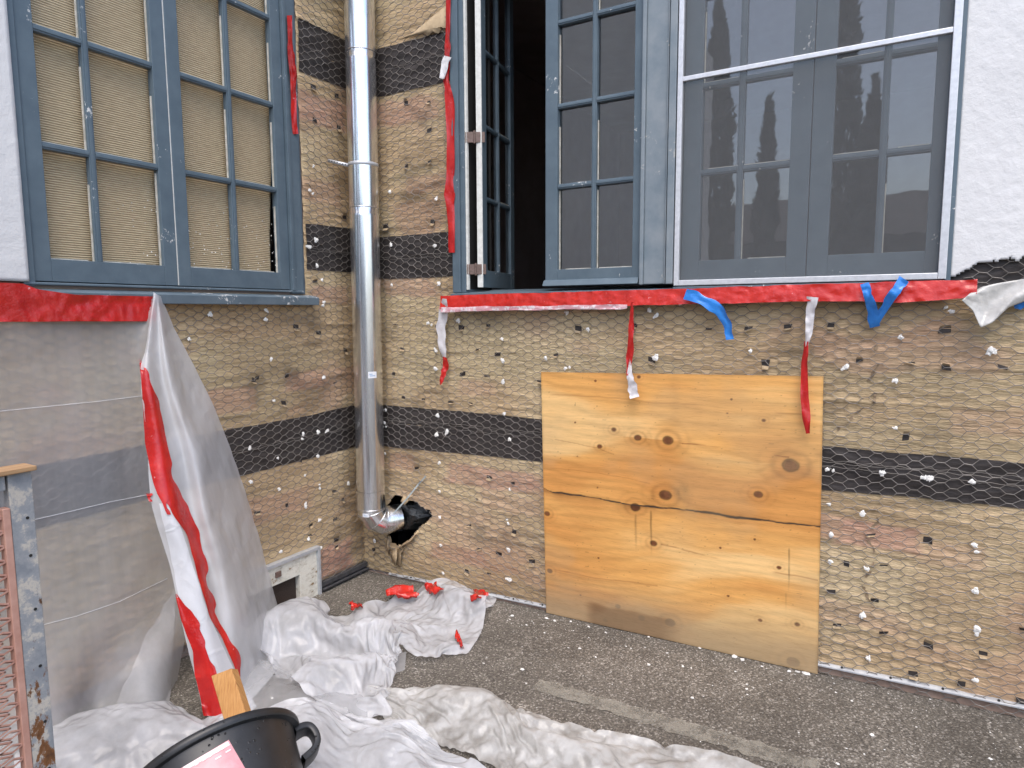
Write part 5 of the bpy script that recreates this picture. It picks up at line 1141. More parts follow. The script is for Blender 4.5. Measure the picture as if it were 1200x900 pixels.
-1,1,1,-2,-5,5,4,3,-9,3,3,-6,1,1,-3,2,-17,-2,-2,0,7,-5,-1,3,-1,-5,8,0,0,-1,3,0,-2,2,4,-16,-2,2,7,-3,-1,18,-10,6,-8,4,0,-2,4,-2,0,2,2,-5,0,-2,3,2,-2,1,0,-3,1,0,-1,6,2,-7,0,-2,7,0,-1,
-4,-2,0,1,-2,1,2,1,-7,13,-5,-4,-1,1,-1,-19,0,4,-1,-4,1,5,-4,0,3,0,0,0,-1,2,0,0,-7,1,15,-9,-1,16,-2,-9,-9,17,-9,3,-5,-1,-1,-2,9,1,-3,-1,5,-2,-6,4,-2,1,0,-2,1,0,0,-1,0,-1,0,2,-1,-2,
-1,1,0,-1,0,1,3,-8,-2,8,2,0,-1,-1,-2,0,1,-5,-10,-2,1,0,0,-1,3,0,-1,0,0,0,3,-1,-2,0,0,3,-3,14,1,-20,13,7,-7,-3,-9,3,6,-4,6,-4,-2,1,5,-1,0,-5,5,-3,1,0,-2,1,1,-1,-2,2,-1,2,1,-5,0,0,0,
0,-1,0,0,0,-2,9,-5,6,-5,-1,10,3,-14,-1,-1,-18,7,2,-3,0,0,-3,-2,1,1,0,0,0,-1,1,0,-1,4,-6,-3,7,-2,16,-16,2,11,-15,4,6,-8,3,0,8,-7,5,-1,-6,0,7,1,1,-4,-4,2,0,-1,-2,2,-1,1,1,-7,12,-8,-1,
0,-1,0,1,-2,4,2,-6,5,-6,11,-5,1,1,9,-16,1,-7,-2,-2,-3,2,-4,2,1,-1,-1,0,0,-1,1,-1,1,-2,-1,5,6,-6,3,-9,5,6,-4,7,-5,-4,5,1,-1,-3,8,-5,-6,4,-2,0,-2,0,2,3,-2,-1,0,1,-2,1,-1,0,2,-4,12,-3,
-3,-6,0,0,0,0,-2,7,1,-2,-1,-7,-1,7,8,13,-24,-6,-3,0,-2,-2,5,-2,-5,0,1,-1,-1,1,0,0,0,1,-1,-1,0,-5,12,-2,5,-7,2,-9,6,0,0,-1,3,1,2,3,3,-11,3,-1,-1,1,-2,0,1,1,0,1,-2,0,-1,0,5,2,-10,0,2,
0,-1,0,1,-1,0,-3,5,-1,-3,9,1,-7,2,-5,24,-12,9,-9,7,-6,-1,0,5,-5,-4,1,0,-1,0,1,-1,2,0,1,-9,13,-11,11,-13,4,2,3,4,-4,-1,3,4,2,-4,0,1,8,-16,1,5,-1,0,0,-1,0,0,0,1,1,0,-2,-2,-4,5,10,-13,
11,-4,-7,0,1,1,2,-3,6,-6,-2,2,4,-1,10,-7,-3,-8,6,0,1,-1,-2,-2,3,-4,-3,2,-4,1,0,-2,0,2,0,2,-2,1,-8,9,3,-11,6,2,4,-3,3,-2,-1,4,-4,0,-2,1,0,-1,1,-1,1,0,-1,0,-2,2,-2,3,3,-3,4,2,-14,16,
-10,-2,1,-1,-1,2,-4,5,-1,1,-3,2,-2,0,1,10,-5,1,0,-1,1,-1,1,-2,-5,2,5,-14,4,-3,2,-1,0,-1,-3,7,-7,-1,3,-2,-2,4,11,-8,0,6,-2,1,1,-3,5,-8,6,-1,-5,2,-1,1,-1,1,0,-1,2,0,-1,-1,1,4,-7,1,12,
-12,-4,1,6,-1,-4,0,4,-3,-2,6,0,-6,2,1,-1,0,6,-11,1,-2,3,-2,-2,1,6,1,-19,16,-6,3,-11,4,-5,1,3,-5,8,1,-2,5,-1,-4,-3,5,-2,1,1,-1,0,-1,-3,7,-7,3,3,-4,0,1,-2,0,0,0,0,-2,1,1,-3,0,2,-1,1,
-1,4,4,-10,-4,7,-4,2,-1,-1,2,1,2,-1,-3,2,-2,9,2,-18,2,-2,0,3,-2,2,-6,7,-15,6,-1,6,-7,11,-13,1,0,-1,-3,-1,-2,0,6,-1,4,3,1,-1,1,-1,-1,2,-11,1,6,0,1,-4,2,2,-2,0,0,0,1,-1,-1,1,0,4,0,-5,
6,3,-11,8,-4,-5,1,1,1,6,-12,8,-3,2,-2,-1,1,10,3,3,-20,-1,3,-4,1,-2,-3,-6,7,1,-3,0,11,-8,12,-19,4,-5,11,9,0,-11,1,-4,1,3,-2,0,-1,0,-3,0,13,1,-4,-4,-5,3,-5,0,0,-1,1,0,-1,0,1,-1,-1,1,
-2,1,4,-8,9,-7,8,-2,-3,-3,0,2,1,-5,3,-1,2,3,-6,3,-19,-3,21,-3,-3,3,3,-15,9,-1,7,1,-2,-1,2,0,-13,-2,0,0,0,-2,5,5,6,-11,5,0,-4,1,0,0,4,1,-10,7,-4,6,-5,2,-7,0,1,0,-1,0,0,3,-1,0,0,0,0,
-3,0,11,-4,0,7,-10,13,-5,-11,1,11,-3,-7,-1,7,-13,4,-17,2,15,1,2,-3,0,-13,7,-7,17,-9,0,5,1,-5,1,-5,14,-19,0,0,2,1,10,-1,11,-14,-3,4,-4,-1,0,4,-8,9,-5,8,-5,2,-13,9,-5,0,0,-1,0,2,-2,
-1,-1,1,-1,1,0,2,-2,-2,5,2,7,-5,-4,3,-8,2,7,6,0,-17,16,1,-21,25,-1,-4,-5,1,0,10,4,-2,-11,1,-2,1,2,0,-2,-1,-4,14,-15,-1,-4,2,0,-4,4,3,1,1,2,-4,0,2,5,-10,2,-5,7,2,7,-4,-6,-3,1,0,-1,0,
-1,0,1,0,-1,-1,1,0,-7,6,11,-6,-4,-5,13,-1,8,-17,3,5,-6,17,-6,2,-3,-7,2,0,6,1,1,-7,1,7,4,-7,8,-4,-1,-5,1,16,-3,-22,14,-15,0,-1,1,5,0,3,-2,-1,-4,5,1,-3,0,9,-11,5,-8,1,-5,1,7,-2,-1,-1,
1,0,0,0,-1,0,1,-1,0,-2,9,-4,-5,2,8,-2,0,5,-4,-6,-7,7,12,-9,12,-5,-8,8,-2,1,1,1,-9,8,-2,0,-9,13,-12,2,-6,8,-6,6,6,12,-14,5,-6,2,-11,1,1,-1,3,-6,4,1,-1,0,1,0,9,-9,7,-3,0,-3,1,2,-6,1,
-2,-1,0,1,0,-1,-1,0,0,1,-2,7,1,-6,0,9,-6,3,-4,13,-2,-15,3,6,-2,8,-2,0,0,-1,2,-9,6,-2,-1,-9,16,-4,-7,-1,8,-11,9,-2,-5,12,6,8,-15,-3,-3,-3,0,4,-6,7,2,-5,-1,1,0,-2,1,12,-13,3,-1,2,1,0,
0,-7,0,2,-2,-1,1,-1,1,-1,1,-1,-1,0,-1,5,3,-8,0,4,4,-10,7,3,-6,3,-2,7,2,-2,0,2,-10,6,-7,-5,5,11,-14,2,-3,0,-1,6,-3,0,14,-8,14,-21,21,-15,12,-12,-5,0,4,1,0,0,-3,-1,-1,2,0,-3,8,-6,7,
-2,-2,-7,2,8,-3,-5,4,-5,-2,2,1,-1,-1,-1,0,0,-1,0,2,0,9,-1,-2,3,3,-12,12,-6,3,-6,12,-6,-5,-1,-6,0,10,-2,-8,-10,1,-6,9,0,-1,1,2,1,-3,11,-2,18,-16,14,-13,7,-5,0,-7,0,-1,-4,5,1,1,-8,1,
3,-6,12,-10,7,-1,1,-3,1,-8,1,-1,5,-2,-1,-3,1,-1,0,0,0,-1,0,0,2,-4,4,5,2,-12,27,-27,10,-2,-6,-10,7,4,-1,5,-1,-15,-4,5,5,6,-4,-6,-2,0,-1,0,0,1,-5,-2,3,24,-14,11,-9,8,-6,-4,0,-6,8,-2,
-3,-1,-1,-2,3,6,-6,7,-11,6,1,2,-4,0,1,-7,1,6,-8,0,1,1,-1,-1,-1,1,-1,0,5,2,-1,-6,14,-6,-6,8,-4,-7,5,-8,-3,0,-7,9,-14,6,4,2,7,-16,13,-8,10,-5,1,1,-5,0,4,-1,3,-8,16,-7,15,-11,-4,-1,-1,
4,-3,-1,1,3,-6,-1,1,-3,3,-2,6,-8,8,-1,-3,4,1,-1,-2,-11,15,-11,1,-1,2,1,1,-1,-2,0,0,-2,-1,8,-3,4,4,3,2,-3,2,-14,0,0,3,-6,8,-3,9,-4,-11,16,-17,12,-1,2,-1,0,-2,3,-1,-5,3,-2,0,9,0,8,-1,
-6,-3,1,0,-4,1,-4,0,3,-9,6,-3,7,-4,7,-12,8,1,3,-6,7,-6,11,-17,1,0,0,1,-4,0,2,-3,1,0,1,0,0,4,4,-4,10,-10,10,-6,-12,0,-2,2,-5,3,5,-5,3,7,-13,7,6,-3,1,0,-5,7,-2,-10,5,-5,5,-2,2,-8,9,4,
7,-4,-1,1,-2,1,-7,6,-11,7,-3,-1,-2,8,-5,5,-10,4,1,3,-1,6,-16,8,3,0,-4,-1,4,-5,-1,8,-4,2,-3,-2,1,-2,8,-4,-9,13,-12,11,-13,-1,-1,0,6,5,2,-7,-1,-2,9,1,-4,-3,3,1,-1,0,0,1,5,-2,-7,0,-5,
11,-12,11,-3,5,0,-1,2,-5,11,-1,-3,-15,0,3,0,-2,3,3,-4,2,2,1,-2,-2,10,-7,-1,-6,5,-6,-1,5,-5,2,1,-5,3,1,-3,2,-2,2,2,-1,10,-9,-12,-1,1,-1,0,-1,0,5,-1,0,1,0,3,0,1,-1,0,0,-1,-1,-3,8,-6,
-2,4,0,1,-4,11,-1,1,-1,4,-7,1,-6,5,-4,-6,2,-1,3,-4,-3,10,-7,2,0,1,-3,0,9,1,-10,1,5,0,-4,1,-7,0,2,-1,0,0,1,0,-2,3,-2,0,1,-11,1,-3,2,0,1,-1,1,1,-2,7,-3,1,1,-2,0,9,-2,-5,9,-7,-9,12,2,
0,-10,3,-4,3,1,-1,3,0,10,-19,10,-9,13,-3,-13,3,-3,3,-2,0,1,-3,1,-1,7,1,-9,3,10,-10,-1,-1,2,1,-3,-1,1,0,-1,0,0,0,2,2,-1,-2,3,-10,1,4,-1,-3,1,-2,2,-1,1,-4,8,1,-2,-1,0,-7,1,7,-6,13,2,
-6,2,-2,5,-5,6,-7,-3,1,0,0,2,11,-4,4,-5,-9,-1,-6,1,-1,3,-3,3,1,-2,2,-6,-1,8,-5,-2,2,0,-1,-3,2,5,-4,1,-2,1,0,-1,-1,1,0,-1,2,1,-3,-4,0,-4,7,-6,2,0,-1,1,0,3,-3,-2,2,0,1,0,-1,8,-6,3,6,
-3,1,0,3,-5,5,-7,-1,-2,-1,-1,4,2,3,-4,5,-12,1,-3,-1,4,-1,-4,0,3,-3,3,2,-4,3,-1,-2,-3,1,2,-2,-2,3,-1,-1,1,0,-1,2,0,0,0,0,-1,-9,4,-1,-1,-4,6,0,2,-3,-2,1,-1,0,3,-4,0,3,-3,-1,0,4,-2,0,
1,1,5,4,0,-2,-1,2,-5,0,-3,-3,2,-5,12,-4,1,-1,-6,-2,-3,3,-1,0,-1,2,0,-1,-1,-2,5,-2,0,-1,-1,-1,0,1,-1,2,-2,0,1,0,-1,0,1,0,-2,-6,-1,0,4,2,-4,2,-3,5,-1,-6,-4,8,-5,5,-4,-1,2,-2,-1,1,1,1,
1,-3,-2,3,5,0,8,-13,7,0,1,-2,-5,4,0,-4,2,-6,2,2,-1,-6,3,1,-2,-1,0,1,-2,3,1,-4,-1,1,-2,1,0,-1,1,-1,0,1,-1,1,1,-1,0,-1,2,-3,-1,1,0,-1,2,-1,-3,-2,-2,10,0,-6,4,-10,2,1,-1,2,1,-1,-1,-1,
0,3,1,-2,-9,5,-2,14,-2,1,-12,6,-2,8,-7,13,3,-18,6,-5,-3,6,-7,-2,3,1,1,-5,2,0,1,5,-7,-1,1,-1,-1,2,-2,0,1,-1,1,0,-1,1,-1,1,-1,-3,0,0,0,-1,1,-2,3,2,3,-4,-9,4,-11,12,-4,-1,2,-1,-1,-1,1,
1,0,0,-1,0,6,-11,7,-2,-4,6,2,-9,10,-5,6,2,3,0,-13,3,1,-2,1,-1,-1,0,-2,4,-4,4,-10,7,3,-6,0,0,0,0,-1,3,-3,1,0,-1,1,0,0,0,0,3,0,-7,0,-1,0,2,-2,-2,0,-5,10,-7,-1,-2,4,-2,-1,-1,3,1,-2,0,
-1,1,0,0,-1,11,-14,1,6,-3,-2,1,0,-2,2,5,7,-3,-3,-3,1,-4,6,-7,-1,2,-1,-1,5,-4,5,-10,0,2,1,-2,1,-1,3,-3,5,-4,-1,2,-2,0,1,-1,0,6,-12,1,0,2,-3,-1,-1,-1,-1,2,-1,-8,9,-2,2,1,0,0,-4,0,2,
-2,0,0,2,1,-6,0,13,-13,1,-1,14,-9,-3,-1,-2,1,8,18,-18,3,-10,7,-4,7,-7,-1,-2,0,-2,2,-1,-2,6,-1,-5,1,0,-1,0,0,2,0,0,1,-2,-1,0,1,0,17,-11,-6,2,-3,-3,-1,-3,0,-2,-2,1,5,0,1,-2,1,0,-1,0,
-4,0,2,0,-3,-1,1,10,-11,-3,10,-7,3,-8,15,-11,9,-5,-1,-1,10,15,-24,11,-11,2,-3,9,-6,0,-2,0,-2,-1,3,-6,2,-1,3,0,2,-5,2,-1,4,0,-6,2,1,-2,1,-1,6,0,7,-20,1,5,-7,0,3,-3,4,-6,6,2,-6,2,-2,
1,1,-3,3,-2,-2,-1,1,0,-1,-1,10,-2,-8,-1,-1,-1,2,6,-5,3,-2,-3,1,17,-2,-19,9,-5,6,-6,8,-2,-1,-1,-6,1,2,0,-3,3,-2,0,-2,2,2,-2,-2,-3,4,-1,1,0,-1,1,6,9,-26,3,7,-4,10,-4,-13,4,0,10,0,-12,
3,0,1,-1,0,-1,-2,1,0,1,-3,1,0,1,-1,5,4,1,-16,10,-15,8,4,2,-2,-2,-3,-4,25,4,-22,-4,1,5,-7,7,-4,-2,3,-2,-2,0,1,0,0,0,-1,3,-2,-1,0,1,0,1,-2,2,-2,-1,7,-12,15,-6,-10,1,-1,-4,12,0,-8,-1,
4,-2,-2,-2,1,0,1,4,1,-7,-1,-4,4,-1,-1,-5,4,-1,6,-1,16,-16,5,-9,3,1,3,-4,2,1,-11,14,17,-13,-11,-3,5,-1,-4,5,-5,0,-1,-1,1,0,0,-2,2,-1,2,-1,0,0,-1,1,0,-2,1,1,-4,3,-11,19,-16,5,-3,8,-1,
4,10,-6,-19,15,-5,-3,-3,0,0,2,0,5,-4,6,-6,-15,3,6,-5,1,1,2,-4,16,1,0,-16,3,-1,2,2,-8,13,-10,-2,33,-11,-18,-3,1,3,-6,1,1,2,1,-2,-1,-2,3,-3,3,-2,-3,1,1,1,0,1,-2,1,-1,-3,4,-4,-7,19,
-14,3,6,0,-3,-4,0,8,-9,6,0,0,-22,3,0,2,-1,9,-1,-8,6,-7,2,5,-3,1,-2,4,-2,9,3,9,-25,2,4,1,5,-13,15,0,-13,19,4,-20,-1,10,-11,2,-4,2,-1,1,-2,1,0,4,-2,-1,0,1,7,-10,2,-4,4,-3,1,-26,15,18,
-6,-10,14,-2,-1,-4,-7,-6,0,4,10,2,-1,-2,-2,-13,0,1,6,-4,2,14,-4,4,-14,-8,5,1,9,-6,-4,4,3,5,10,-24,1,-3,9,4,-7,6,-1,-5,13,9,-25,-4,19,-11,-3,-1,1,-2,2,1,-1,0,1,5,6,1,-17,11,-9,5,-6,
2,0,],
[34,-23,-4,-4,1,2,2,1,12,-18,-2,13,7,7,5,5,6,11,11,5,2,14,-13,-13,-15,-15,-22,9,-12,9,-1,5,19,17,4,17,1,0,-5,-10,-9,2,0,-1,7,4,-7,-2,-11,15,12,12,5,6,6,-2,0,-7,-5,-11,-9,-2,-9,-10,
-4,-14,5,-14,12,-6,9,-10,5,19,-13,6,2,-1,0,2,-12,11,2,7,1,-3,-4,4,2,-5,1,-4,5,-17,-3,-7,-4,-4,10,-11,18,-11,11,-2,-13,2,4,1,-6,-8,5,-1,1,2,-6,6,-8,0,3,-4,6,-4,0,-4,2,1,-2,3,2,14,-3,
15,0,-13,3,1,0,-3,-9,14,-18,7,-2,18,7,-8,19,0,-1,1,0,-1,2,4,2,-2,2,-6,10,-1,-6,6,-15,9,-6,-19,-6,1,2,14,-8,9,-11,-1,-1,0,8,-2,0,-5,-1,-5,-5,7,-6,-2,3,-5,2,-2,1,4,2,2,-3,-3,1,-3,13,
1,6,-14,5,10,6,3,-3,-4,-5,13,-14,8,2,-4,-15,2,7,9,1,0,0,1,1,0,1,4,0,-8,3,10,-14,9,3,-6,-3,-2,-17,4,-2,8,4,-18,12,-9,9,-6,-6,10,-6,-1,1,-3,-3,3,-4,2,-3,-9,4,11,1,-13,1,-1,2,-3,4,-4,
10,-1,-2,6,0,2,16,-9,-9,9,5,3,-11,4,3,-20,1,7,13,-13,9,7,0,1,1,0,1,-1,1,2,-2,3,-6,-6,7,2,-9,7,8,-30,-2,1,7,-4,-2,20,-11,9,-23,19,-11,4,-7,2,-1,-2,9,-8,-1,-4,2,17,-10,-14,-2,20,-7,4,
1,-10,-4,9,0,3,-14,0,-1,15,6,2,1,-4,1,3,0,-9,15,-4,-9,-4,1,-4,18,0,-1,1,0,2,-6,4,1,-6,6,-11,12,-6,3,-4,7,-23,-9,22,-4,1,7,-2,-3,-11,20,-15,10,-19,7,2,4,-18,-2,8,1,9,-2,-12,12,-15,
10,2,12,-21,11,7,-6,-3,9,0,-19,3,12,5,-1,2,-6,0,0,6,-13,-2,11,1,1,0,-2,-7,-7,7,2,10,4,0,1,0,4,-7,-2,3,-2,8,-10,15,-1,-24,5,0,5,-5,6,-1,-9,8,2,-2,-6,-12,5,12,-10,-10,9,9,-4,-21,3,15,
-6,8,-6,10,9,-14,-3,18,-6,-16,13,-6,-9,-1,23,1,-5,-6,9,-1,-13,2,2,-5,17,-9,9,-7,-1,6,0,-9,-4,1,14,-6,-5,6,-4,0,8,7,-1,-10,3,6,-5,-9,3,13,-19,11,-11,-6,10,-1,10,-10,0,7,-12,5,12,-20,
7,1,-17,9,-15,8,16,-17,22,2,1,-18,4,7,-10,7,-8,14,-12,14,-14,10,-17,10,6,4,-8,-5,12,-12,13,4,-13,8,-10,18,-8,0,2,1,-12,-2,1,2,2,5,-1,9,-8,-5,3,9,-2,-16,8,3,-10,1,1,-7,12,8,-8,1,-8,
5,5,-4,5,-3,-6,12,1,-20,12,-21,30,-19,-10,2,1,-3,0,18,-7,14,-6,-6,4,-15,8,2,-2,-2,8,-17,2,5,11,2,-4,-2,2,-4,14,2,-4,-3,-9,0,8,4,3,-9,-1,4,0,3,3,-14,2,15,0,-6,9,5,-15,-4,8,-4,1,0,-6,
3,-8,15,-2,3,-6,1,-8,7,-6,0,-3,11,-6,16,-5,8,-30,17,-10,-3,6,10,-1,-7,13,-15,6,-4,-4,7,-5,-10,-3,16,0,-5,1,4,-1,10,-6,-3,-7,10,-1,-7,15,1,-9,5,-2,-3,9,-13,11,-19,13,6,6,-21,10,13,
-8,-5,9,-3,-16,5,13,-5,5,-17,19,-14,11,-11,4,1,3,3,-5,-2,7,11,2,-11,-2,0,6,-32,1,25,-8,-2,-4,9,-18,22,-2,-1,6,-26,30,-15,5,-7,-12,13,-13,4,10,-3,10,1,5,-7,10,-11,-7,6,7,1,1,-2,-9,
14,-10,-4,-3,-3,1,12,-17,9,3,-6,6,-6,10,7,-7,11,-1,3,-5,1,-8,8,2,-9,6,2,5,-5,11,-14,6,7,-12,1,-2,2,-3,-10,9,-1,-3,-4,17,-9,-14,13,-7,13,-23,29,-26,-1,15,-15,9,1,0,7,-3,8,-10,9,-2,2,
-7,7,-10,-4,4,16,-1,-18,1,12,-11,6,-3,-11,20,-4,-11,22,-8,12,-9,-2,9,-4,-11,19,-9,0,2,-2,-1,3,14,-13,1,10,-5,7,3,-15,13,-13,7,0,-7,5,-10,1,6,-13,-1,0,25,-1,-7,-1,7,-32,31,-8,-22,11,
4,0,-10,3,7,-2,17,-8,-3,10,0,-17,3,12,-3,-5,-7,-11,2,-6,4,-9,5,10,-14,-2,21,-17,6,-4,20,-11,6,6,13,-16,13,0,-1,4,-1,-1,-4,7,-5,6,1,-2,-1,-1,-11,13,-7,3,5,-11,9,-20,6,-1,-3,0,-7,16,
0,5,-12,3,-5,1,-3,2,-4,-4,10,4,-9,16,-3,1,-4,5,1,3,2,-18,11,-10,-10,5,-18,1,-3,13,-13,8,-4,6,-5,13,-8,2,-5,11,-15,12,-3,19,-3,-3,-1,-1,0,6,-5,7,6,7,-2,1,-8,-1,4,-14,1,5,0,4,-14,5,
-7,18,-5,-10,-1,-4,15,-5,2,-3,-17,-1,13,-7,-2,8,-5,2,6,-2,-2,15,9,-20,15,-7,5,-4,-6,6,-13,6,0,-16,9,-11,13,-5,3,2,4,-7,-1,4,-1,-13,10,-7,16,-11,18,9,8,-2,-3,1,-4,2,10,-11,-7,1,5,-2,
-4,16,2,-3,-5,-13,15,-11,-2,-2,1,-5,3,0,0,-6,12,-3,0,13,-5,-19,6,-7,5,-8,2,4,8,-3,11,0,-10,6,-6,7,6,-13,-18,5,1,11,-23,14,-9,-9,18,-7,-1,-7,0,2,2,-1,1,4,1,5,0,2,-3,24,-2,3,-3,8,-2,
-10,2,6,-1,3,2,-14,8,-4,7,-5,0,-9,-3,2,-2,5,-3,1,-16,5,-5,25,4,-29,14,8,-23,4,0,-4,6,-9,4,7,-3,30,-3,-5,-1,5,-16,8,-1,-9,4,5,5,-31,0,18,-7,4,-10,8,-1,-7,0,5,-2,1,-2,10,-2,-3,7,-7,
32,-1,2,-20,2,23,-5,-12,2,7,-15,15,-5,8,-6,4,-19,14,-12,-4,0,12,-11,-12,9,5,14,-14,-10,22,-13,-10,7,3,-7,-3,-4,4,1,-1,11,-8,25,0,1,-9,9,0,-5,3,1,-7,-10,32,-6,-28,-5,1,5,0,1,1,-3,0,
2,0,0,-1,3,9,14,-4,-3,-8,16,5,6,-9,7,-9,-8,9,10,-17,4,-6,9,2,9,-5,-5,-13,7,-13,20,-7,3,6,-25,3,6,6,-12,5,11,-11,-12,5,2,2,-7,1,-4,16,-12,27,-2,5,-2,1,-12,-9,3,1,23,-8,-6,28,-20,-20,
-1,0,-8,4,0,7,-1,-1,1,1,0,13,0,8,-5,7,-11,24,-24,0,9,12,2,-12,-3,18,-14,7,-10,2,-8,2,7,-3,-6,0,-7,9,1,-1,3,0,12,-29,18,-7,-14,8,6,-5,-5,1,0,-3,2,3,12,-9,24,-4,5,-2,-18,23,-8,4,-6,
-5,22,-14,21,-2,-30,-11,20,-8,7,-12,8,-8,-2,1,0,0,2,-1,7,3,4,0,-1,15,-6,-6,-5,8,3,0,12,-9,8,-4,3,-5,3,4,-10,5,-9,5,1,-23,22,2,-24,23,-3,5,-6,-21,-2,10,-1,-7,4,-2,2,-6,1,12,-8,28,-2,
3,6,-15,16,5,-11,11,-7,4,3,-11,17,0,-28,11,-19,18,-17,0,3,-5,0,-1,2,3,1,15,-5,-7,23,-17,-13,15,7,-19,3,17,-1,14,-12,4,-1,3,2,0,0,-16,2,4,-14,14,-12,10,9,-18,-6,2,21,-6,1,-18,-3,11,
-1,-4,-4,5,-3,-1,8,-6,17,9,3,-3,0,-11,23,-4,6,6,-19,19,-13,1,-1,-12,13,-22,12,3,-22,6,-4,3,-3,4,-4,4,16,2,-9,-3,2,-3,3,18,3,-13,8,-6,11,-6,8,-1,-3,-9,3,13,-4,-20,19,-19,15,-13,-8,
25,-4,-8,-7,15,-18,11,-9,1,-13,2,2,0,-2,3,-4,5,-7,7,-6,21,-19,10,5,-1,-10,1,20,-16,1,-6,9,-1,-11,4,-12,-3,21,-25,0,-2,2,-1,2,-2,1,-2,8,-3,6,6,-14,-3,-2,19,-1,15,-10,17,-12,10,-1,1,
-3,2,-10,2,-8,15,-28,1,17,-5,6,-6,4,-13,13,-2,-5,-3,8,-9,-5,-1,7,-12,11,-6,3,11,24,-14,8,-13,-3,2,11,1,-8,6,4,-1,-5,-2,-5,-1,0,6,-9,-5,8,-7,-16,2,-1,1,-1,2,0,4,10,-13,-1,8,1,-3,8,
-12,31,-10,9,-14,10,2,3,-5,0,1,-13,-2,19,-16,5,-12,-4,23,-24,6,3,-4,7,-16,-2,5,6,-11,4,2,-4,3,8,-6,-17,3,7,27,-9,3,-1,-2,-14,17,-9,7,-4,11,-6,1,2,-19,-8,22,-28,0,11,-12,2,-3,3,2,0,
6,-5,-4,11,-4,-5,4,2,5,0,11,-3,8,-12,15,-1,-5,4,3,-2,0,-19,21,-23,1,1,-6,25,1,-1,-4,3,4,-5,-5,-20,2,-2,-3,-1,-1,0,-2,15,5,-5,-5,6,-2,0,-12,20,-20,13,-9,8,1,5,-1,-2,-3,10,-10,-6,1,
-20,1,-6,0,-2,0,2,1,-1,-1,5,-3,8,-3,-6,21,-14,7,14,-6,12,-21,14,3,4,-9,9,-6,10,-15,2,-1,-1,5,-19,8,8,-9,-3,-10,2,0,3,-3,-4,4,-6,5,-5,3,6,-2,14,-8,4,0,-2,7,-11,11,-12,5,5,0,0,2,-8,
13,-8,-10,5,-13,7,-8,-6,8,-15,-1,-1,3,-6,5,3,0,6,-3,14,-16,8,8,-9,17,-8,9,-18,8,3,4,1,5,-11,5,3,0,-3,-3,7,-14,-4,20,-5,9,-9,-5,10,-8,-21,3,11,-14,8,-8,14,4,-1,2,-8,-6,-3,11,0,-2,7,
0,-4,-4,7,5,-3,-2,-1,0,6,-2,-7,1,-13,-17,20,-21,3,-4,6,-3,-1,7,-7,0,1,17,-2,-15,17,-5,7,8,-6,7,2,4,-8,-2,6,-2,-1,-6,8,-9,-1,10,-9,6,0,-16,13,3,-14,-10,14,-5,-4,1,-10,8,15,7,-3,2,1,
4,-14,-1,-11,8,2,-1,4,2,3,-5,2,1,-2,-1,-3,8,-6,-4,5,-1,-26,18,-24,0,-2,15,-9,2,1,2,-2,2,8,-3,-1,11,-7,-7,22,-15,5,2,6,-8,1,11,2,-8,3,8,0,-5,1,-21,4,12,-18,4,-3,20,-20,6,-5,3,-2,-1,
17,-6,8,-3,-2,-7,11,-27,21,-17,18,-4,3,-1,-6,-1,21,-5,-6,9,-6,-9,11,2,0,-9,2,-17,6,-1,-6,-11,0,-4,10,-3,3,-7,2,19,-10,-1,6,-1,1,2,-7,2,-1,18,3,-25,15,9,-20,6,-11,-6,1,14,0,-8,16,
-18,8,2,2,-7,-5,0,7,-8,26,-6,-13,-9,5,-6,8,6,-20,23,-10,17,-2,-11,-3,4,-18,4,18,-12,19,3,-6,3,-2,1,-3,6,-9,-14,15,-3,-4,-19,-5,1,-1,2,3,-1,15,-5,-2,5,-7,9,8,-8,3,-12,-5,26,-26,11,
13,-26,7,7,-4,-13,5,0,2,7,11,-8,-1,9,-4,0,-7,-5,-12,10,-5,14,-18,14,-12,4,9,-20,10,-16,2,18,12,-8,-2,10,-4,16,-18,11,7,-2,0,0,2,-6,6,-4,-18,-9,-1,7,-6,-3,-3,3,-2,3,1,-6,6,10,1,-11,
-3,14,-5,6,13,-15,8,-20,2,13,-7,-5,2,11,-15,7,3,-3,-3,9,9,-17,-5,1,-1,7,4,-15,2,5,7,-17,-1,-7,4,10,-8,2,0,-11,9,14,8,-17,-2,8,16,-9,-4,8,7,4,3,1,-3,-1,2,-2,-5,-3,-14,-3,3,-8,0,-1,
-1,22,-14,-6,8,1,13,-10,1,5,-7,1,-3,8,-18,0,8,1,11,-4,7,-5,-15,16,1,-6,3,-1,9,-13,6,6,4,-1,2,-27,-6,10,-5,4,-6,1,5,9,-13,9,-9,4,-1,20,-8,2,1,9,10,-6,-8,2,9,3,-1,5,-11,9,0,0,0,-25,
-1,-3,0,-1,7,-5,19,4,-18,5,-7,16,-5,-6,8,-3,3,2,-4,-4,4,-6,7,1,-11,13,-4,-1,-6,5,-9,15,-12,10,4,-23,-20,6,-1,6,0,-17,2,7,3,1,-12,-1,9,-8,13,-4,-2,-1,14,-7,-4,-6,6,4,16,5,-8,-5,9,-2,
17,-4,-2,-8,2,-2,-20,6,-3,0,0,-4,6,-3,25,-12,4,-18,24,2,-22,9,1,3,7,-9,-2,12,-26,12,11,-10,-1,11,-8,-5,3,-13,10,8,-6,10,-10,-12,7,-7,7,4,-4,-7,-3,-3,5,10,-8,17,-21,6,12,-10,-4,0,0,
12,-5,5,-5,-4,15,7,-12,16,-2,-12,12,2,-4,11,-11,-15,-1,0,-2,9,-2,-2,-6,28,-14,7,-22,11,15,-9,8,-15,10,3,-12,-3,9,-4,8,-4,11,-25,18,-2,-2,7,-1,-8,-13,10,-2,-2,-22,11,-10,13,4,-8,3,1,
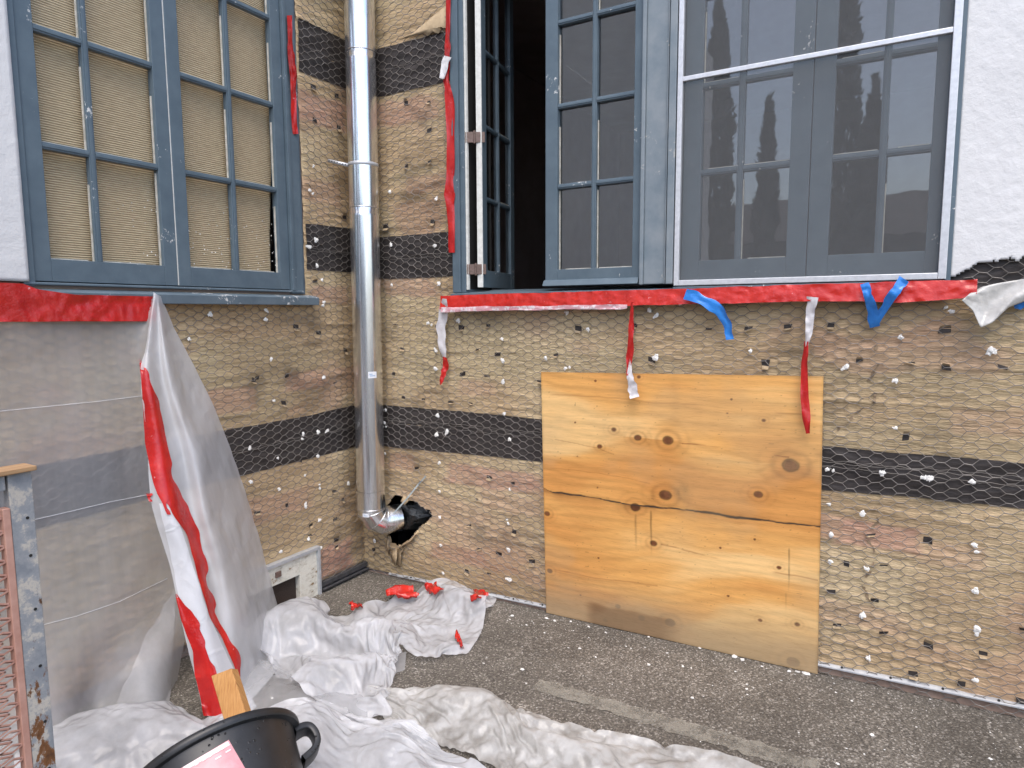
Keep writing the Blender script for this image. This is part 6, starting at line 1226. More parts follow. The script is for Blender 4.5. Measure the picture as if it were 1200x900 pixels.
5,-20,14,-1,3,-6,-8,2,-1,4,4,-11,4,5,0,2,-3,12,13,-20,4,22,-4,-1,-3,4,0,2,-17,-5,-5,1,-1,15,-8,-6,21,2,11,-23,2,11,-5,8,-14,2,4,6,-9,-6,8,9,-9,15,-18,-5,15,-13,5,1,12,-10,-6,-6,2,
-7,18,-20,2,20,-7,3,-11,28,-11,-23,3,-8,4,0,1,-4,1,5,4,-11,1,4,0,7,-3,15,-17,2,-4,25,3,-6,2,-3,-1,-11,4,-11,-2,8,9,-7,-11,12,9,-2,-1,-8,12,-2,-2,11,-2,-18,13,-1,-11,7,2,9,-1,1,-2,
-4,-5,5,-7,-1,-8,7,-2,4,-17,23,-7,4,8,-16,21,-4,2,2,-5,4,-12,-2,6,4,-14,-12,-7,8,9,3,-3,-21,17,12,2,-17,8,6,2,-8,11,10,-4,-3,-22,7,3,-18,8,3,-4,-5,2,24,-2,-2,-18,12,5,-12,10,-1,10,
2,2,-19,11,-1,9,-1,-14,7,6,-17,10,-5,-5,6,-2,-14,6,-6,18,0,-12,30,-16,4,13,1,-12,1,-3,-3,-7,7,5,2,-14,-11,3,-8,6,10,-18,-1,26,-1,-14,1,17,-2,4,-3,6,-4,1,-19,0,11,-12,-5,10,-11,-6,8,
-1,2,14,-9,13,-1,-14,28,-9,-1,-11,11,9,-10,-7,-10,11,-2,4,-3,-1,4,-4,-12,16,3,7,-9,-9,0,24,-10,6,-22,-1,22,6,-12,7,10,-17,0,-4,-4,21,-2,-32,4,-4,2,15,-18,-2,30,0,-16,7,7,-6,-11,9,
-5,14,-6,-10,-2,17,1,-17,-1,9,-11,7,6,-15,2,6,-2,6,-6,-2,13,0,8,-8,-12,11,3,2,0,-15,18,-17,0,-12,23,-12,7,-14,18,-10,4,-13,-1,7,11,-10,-1,20,7,-9,-3,10,-20,12,-6,-4,-4,21,-11,-17,
11,-12,1,-7,-2,18,-15,3,26,1,-2,-7,-6,-5,21,-18,0,-13,14,13,-7,-20,1,3,-5,23,-1,-20,10,5,-1,1,-8,7,0,-13,1,1,16,-6,5,0,-17,8,3,17,-18,7,1,-4,-7,3,-6,4,-8,-7,4,18,-15,5,10,18,-7,-1,
2,-9,8,-17,16,-14,-3,19,-16,-7,2,-3,-2,3,16,-29,-3,24,6,-6,0,0,-3,22,-26,9,-10,0,18,2,-3,-21,14,-7,-5,21,1,-4,-15,11,-11,9,-10,0,15,-3,-7,-3,-5,-2,18,-12,0,0,-1,9,-5,11,-17,5,-14,
-3,6,4,-2,-2,9,-5,-8,-1,0,7,2,3,-3,15,-10,-2,1,-14,6,12,-11,-3,6,-9,8,10,-15,-1,7,1,17,-9,-2,2,18,-26,-1,-11,-1,23,-3,15,-23,-11,14,-9,12,8,-2,-6,-5,-13,8,-3,3,-2,-7,11,-1,11,-16,
16,-1,-2,20,-8,0,-8,16,-2,0,9,-1,-12,-7,-11,-4,-9,1,0,7,-5,12,2,8,-13,3,9,-1,4,-18,-3,14,5,-24,9,3,-2,3,-15,8,9,-3,7,4,1,-12,11,2,-10,-7,-2,18,-2,9,1,-8,-2,-15,-5,20,-16,17,0,-18,
12,-15,4,8,-11,13,-12,19,-6,-2,]], 46, 72, [0.095, -1.175, 0.008])
PILES['h3'] = ([[14,-13,13,13,13,9,14,18,19,25,17,23,15,11,19,18,22,14,11,16,3,19,13,18,21,20,20,24,21,16,15,19,19,19,10,18,19,19,16,17,20,23,10,18,15,19,13,20,23,26,19,17,2,24,18,16,17,21,25,19,21,
18,17,19,-5,24,0,0,-8,7,-3,-6,2,-3,5,-9,2,9,-3,6,-12,0,8,-10,12,-4,7,1,-3,1,0,-2,0,1,3,0,-2,-6,8,-3,0,0,3,-1,-6,-5,11,-7,6,-5,3,-3,-5,-5,-6,0,19,-5,0,5,1,-1,-4,2,-1,3,-1,-1,21,0,0,
-3,3,-8,4,1,-6,-1,1,5,0,-5,0,-8,13,-4,0,1,6,1,-1,0,1,-3,1,-4,-2,4,2,-4,-2,7,-2,2,-1,-1,-2,0,3,-3,-3,6,-4,-2,4,3,-3,1,-3,1,2,-1,4,-2,-2,-2,0,1,2,-6,4,-2,17,-1,-4,5,-5,5,-4,0,4,-6,0,
2,3,2,1,-1,-9,0,-2,15,-5,3,-2,2,-2,3,-3,2,0,-2,-2,3,2,-4,3,-1,-1,0,0,0,0,-3,3,0,-10,4,1,1,4,-7,4,1,-1,2,-2,2,3,-1,-4,0,1,4,-1,-3,21,-2,4,-8,2,-3,5,-1,-4,3,-8,-1,3,0,4,-3,-2,10,1,-5,
3,0,1,-2,3,-3,2,-3,2,0,-1,2,-2,2,-2,1,0,0,-3,3,-4,3,-8,6,3,-3,0,0,2,-3,2,-2,-2,4,4,-3,-4,5,-1,-6,0,3,2,1,20,-4,1,-2,4,2,-8,0,2,3,-3,-1,-3,2,0,1,6,1,-3,3,-1,0,0,-1,0,2,-1,1,-3,0,2,
-2,2,-1,0,-3,5,-3,-1,1,0,0,1,-5,3,-3,-4,2,-5,4,4,1,1,-1,-2,3,3,-6,4,1,-3,-1,2,1,20,1,-9,1,9,-4,1,2,-5,-4,7,1,-4,0,-3,7,1,-4,4,-2,1,0,0,0,0,-3,1,1,1,0,-1,-2,3,0,-4,5,-15,5,9,-4,-7,6,
5,-3,1,-1,-5,-2,7,-1,0,1,-2,-2,0,0,3,-2,-5,3,-3,2,-2,5,20,-1,2,0,-10,7,0,-3,3,1,0,-3,6,-1,-1,0,-1,2,-1,0,0,-1,1,0,-2,2,-1,0,0,0,-1,3,-7,-4,8,-10,4,3,-9,7,1,-1,-11,10,5,1,-2,-1,-6,7,
-3,3,2,-1,-3,1,-6,4,2,1,-3,1,3,0,22,-3,-4,3,-3,3,-3,6,-1,-1,1,1,-2,2,1,-1,0,-1,0,1,-1,0,-1,1,0,0,0,-1,0,0,0,-4,2,3,-12,0,4,-6,12,-8,10,-10,9,-16,1,12,4,-3,0,-7,6,0,0,1,0,2,-1,-1,-1,
0,1,-5,-1,2,16,6,-1,-12,7,-2,7,0,0,0,-2,2,-1,-1,2,0,-1,1,-1,0,0,-1,1,-1,1,-1,0,1,-1,0,-9,-6,10,-10,4,7,5,-7,-2,4,-2,8,-5,0,2,-9,5,3,-1,3,-9,0,3,3,-2,-3,3,0,5,-4,4,-2,-3,0,1,0,3,13,
0,1,2,-2,2,0,1,-1,1,0,-1,0,1,-1,1,-1,0,1,-2,1,-1,1,-1,-1,1,-2,4,-8,-11,8,2,5,-8,5,-6,1,8,-3,3,-1,-6,7,1,-5,5,0,-3,0,-1,-2,6,-2,3,-4,-6,9,1,-1,-2,-2,8,1,11,3,-2,0,-1,0,0,0,1,0,-1,1,
0,0,-1,0,0,1,-1,0,0,-1,1,-1,1,-2,1,-8,5,5,-3,1,-2,-7,2,1,5,-3,-1,-4,3,4,1,-4,-1,3,-2,-5,5,0,-1,2,0,3,-1,3,-7,-2,-4,4,4,-8,11,10,-9,6,2,-2,2,0,0,1,-1,1,0,0,-1,1,1,-1,0,-1,-1,1,0,0,
-1,0,-2,2,-1,4,-12,9,2,-2,-2,2,1,0,-7,-2,1,6,-9,8,0,1,0,-7,-1,2,4,-1,0,-2,-6,-1,4,3,2,-6,7,-4,2,4,21,-8,9,-6,4,0,0,1,0,0,0,-2,0,1,1,-3,2,0,-3,2,3,-3,2,-2,1,0,0,0,-3,1,3,-2,-3,-2,6,
-1,0,-1,1,-1,-7,5,4,-4,-3,3,-9,9,2,-2,-1,0,1,-1,6,-9,-7,5,8,-1,-2,-2,-8,8,11,8,-3,3,0,1,0,-1,2,-1,0,0,3,-5,0,4,-1,-5,2,1,-2,3,-2,4,-2,-3,1,3,-1,-1,-1,3,-5,4,-2,1,0,-1,1,0,-2,-4,2,
-1,7,-6,5,-7,-6,11,-2,-1,-3,2,0,5,-5,-5,4,1,1,1,1,-6,18,-1,3,-1,0,-2,2,2,-4,2,2,2,-8,5,-1,2,-3,0,1,-2,-5,0,6,-6,0,9,-1,-4,1,0,-1,-1,5,0,0,-1,0,0,-5,1,3,0,1,-3,-5,-1,6,1,1,-6,4,1,-3,
-1,-2,6,2,-1,-3,-2,-5,6,5,-7,20,-1,-1,2,1,0,-2,0,2,-1,0,-1,4,-2,3,-12,5,2,3,-9,5,-3,-3,6,-2,-1,0,-6,4,5,-1,1,2,0,0,-1,-2,-2,6,-1,-1,-2,0,1,2,-2,-10,7,2,0,0,1,1,0,-7,-1,3,2,-6,9,-6,
-4,2,8,19,-2,4,-1,-4,5,0,1,-1,1,-2,-1,-5,-1,2,4,0,-2,-7,8,4,-1,-8,-2,4,0,-3,2,-4,-2,14,-5,3,0,-1,-1,2,1,-8,4,-2,1,2,-1,0,2,-4,-5,6,1,-9,0,6,-7,8,-2,4,-1,1,-1,4,-4,-7,3,17,2,0,-3,6,
-8,0,-1,-1,1,1,-3,4,0,1,-2,4,2,2,-8,-1,-1,10,-5,-3,-4,3,2,6,-5,3,2,0,-2,-2,-1,3,-1,-1,-1,3,-1,-2,5,-13,0,13,-6,-1,3,3,-7,2,2,-1,-2,-2,2,5,-13,8,4,-5,-5,20,-1,-1,4,-11,3,-1,5,4,-3,
-5,7,-4,6,-4,1,-6,1,-1,10,-8,6,-6,0,6,-6,0,3,-6,6,-3,1,1,-1,4,0,-5,-3,6,-1,0,-3,3,-11,8,-1,1,3,-6,-3,2,6,-6,4,-1,-1,5,-10,-3,5,-2,6,3,-3,16,3,-2,-3,9,-7,1,1,-2,2,3,-8,6,-5,0,5,1,1,
-3,1,0,-1,2,2,-8,6,-2,-1,1,2,-3,2,-1,0,-3,-2,2,2,0,1,0,1,-6,6,-3,-2,-7,8,4,-2,2,-2,-2,-1,1,-1,0,6,-5,-2,-2,-3,8,1,22,-5,0,3,-7,8,0,-8,1,-3,2,8,-1,2,-2,-1,-4,1,4,-1,1,-3,-1,1,4,-4,3,
0,1,-3,1,1,-2,1,-5,5,-4,2,1,-1,-2,1,1,-2,-4,8,-3,-1,0,2,0,-3,2,0,-3,1,-6,7,4,-5,6,-5,-2,1,18,0,0,-2,4,1,0,1,0,-1,0,-3,1,0,2,1,-1,0,1,-6,4,0,0,1,-1,1,-1,0,-1,1,-1,-3,-1,-2,3,-1,1,2,
0,1,-3,3,-5,-3,4,-1,4,-1,-1,0,0,-1,2,-1,0,3,-2,-7,5,0,-6,5,-2,1,19,4,-1,-1,-1,1,-1,0,0,3,-2,1,-1,0,0,-1,1,-1,0,2,-1,0,0,-1,-1,1,0,-1,0,0,-4,2,3,-3,3,-2,-1,1,0,0,-3,0,-1,-1,2,-4,3,1,
2,0,-1,1,-2,1,3,-2,0,1,-12,12,-2,0,1,-2,21,-1,1,1,-1,-1,2,-1,-1,1,0,-1,1,-1,0,0,-1,2,-1,-1,2,0,-2,1,1,-3,0,1,-1,-1,6,-3,-1,3,-1,0,-4,1,-1,0,5,-9,-1,10,-7,3,-1,-2,-3,0,1,3,0,-1,-7,6,
4,-9,8,-4,0,1,-3,6,21,0,-1,-5,7,0,-1,1,0,-1,0,0,1,-1,0,1,-1,-1,1,0,-1,0,2,-1,-5,3,1,0,0,-1,-2,3,-3,-5,-1,0,10,-4,1,-2,-6,-1,2,-4,12,-7,4,0,2,0,-2,0,-2,-5,4,-4,3,7,-3,2,-1,-4,3,-1,
20,0,0,0,-1,-1,-1,3,2,1,0,-1,-1,1,0,0,-1,0,0,-1,1,-3,2,-2,2,0,-2,1,0,1,-1,-1,1,-3,-3,4,-1,2,-4,-1,-2,7,4,-6,-5,8,-2,1,-4,0,2,-1,1,1,-3,-3,-5,7,4,-4,0,4,-4,0,24,-6,2,2,-5,3,1,1,-5,2,
1,3,-2,0,0,-3,3,-1,-1,3,-7,7,-6,1,3,0,0,-1,0,1,-1,-4,1,8,-5,-1,0,1,-1,-2,0,0,-6,6,4,-3,-1,-2,3,-1,0,1,-6,5,2,-2,-3,-4,2,4,2,-3,2,-8,14,6,-4,1,4,-3,4,-6,3,1,0,-3,4,0,0,-2,2,1,-1,-4,
3,-4,2,1,1,-1,1,0,-2,0,-1,-1,0,-6,7,2,-1,0,-5,-2,9,-8,8,-1,-5,2,1,1,-1,0,0,-4,4,-1,-1,-6,9,-1,-1,-1,-1,-1,-3,8,16,2,-4,5,1,5,-5,2,-1,-3,0,3,-1,1,0,1,-1,-4,1,3,1,-3,1,-1,0,0,-2,0,3,
-1,-2,3,-7,11,-5,-1,-1,1,5,-2,-2,1,-10,4,3,0,-1,1,-1,1,-4,2,0,-1,3,-1,-6,4,-1,1,2,-2,4,-3,6,2,12,0,0,-3,-1,3,3,-2,2,-1,0,-1,-1,3,-6,2,-2,1,1,3,-3,2,-4,3,-1,1,-2,1,0,1,4,-8,4,-2,3,
-3,-5,3,-8,9,0,-1,2,0,0,-1,1,0,0,0,-1,1,-1,1,1,-8,4,1,-2,2,-1,2,19,0,-1,-1,0,-4,7,-4,2,2,0,-1,1,-1,-2,4,2,-3,1,-1,1,-4,4,-2,1,-4,3,-3,4,-2,-1,1,0,3,-1,-3,-3,3,-5,-3,12,-4,6,-5,-1,0,
-1,0,0,-1,2,-2,1,-2,2,0,-3,4,-2,-5,5,1,-1,0,17,1,-6,5,2,5,-9,3,2,1,-1,1,-2,-1,4,-5,-1,4,1,0,-2,0,0,-1,3,0,-3,0,-3,1,6,-7,0,-3,7,2,0,-15,12,1,-7,-4,3,7,-1,-1,1,0,0,-2,1,2,0,-1,-8,9,
0,0,-3,-1,0,-1,3,-2,16,-2,7,-6,2,-2,7,0,-2,-2,0,3,-3,4,-5,1,4,-1,0,0,0,1,-5,4,-2,1,0,0,0,0,-5,2,-3,6,-2,1,-3,6,-7,2,-4,6,-2,-1,1,1,-3,2,-2,3,-3,-1,2,-4,7,-4,3,-7,6,0,-4,3,-4,4,21,
-1,-6,5,-1,1,-1,3,0,1,1,-9,4,1,0,2,0,0,0,-8,6,-2,4,0,-2,0,0,0,0,-3,-2,-1,7,-2,-1,1,-4,1,-6,1,8,1,-1,0,-1,-2,5,-4,2,-4,3,0,-1,4,-7,4,-3,2,-3,1,1,-1,2,-3,15,5,2,-1,-4,2,2,-1,-2,3,-6,
4,0,-3,5,0,-1,0,0,-1,-4,6,0,-4,1,0,0,1,-1,-2,-2,2,0,3,-2,2,0,-12,15,-6,0,0,3,-3,-1,2,-5,5,-2,-1,-1,3,0,-4,5,-1,-1,2,-8,4,2,0,1,-8,21,-6,1,1,4,0,0,-2,3,-2,2,-2,2,-1,0,0,-5,-1,-4,10,
-3,2,-2,2,0,0,0,-1,-6,4,5,-5,2,0,2,-8,-8,11,-6,7,2,-2,0,0,-3,-2,5,-1,-3,5,0,-1,0,0,1,-3,-5,-7,13,1,-7,5,-10,5,19,2,0,-1,-2,1,-1,4,-5,0,2,3,-2,1,0,-3,6,-2,-3,0,3,-5,3,-1,1,-1,1,0,-4,
-6,1,8,-1,1,-1,-3,6,-8,5,1,-1,0,-1,2,-1,-2,1,-1,0,-3,1,-2,0,6,-12,0,4,5,-10,6,8,-10,4,5,23,-2,0,0,0,0,0,-2,4,-2,-2,0,2,1,-1,-3,-3,3,0,1,0,2,-1,0,0,0,0,-15,15,-2,2,0,-2,-5,4,0,-9,14,
-9,2,0,1,1,-3,3,0,0,-4,5,0,-1,1,-2,0,-2,2,2,-2,-2,-6,3,1,4,-2,19,1,1,0,0,-1,2,-2,1,-5,4,2,-1,-1,1,2,-1,-8,2,2,2,0,0,1,-1,0,-3,-9,-2,15,-5,1,2,-1,-5,-3,11,-14,11,1,-1,-1,-1,1,1,-1,
-4,5,-3,2,0,0,1,-11,10,-2,0,-3,0,2,-6,4,3,-5,],
[351,13,18,19,18,18,18,14,12,9,-9,3,15,20,12,12,9,16,18,17,19,11,18,0,12,6,0,8,-2,18,-1,15,7,9,14,13,13,13,8,2,7,0,20,10,17,12,17,11,3,-2,18,8,13,2,-3,5,-11,10,5,6,-4,11,10,14,-17,8,
1,-1,-2,0,0,5,-7,-8,12,14,-1,-10,3,-7,11,1,-6,2,-4,5,-14,9,-12,3,8,-2,10,-15,3,2,-3,7,-1,-1,-1,-3,8,-3,11,11,-17,10,-13,8,-8,-2,11,10,-15,2,-10,-1,14,-6,-3,-1,3,-7,14,-7,7,-6,-6,-3,
-2,0,1,-1,-1,-2,13,6,-9,-5,-1,7,-1,10,-12,2,1,0,-6,2,1,-1,3,-8,-1,-3,-1,6,9,-11,10,-4,-1,3,1,4,-12,17,-10,7,8,-17,13,-16,2,3,-5,1,-3,-3,-1,13,3,5,-3,-10,-2,5,-2,13,-9,1,-10,0,-1,2,
-3,2,0,1,-7,13,2,-3,-3,-3,0,1,8,0,1,-11,7,-5,-6,6,-4,9,-8,6,-2,-2,-3,6,0,2,1,-1,0,0,9,-10,7,-8,-2,12,-14,11,-1,-1,1,-8,21,5,-13,-10,1,2,0,-4,13,0,-1,-5,6,-14,-8,-2,2,-4,1,-1,1,-1,6,
-9,18,1,-5,0,-5,1,4,-10,0,6,-5,-1,3,-8,14,-10,13,-16,8,-3,6,-4,2,0,0,0,-1,0,0,10,-14,3,8,-7,6,4,-9,-5,1,15,-9,8,8,-7,-4,-6,1,5,-3,14,-1,-18,1,5,-8,-4,2,-1,1,0,-1,1,-1,0,2,2,5,-2,0,
0,-7,0,3,-5,0,4,3,-3,-1,9,-8,10,-15,8,-3,5,-2,-1,2,2,-4,3,-2,-1,14,1,-13,4,9,-10,14,-4,8,-1,-5,-23,5,9,-12,6,5,10,-11,-3,-1,11,-16,12,-7,0,-6,0,4,-2,0,-1,1,4,-4,-2,4,0,4,-7,0,5,-5,
4,-2,-1,5,-5,6,-14,3,4,8,-6,4,2,-4,3,1,-4,14,-8,-3,1,0,-5,6,4,-2,1,6,12,-15,-13,5,9,-11,-5,6,-1,12,-10,7,-4,5,-3,-7,4,-9,0,2,0,-4,1,-1,1,-1,-1,0,2,-3,1,0,2,1,-2,-1,1,4,-9,4,16,-23,
11,-1,6,4,-8,3,-5,7,1,-5,8,-5,-2,11,-11,0,4,10,-10,-3,10,-5,-14,0,8,-5,4,9,-9,-3,-1,0,11,-1,-6,1,6,5,-10,-3,-5,-3,1,-2,0,1,-2,1,0,0,1,1,-2,-1,1,-1,1,5,-5,3,4,-3,-2,3,7,-1,-8,-8,10,
-3,7,-2,-2,8,-1,-1,8,-17,11,-1,1,-4,13,1,-14,4,6,-13,-3,2,-2,6,4,-9,5,3,5,-8,6,-6,6,11,-12,-14,10,-1,-8,1,1,-1,0,0,0,0,0,0,1,0,-1,1,0,-1,3,-2,-2,2,0,14,-11,2,4,1,-5,6,3,-6,5,-1,-4,
-4,4,3,-4,3,-1,1,-2,-5,14,-17,8,13,-15,1,0,-8,10,-4,1,9,-8,5,-1,-3,-2,6,7,-13,-3,0,4,0,0,1,0,-1,1,0,-1,0,0,0,1,0,0,-1,2,-1,3,2,1,-8,6,-5,-2,3,11,-1,-3,8,-4,-2,-3,6,-4,11,-3,-10,2,
-1,1,8,-17,14,-16,11,11,-18,-2,7,-6,8,3,1,-5,6,-9,7,-1,-2,5,-14,0,3,4,-3,0,-1,-1,0,0,0,0,0,1,-1,0,0,1,0,0,0,3,-3,0,8,-6,4,10,-8,8,-6,5,-9,0,0,5,-2,1,-9,6,0,3,-3,0,-5,13,-15,13,-12,
-8,28,-13,-9,-1,10,-4,1,11,-7,1,8,-6,-7,2,-13,2,-3,2,2,-3,1,1,0,-1,0,0,0,-1,3,-2,-1,2,-1,0,1,0,0,0,1,10,4,-4,2,-3,9,-15,3,2,5,-1,-7,-2,6,2,-3,-2,2,-5,9,-7,5,-13,-1,21,-7,12,-3,-5,8,
-2,-5,-9,2,8,-12,8,-5,8,-10,-2,3,-5,3,1,-2,0,0,0,0,3,0,-3,0,3,-1,-2,4,-3,-1,2,0,0,0,2,5,-10,17,-3,-2,-5,9,2,-13,-1,4,3,2,-8,10,-9,3,3,-13,6,-8,9,10,-9,-2,10,9,-5,-13,10,0,-7,4,-3,6,
-9,11,-11,-14,3,-3,3,-2,0,1,2,-2,1,1,-1,-3,6,-1,-4,2,4,-1,-2,2,-4,3,-2,3,1,-2,8,-1,2,-7,17,-6,-4,3,-7,-1,-3,1,3,-3,6,-1,-8,8,-5,8,-11,-1,6,3,-10,7,15,-8,-2,-9,16,-13,8,-8,8,-4,7,
-11,-2,3,1,1,2,-3,-3,4,-2,-2,-2,8,-4,0,-1,2,1,-2,4,5,0,-7,8,-2,-10,2,4,1,-1,2,-1,2,0,1,-1,8,-3,-13,2,2,3,-2,-2,-3,0,4,15,-13,2,-5,0,-4,7,11,-9,2,-1,7,-12,10,-7,6,-5,-10,1,2,-3,-1,1,
2,-1,-2,1,0,1,-4,3,-2,9,-4,-2,-2,8,-5,4,3,-7,4,1,0,5,-5,-2,1,-1,2,-2,5,5,-16,-3,14,-6,2,-2,-1,3,5,-7,0,-3,13,-12,0,2,6,-6,6,-7,12,-10,-1,11,-11,9,-8,8,-9,2,-4,2,5,-10,1,1,1,0,2,1,4,
0,-2,-3,0,2,6,-6,-5,2,9,2,-6,1,4,-2,4,1,-5,-3,0,1,-4,-4,8,2,-11,7,-2,1,0,1,-1,11,-13,5,-6,7,4,1,-11,7,-4,8,-7,7,-4,-3,10,-11,11,-11,-6,-2,0,3,-9,11,0,0,2,-3,-1,3,-3,0,-2,3,-3,-1,-2,
6,1,0,-9,5,4,5,-3,-1,-6,4,-6,5,-1,2,-6,-1,6,-2,-1,0,1,0,1,5,-8,-2,14,-12,4,0,1,4,-3,0,-5,5,1,-4,6,2,-9,11,-9,8,-10,1,2,-4,9,-2,1,-5,-5,4,5,-7,3,-6,5,0,4,-1,1,-8,8,-6,5,1,-5,6,0,-3,
6,-5,4,0,-1,-8,5,2,-6,-3,8,-2,1,0,0,-6,5,-1,-2,7,-4,2,0,-3,15,-17,10,-7,3,-1,4,-1,7,-11,8,-8,-5,-3,1,4,-5,3,-1,-2,2,-3,-3,8,-5,5,1,-5,-1,-1,4,-3,-1,3,-2,-3,7,-4,1,1,0,-2,6,-5,-3,2,
-3,-1,1,3,0,2,1,0,-2,4,-3,-1,5,-3,10,-9,2,0,-5,15,-14,10,-9,10,-10,2,0,10,-10,3,-10,5,1,-4,4,-6,0,4,1,4,-2,-8,1,-1,0,1,5,0,-5,1,0,1,2,0,-4,2,-2,1,-2,2,0,1,-2,0,-3,5,-4,3,1,1,-1,-1,
2,-1,-1,8,-4,5,-12,4,1,-3,4,-4,17,-15,11,-7,14,-12,0,-1,-4,10,-6,0,-1,3,-5,0,-1,6,-2,-5,0,2,-1,1,-1,-2,0,0,-1,4,-2,0,1,-1,2,-1,0,-1,3,0,-2,-2,0,-2,3,-1,1,3,1,0,-1,2,-2,-1,2,-2,1,4,
7,3,-15,13,-11,6,-4,8,-9,3,-2,-2,3,-4,15,-14,-5,-3,0,-1,1,1,2,-7,0,3,-2,1,-1,-1,0,1,0,0,0,1,0,0,0,0,0,1,0,0,-2,0,-2,2,4,-4,4,-2,0,1,2,-1,-2,1,-1,0,2,-2,3,-3,1,2,9,-9,13,-1,-8,8,-9,
5,-11,9,2,1,-9,14,-5,0,0,2,-5,0,-1,-2,-1,0,1,-2,1,1,0,0,-1,-1,1,2,-2,1,1,0,0,1,-2,1,0,1,6,-5,0,4,-2,0,-4,3,-2,1,3,-4,0,4,-2,3,1,-6,2,-1,0,1,-2,0,9,-11,16,-16,5,3,-1,-3,7,-5,-5,-2,1,
-8,6,-1,0,4,-2,-2,-2,0,2,-2,1,0,-1,1,0,-1,2,-1,-2,2,1,-3,2,0,2,-3,-1,6,-6,-4,0,1,10,-5,2,0,-3,1,0,1,4,2,-7,5,1,0,-4,3,0,-3,0,6,-8,15,-8,5,-7,11,-12,0,-5,1,-5,0,0,1,-6,2,3,1,1,-3,-1,
0,0,0,0,-1,1,1,-1,2,-1,0,2,-3,4,-2,-1,4,-3,-2,2,-3,-2,5,-2,3,-2,0,1,4,4,-4,1,-3,0,6,-10,0,7,-4,4,9,-13,0,9,-11,14,-10,9,-8,15,-3,-8,-4,4,1,-2,-2,0,2,-5,1,1,3,-1,0,-1,-2,1,2,-1,-1,4,
-3,4,-1,-6,4,-3,3,1,0,-1,-3,1,8,-5,-1,3,0,1,-1,0,0,-3,4,1,1,3,-11,13,-8,-1,5,3,-7,5,4,-13,5,-1,6,-4,5,-5,-1,-11,3,-2,0,0,-3,5,-6,2,0,0,0,0,0,1,-2,1,0,1,1,-1,3,-2,-1,2,1,0,-1,-1,-1,
-1,0,0,-6,7,4,-1,1,-2,-1,5,-4,5,1,-3,-1,2,0,-2,2,1,2,-1,-2,12,-18,14,1,-10,2,3,-1,-2,6,-9,0,-2,0,0,2,-3,2,-1,-2,1,0,0,2,-2,1,0,1,0,-1,0,0,0,-1,1,0,1,0,-1,0,-1,4,-8,13,-5,-2,2,1,3,0,
0,0,-5,1,3,0,-5,11,-11,5,7,-7,0,1,-1,-2,0,-1,13,-2,-8,3,4,-8,-7,-3,0,0,-1,0,-1,0,2,-1,0,1,-1,-2,1,2,0,0,1,-1,0,-1,-2,2,0,0,0,0,0,0,0,3,5,-10,5,1,0,0,-3,2,-4,5,1,0,0,2,2,-9,11,-3,-1,
6,-7,2,-2,-1,3,4,-3,-5,10,-6,-5,10,-12,1,0,0,-1,-1,2,-1,0,0,0,0,0,1,-1,1,0,0,-1,1,1,-3,3,-1,0,1,-2,-1,2,0,0,-1,3,5,-6,2,0,1,-3,0,5,-2,3,-2,0,-4,1,10,-9,9,-2,-8,3,-3,0,8,-3,3,-4,11,
-13,3,7,-11,-10,-1,0,0,0,0,-1,0,0,1,-1,0,1,-1,0,0,0,0,1,0,-2,1,0,0,1,-1,0,1,-1,1,7,-9,-1,-4,12,-1,0,-5,6,0,-3,-1,1,3,0,0,3,-2,6,-8,-1,6,-4,6,-11,7,0,-2,9,-6,1,2,-6,12,-13,2,0,0,0,0,
0,0,0,-1,2,-2,0,0,0,0,1,0,-1,1,0,1,-3,3,0,0,0,1,2,-1,-7,3,-3,7,0,1,-1,2,-2,1,-1,2,-1,-1,1,4,-5,0,-1,8,-7,-2,6,-7,16,4,-12,7,-10,2,13,-15,7,-10,-10,-1,0,0,0,0,0,1,-1,1,-1,0,-1,0,0,0,
0,0,1,-1,0,0,2,-1,-1,1,1,2,-1,-4,-1,-1,7,-2,2,-1,0,1,-3,0,4,1,-1,2,-1,-1,5,-5,4,-5,3,-1,0,7,-10,3,12,-12,7,0,-6,12,-13,9,-11,1,-1,0,-1,0,1,0,-1,1,-2,1,0,0,1,-1,1,-1,1,-1,0,1,0,-1,1,
0,3,-1,-4,-1,-2,3,1,4,0,1,0,-6,7,-1,-1,0,4,-3,-1,1,-3,6,-4,-2,1,4,0,-5,5,0,-1,3,0,-4,-1,1,9,-8,-9,-4,0,1,3,-1,-1,-1,1,-1,1,0,0,-1,0,0,0,1,-1,1,-1,0,0,1,1,0,0,0,-5,3,5,-5,6,-2,1,-2,
-5,7,-1,2,1,-2,-2,4,-3,-1,3,-2,-2,5,-2,1,1,0,5,-5,-1,6,-8,1,6,-6,-1,11,-11,7,-3,-1,-4,0,1,1,-2,0,0,4,-5,1,0,1,-1,0,0,0,0,0,1,0,0,1,0,0,-4,-4,0,9,-2,3,0,-1,5,-6,2,2,-1,3,1,-3,7,-8,0,
-1,0,-1,5,1,0,8,-15,2,4,1,13,-8,-9,4,8,-6,-6,1,-4,3,-3,-1,-1,-1,2,-1,6,-12,7,-1,-1,-2,1,2,1,-1,-1,1,0,0,1,0,-1,-6,7,-2,5,2,-5,0,3,0,-6,10,-2,-2,1,-1,0,2,0,-4,2,-4,8,-2,1,1,-3,0,-1,
6,3,2,-7,10,-15,8,-1,2,5,-12,7,-6,-2,-2,0,-1,0,8,-11,6,-4,0,1,2,-1,-2,-2,0,1,1,1,1,-1,1,1,-8,-1,9,-3,-1,4,1,-3,-1,11,-6,-1,-1,1,1,1,1,-1,0,-5,9,-7,6,-1,-2,7,-12,11,0,-1,-6,5,-11,22,
-6,-6,-2,],
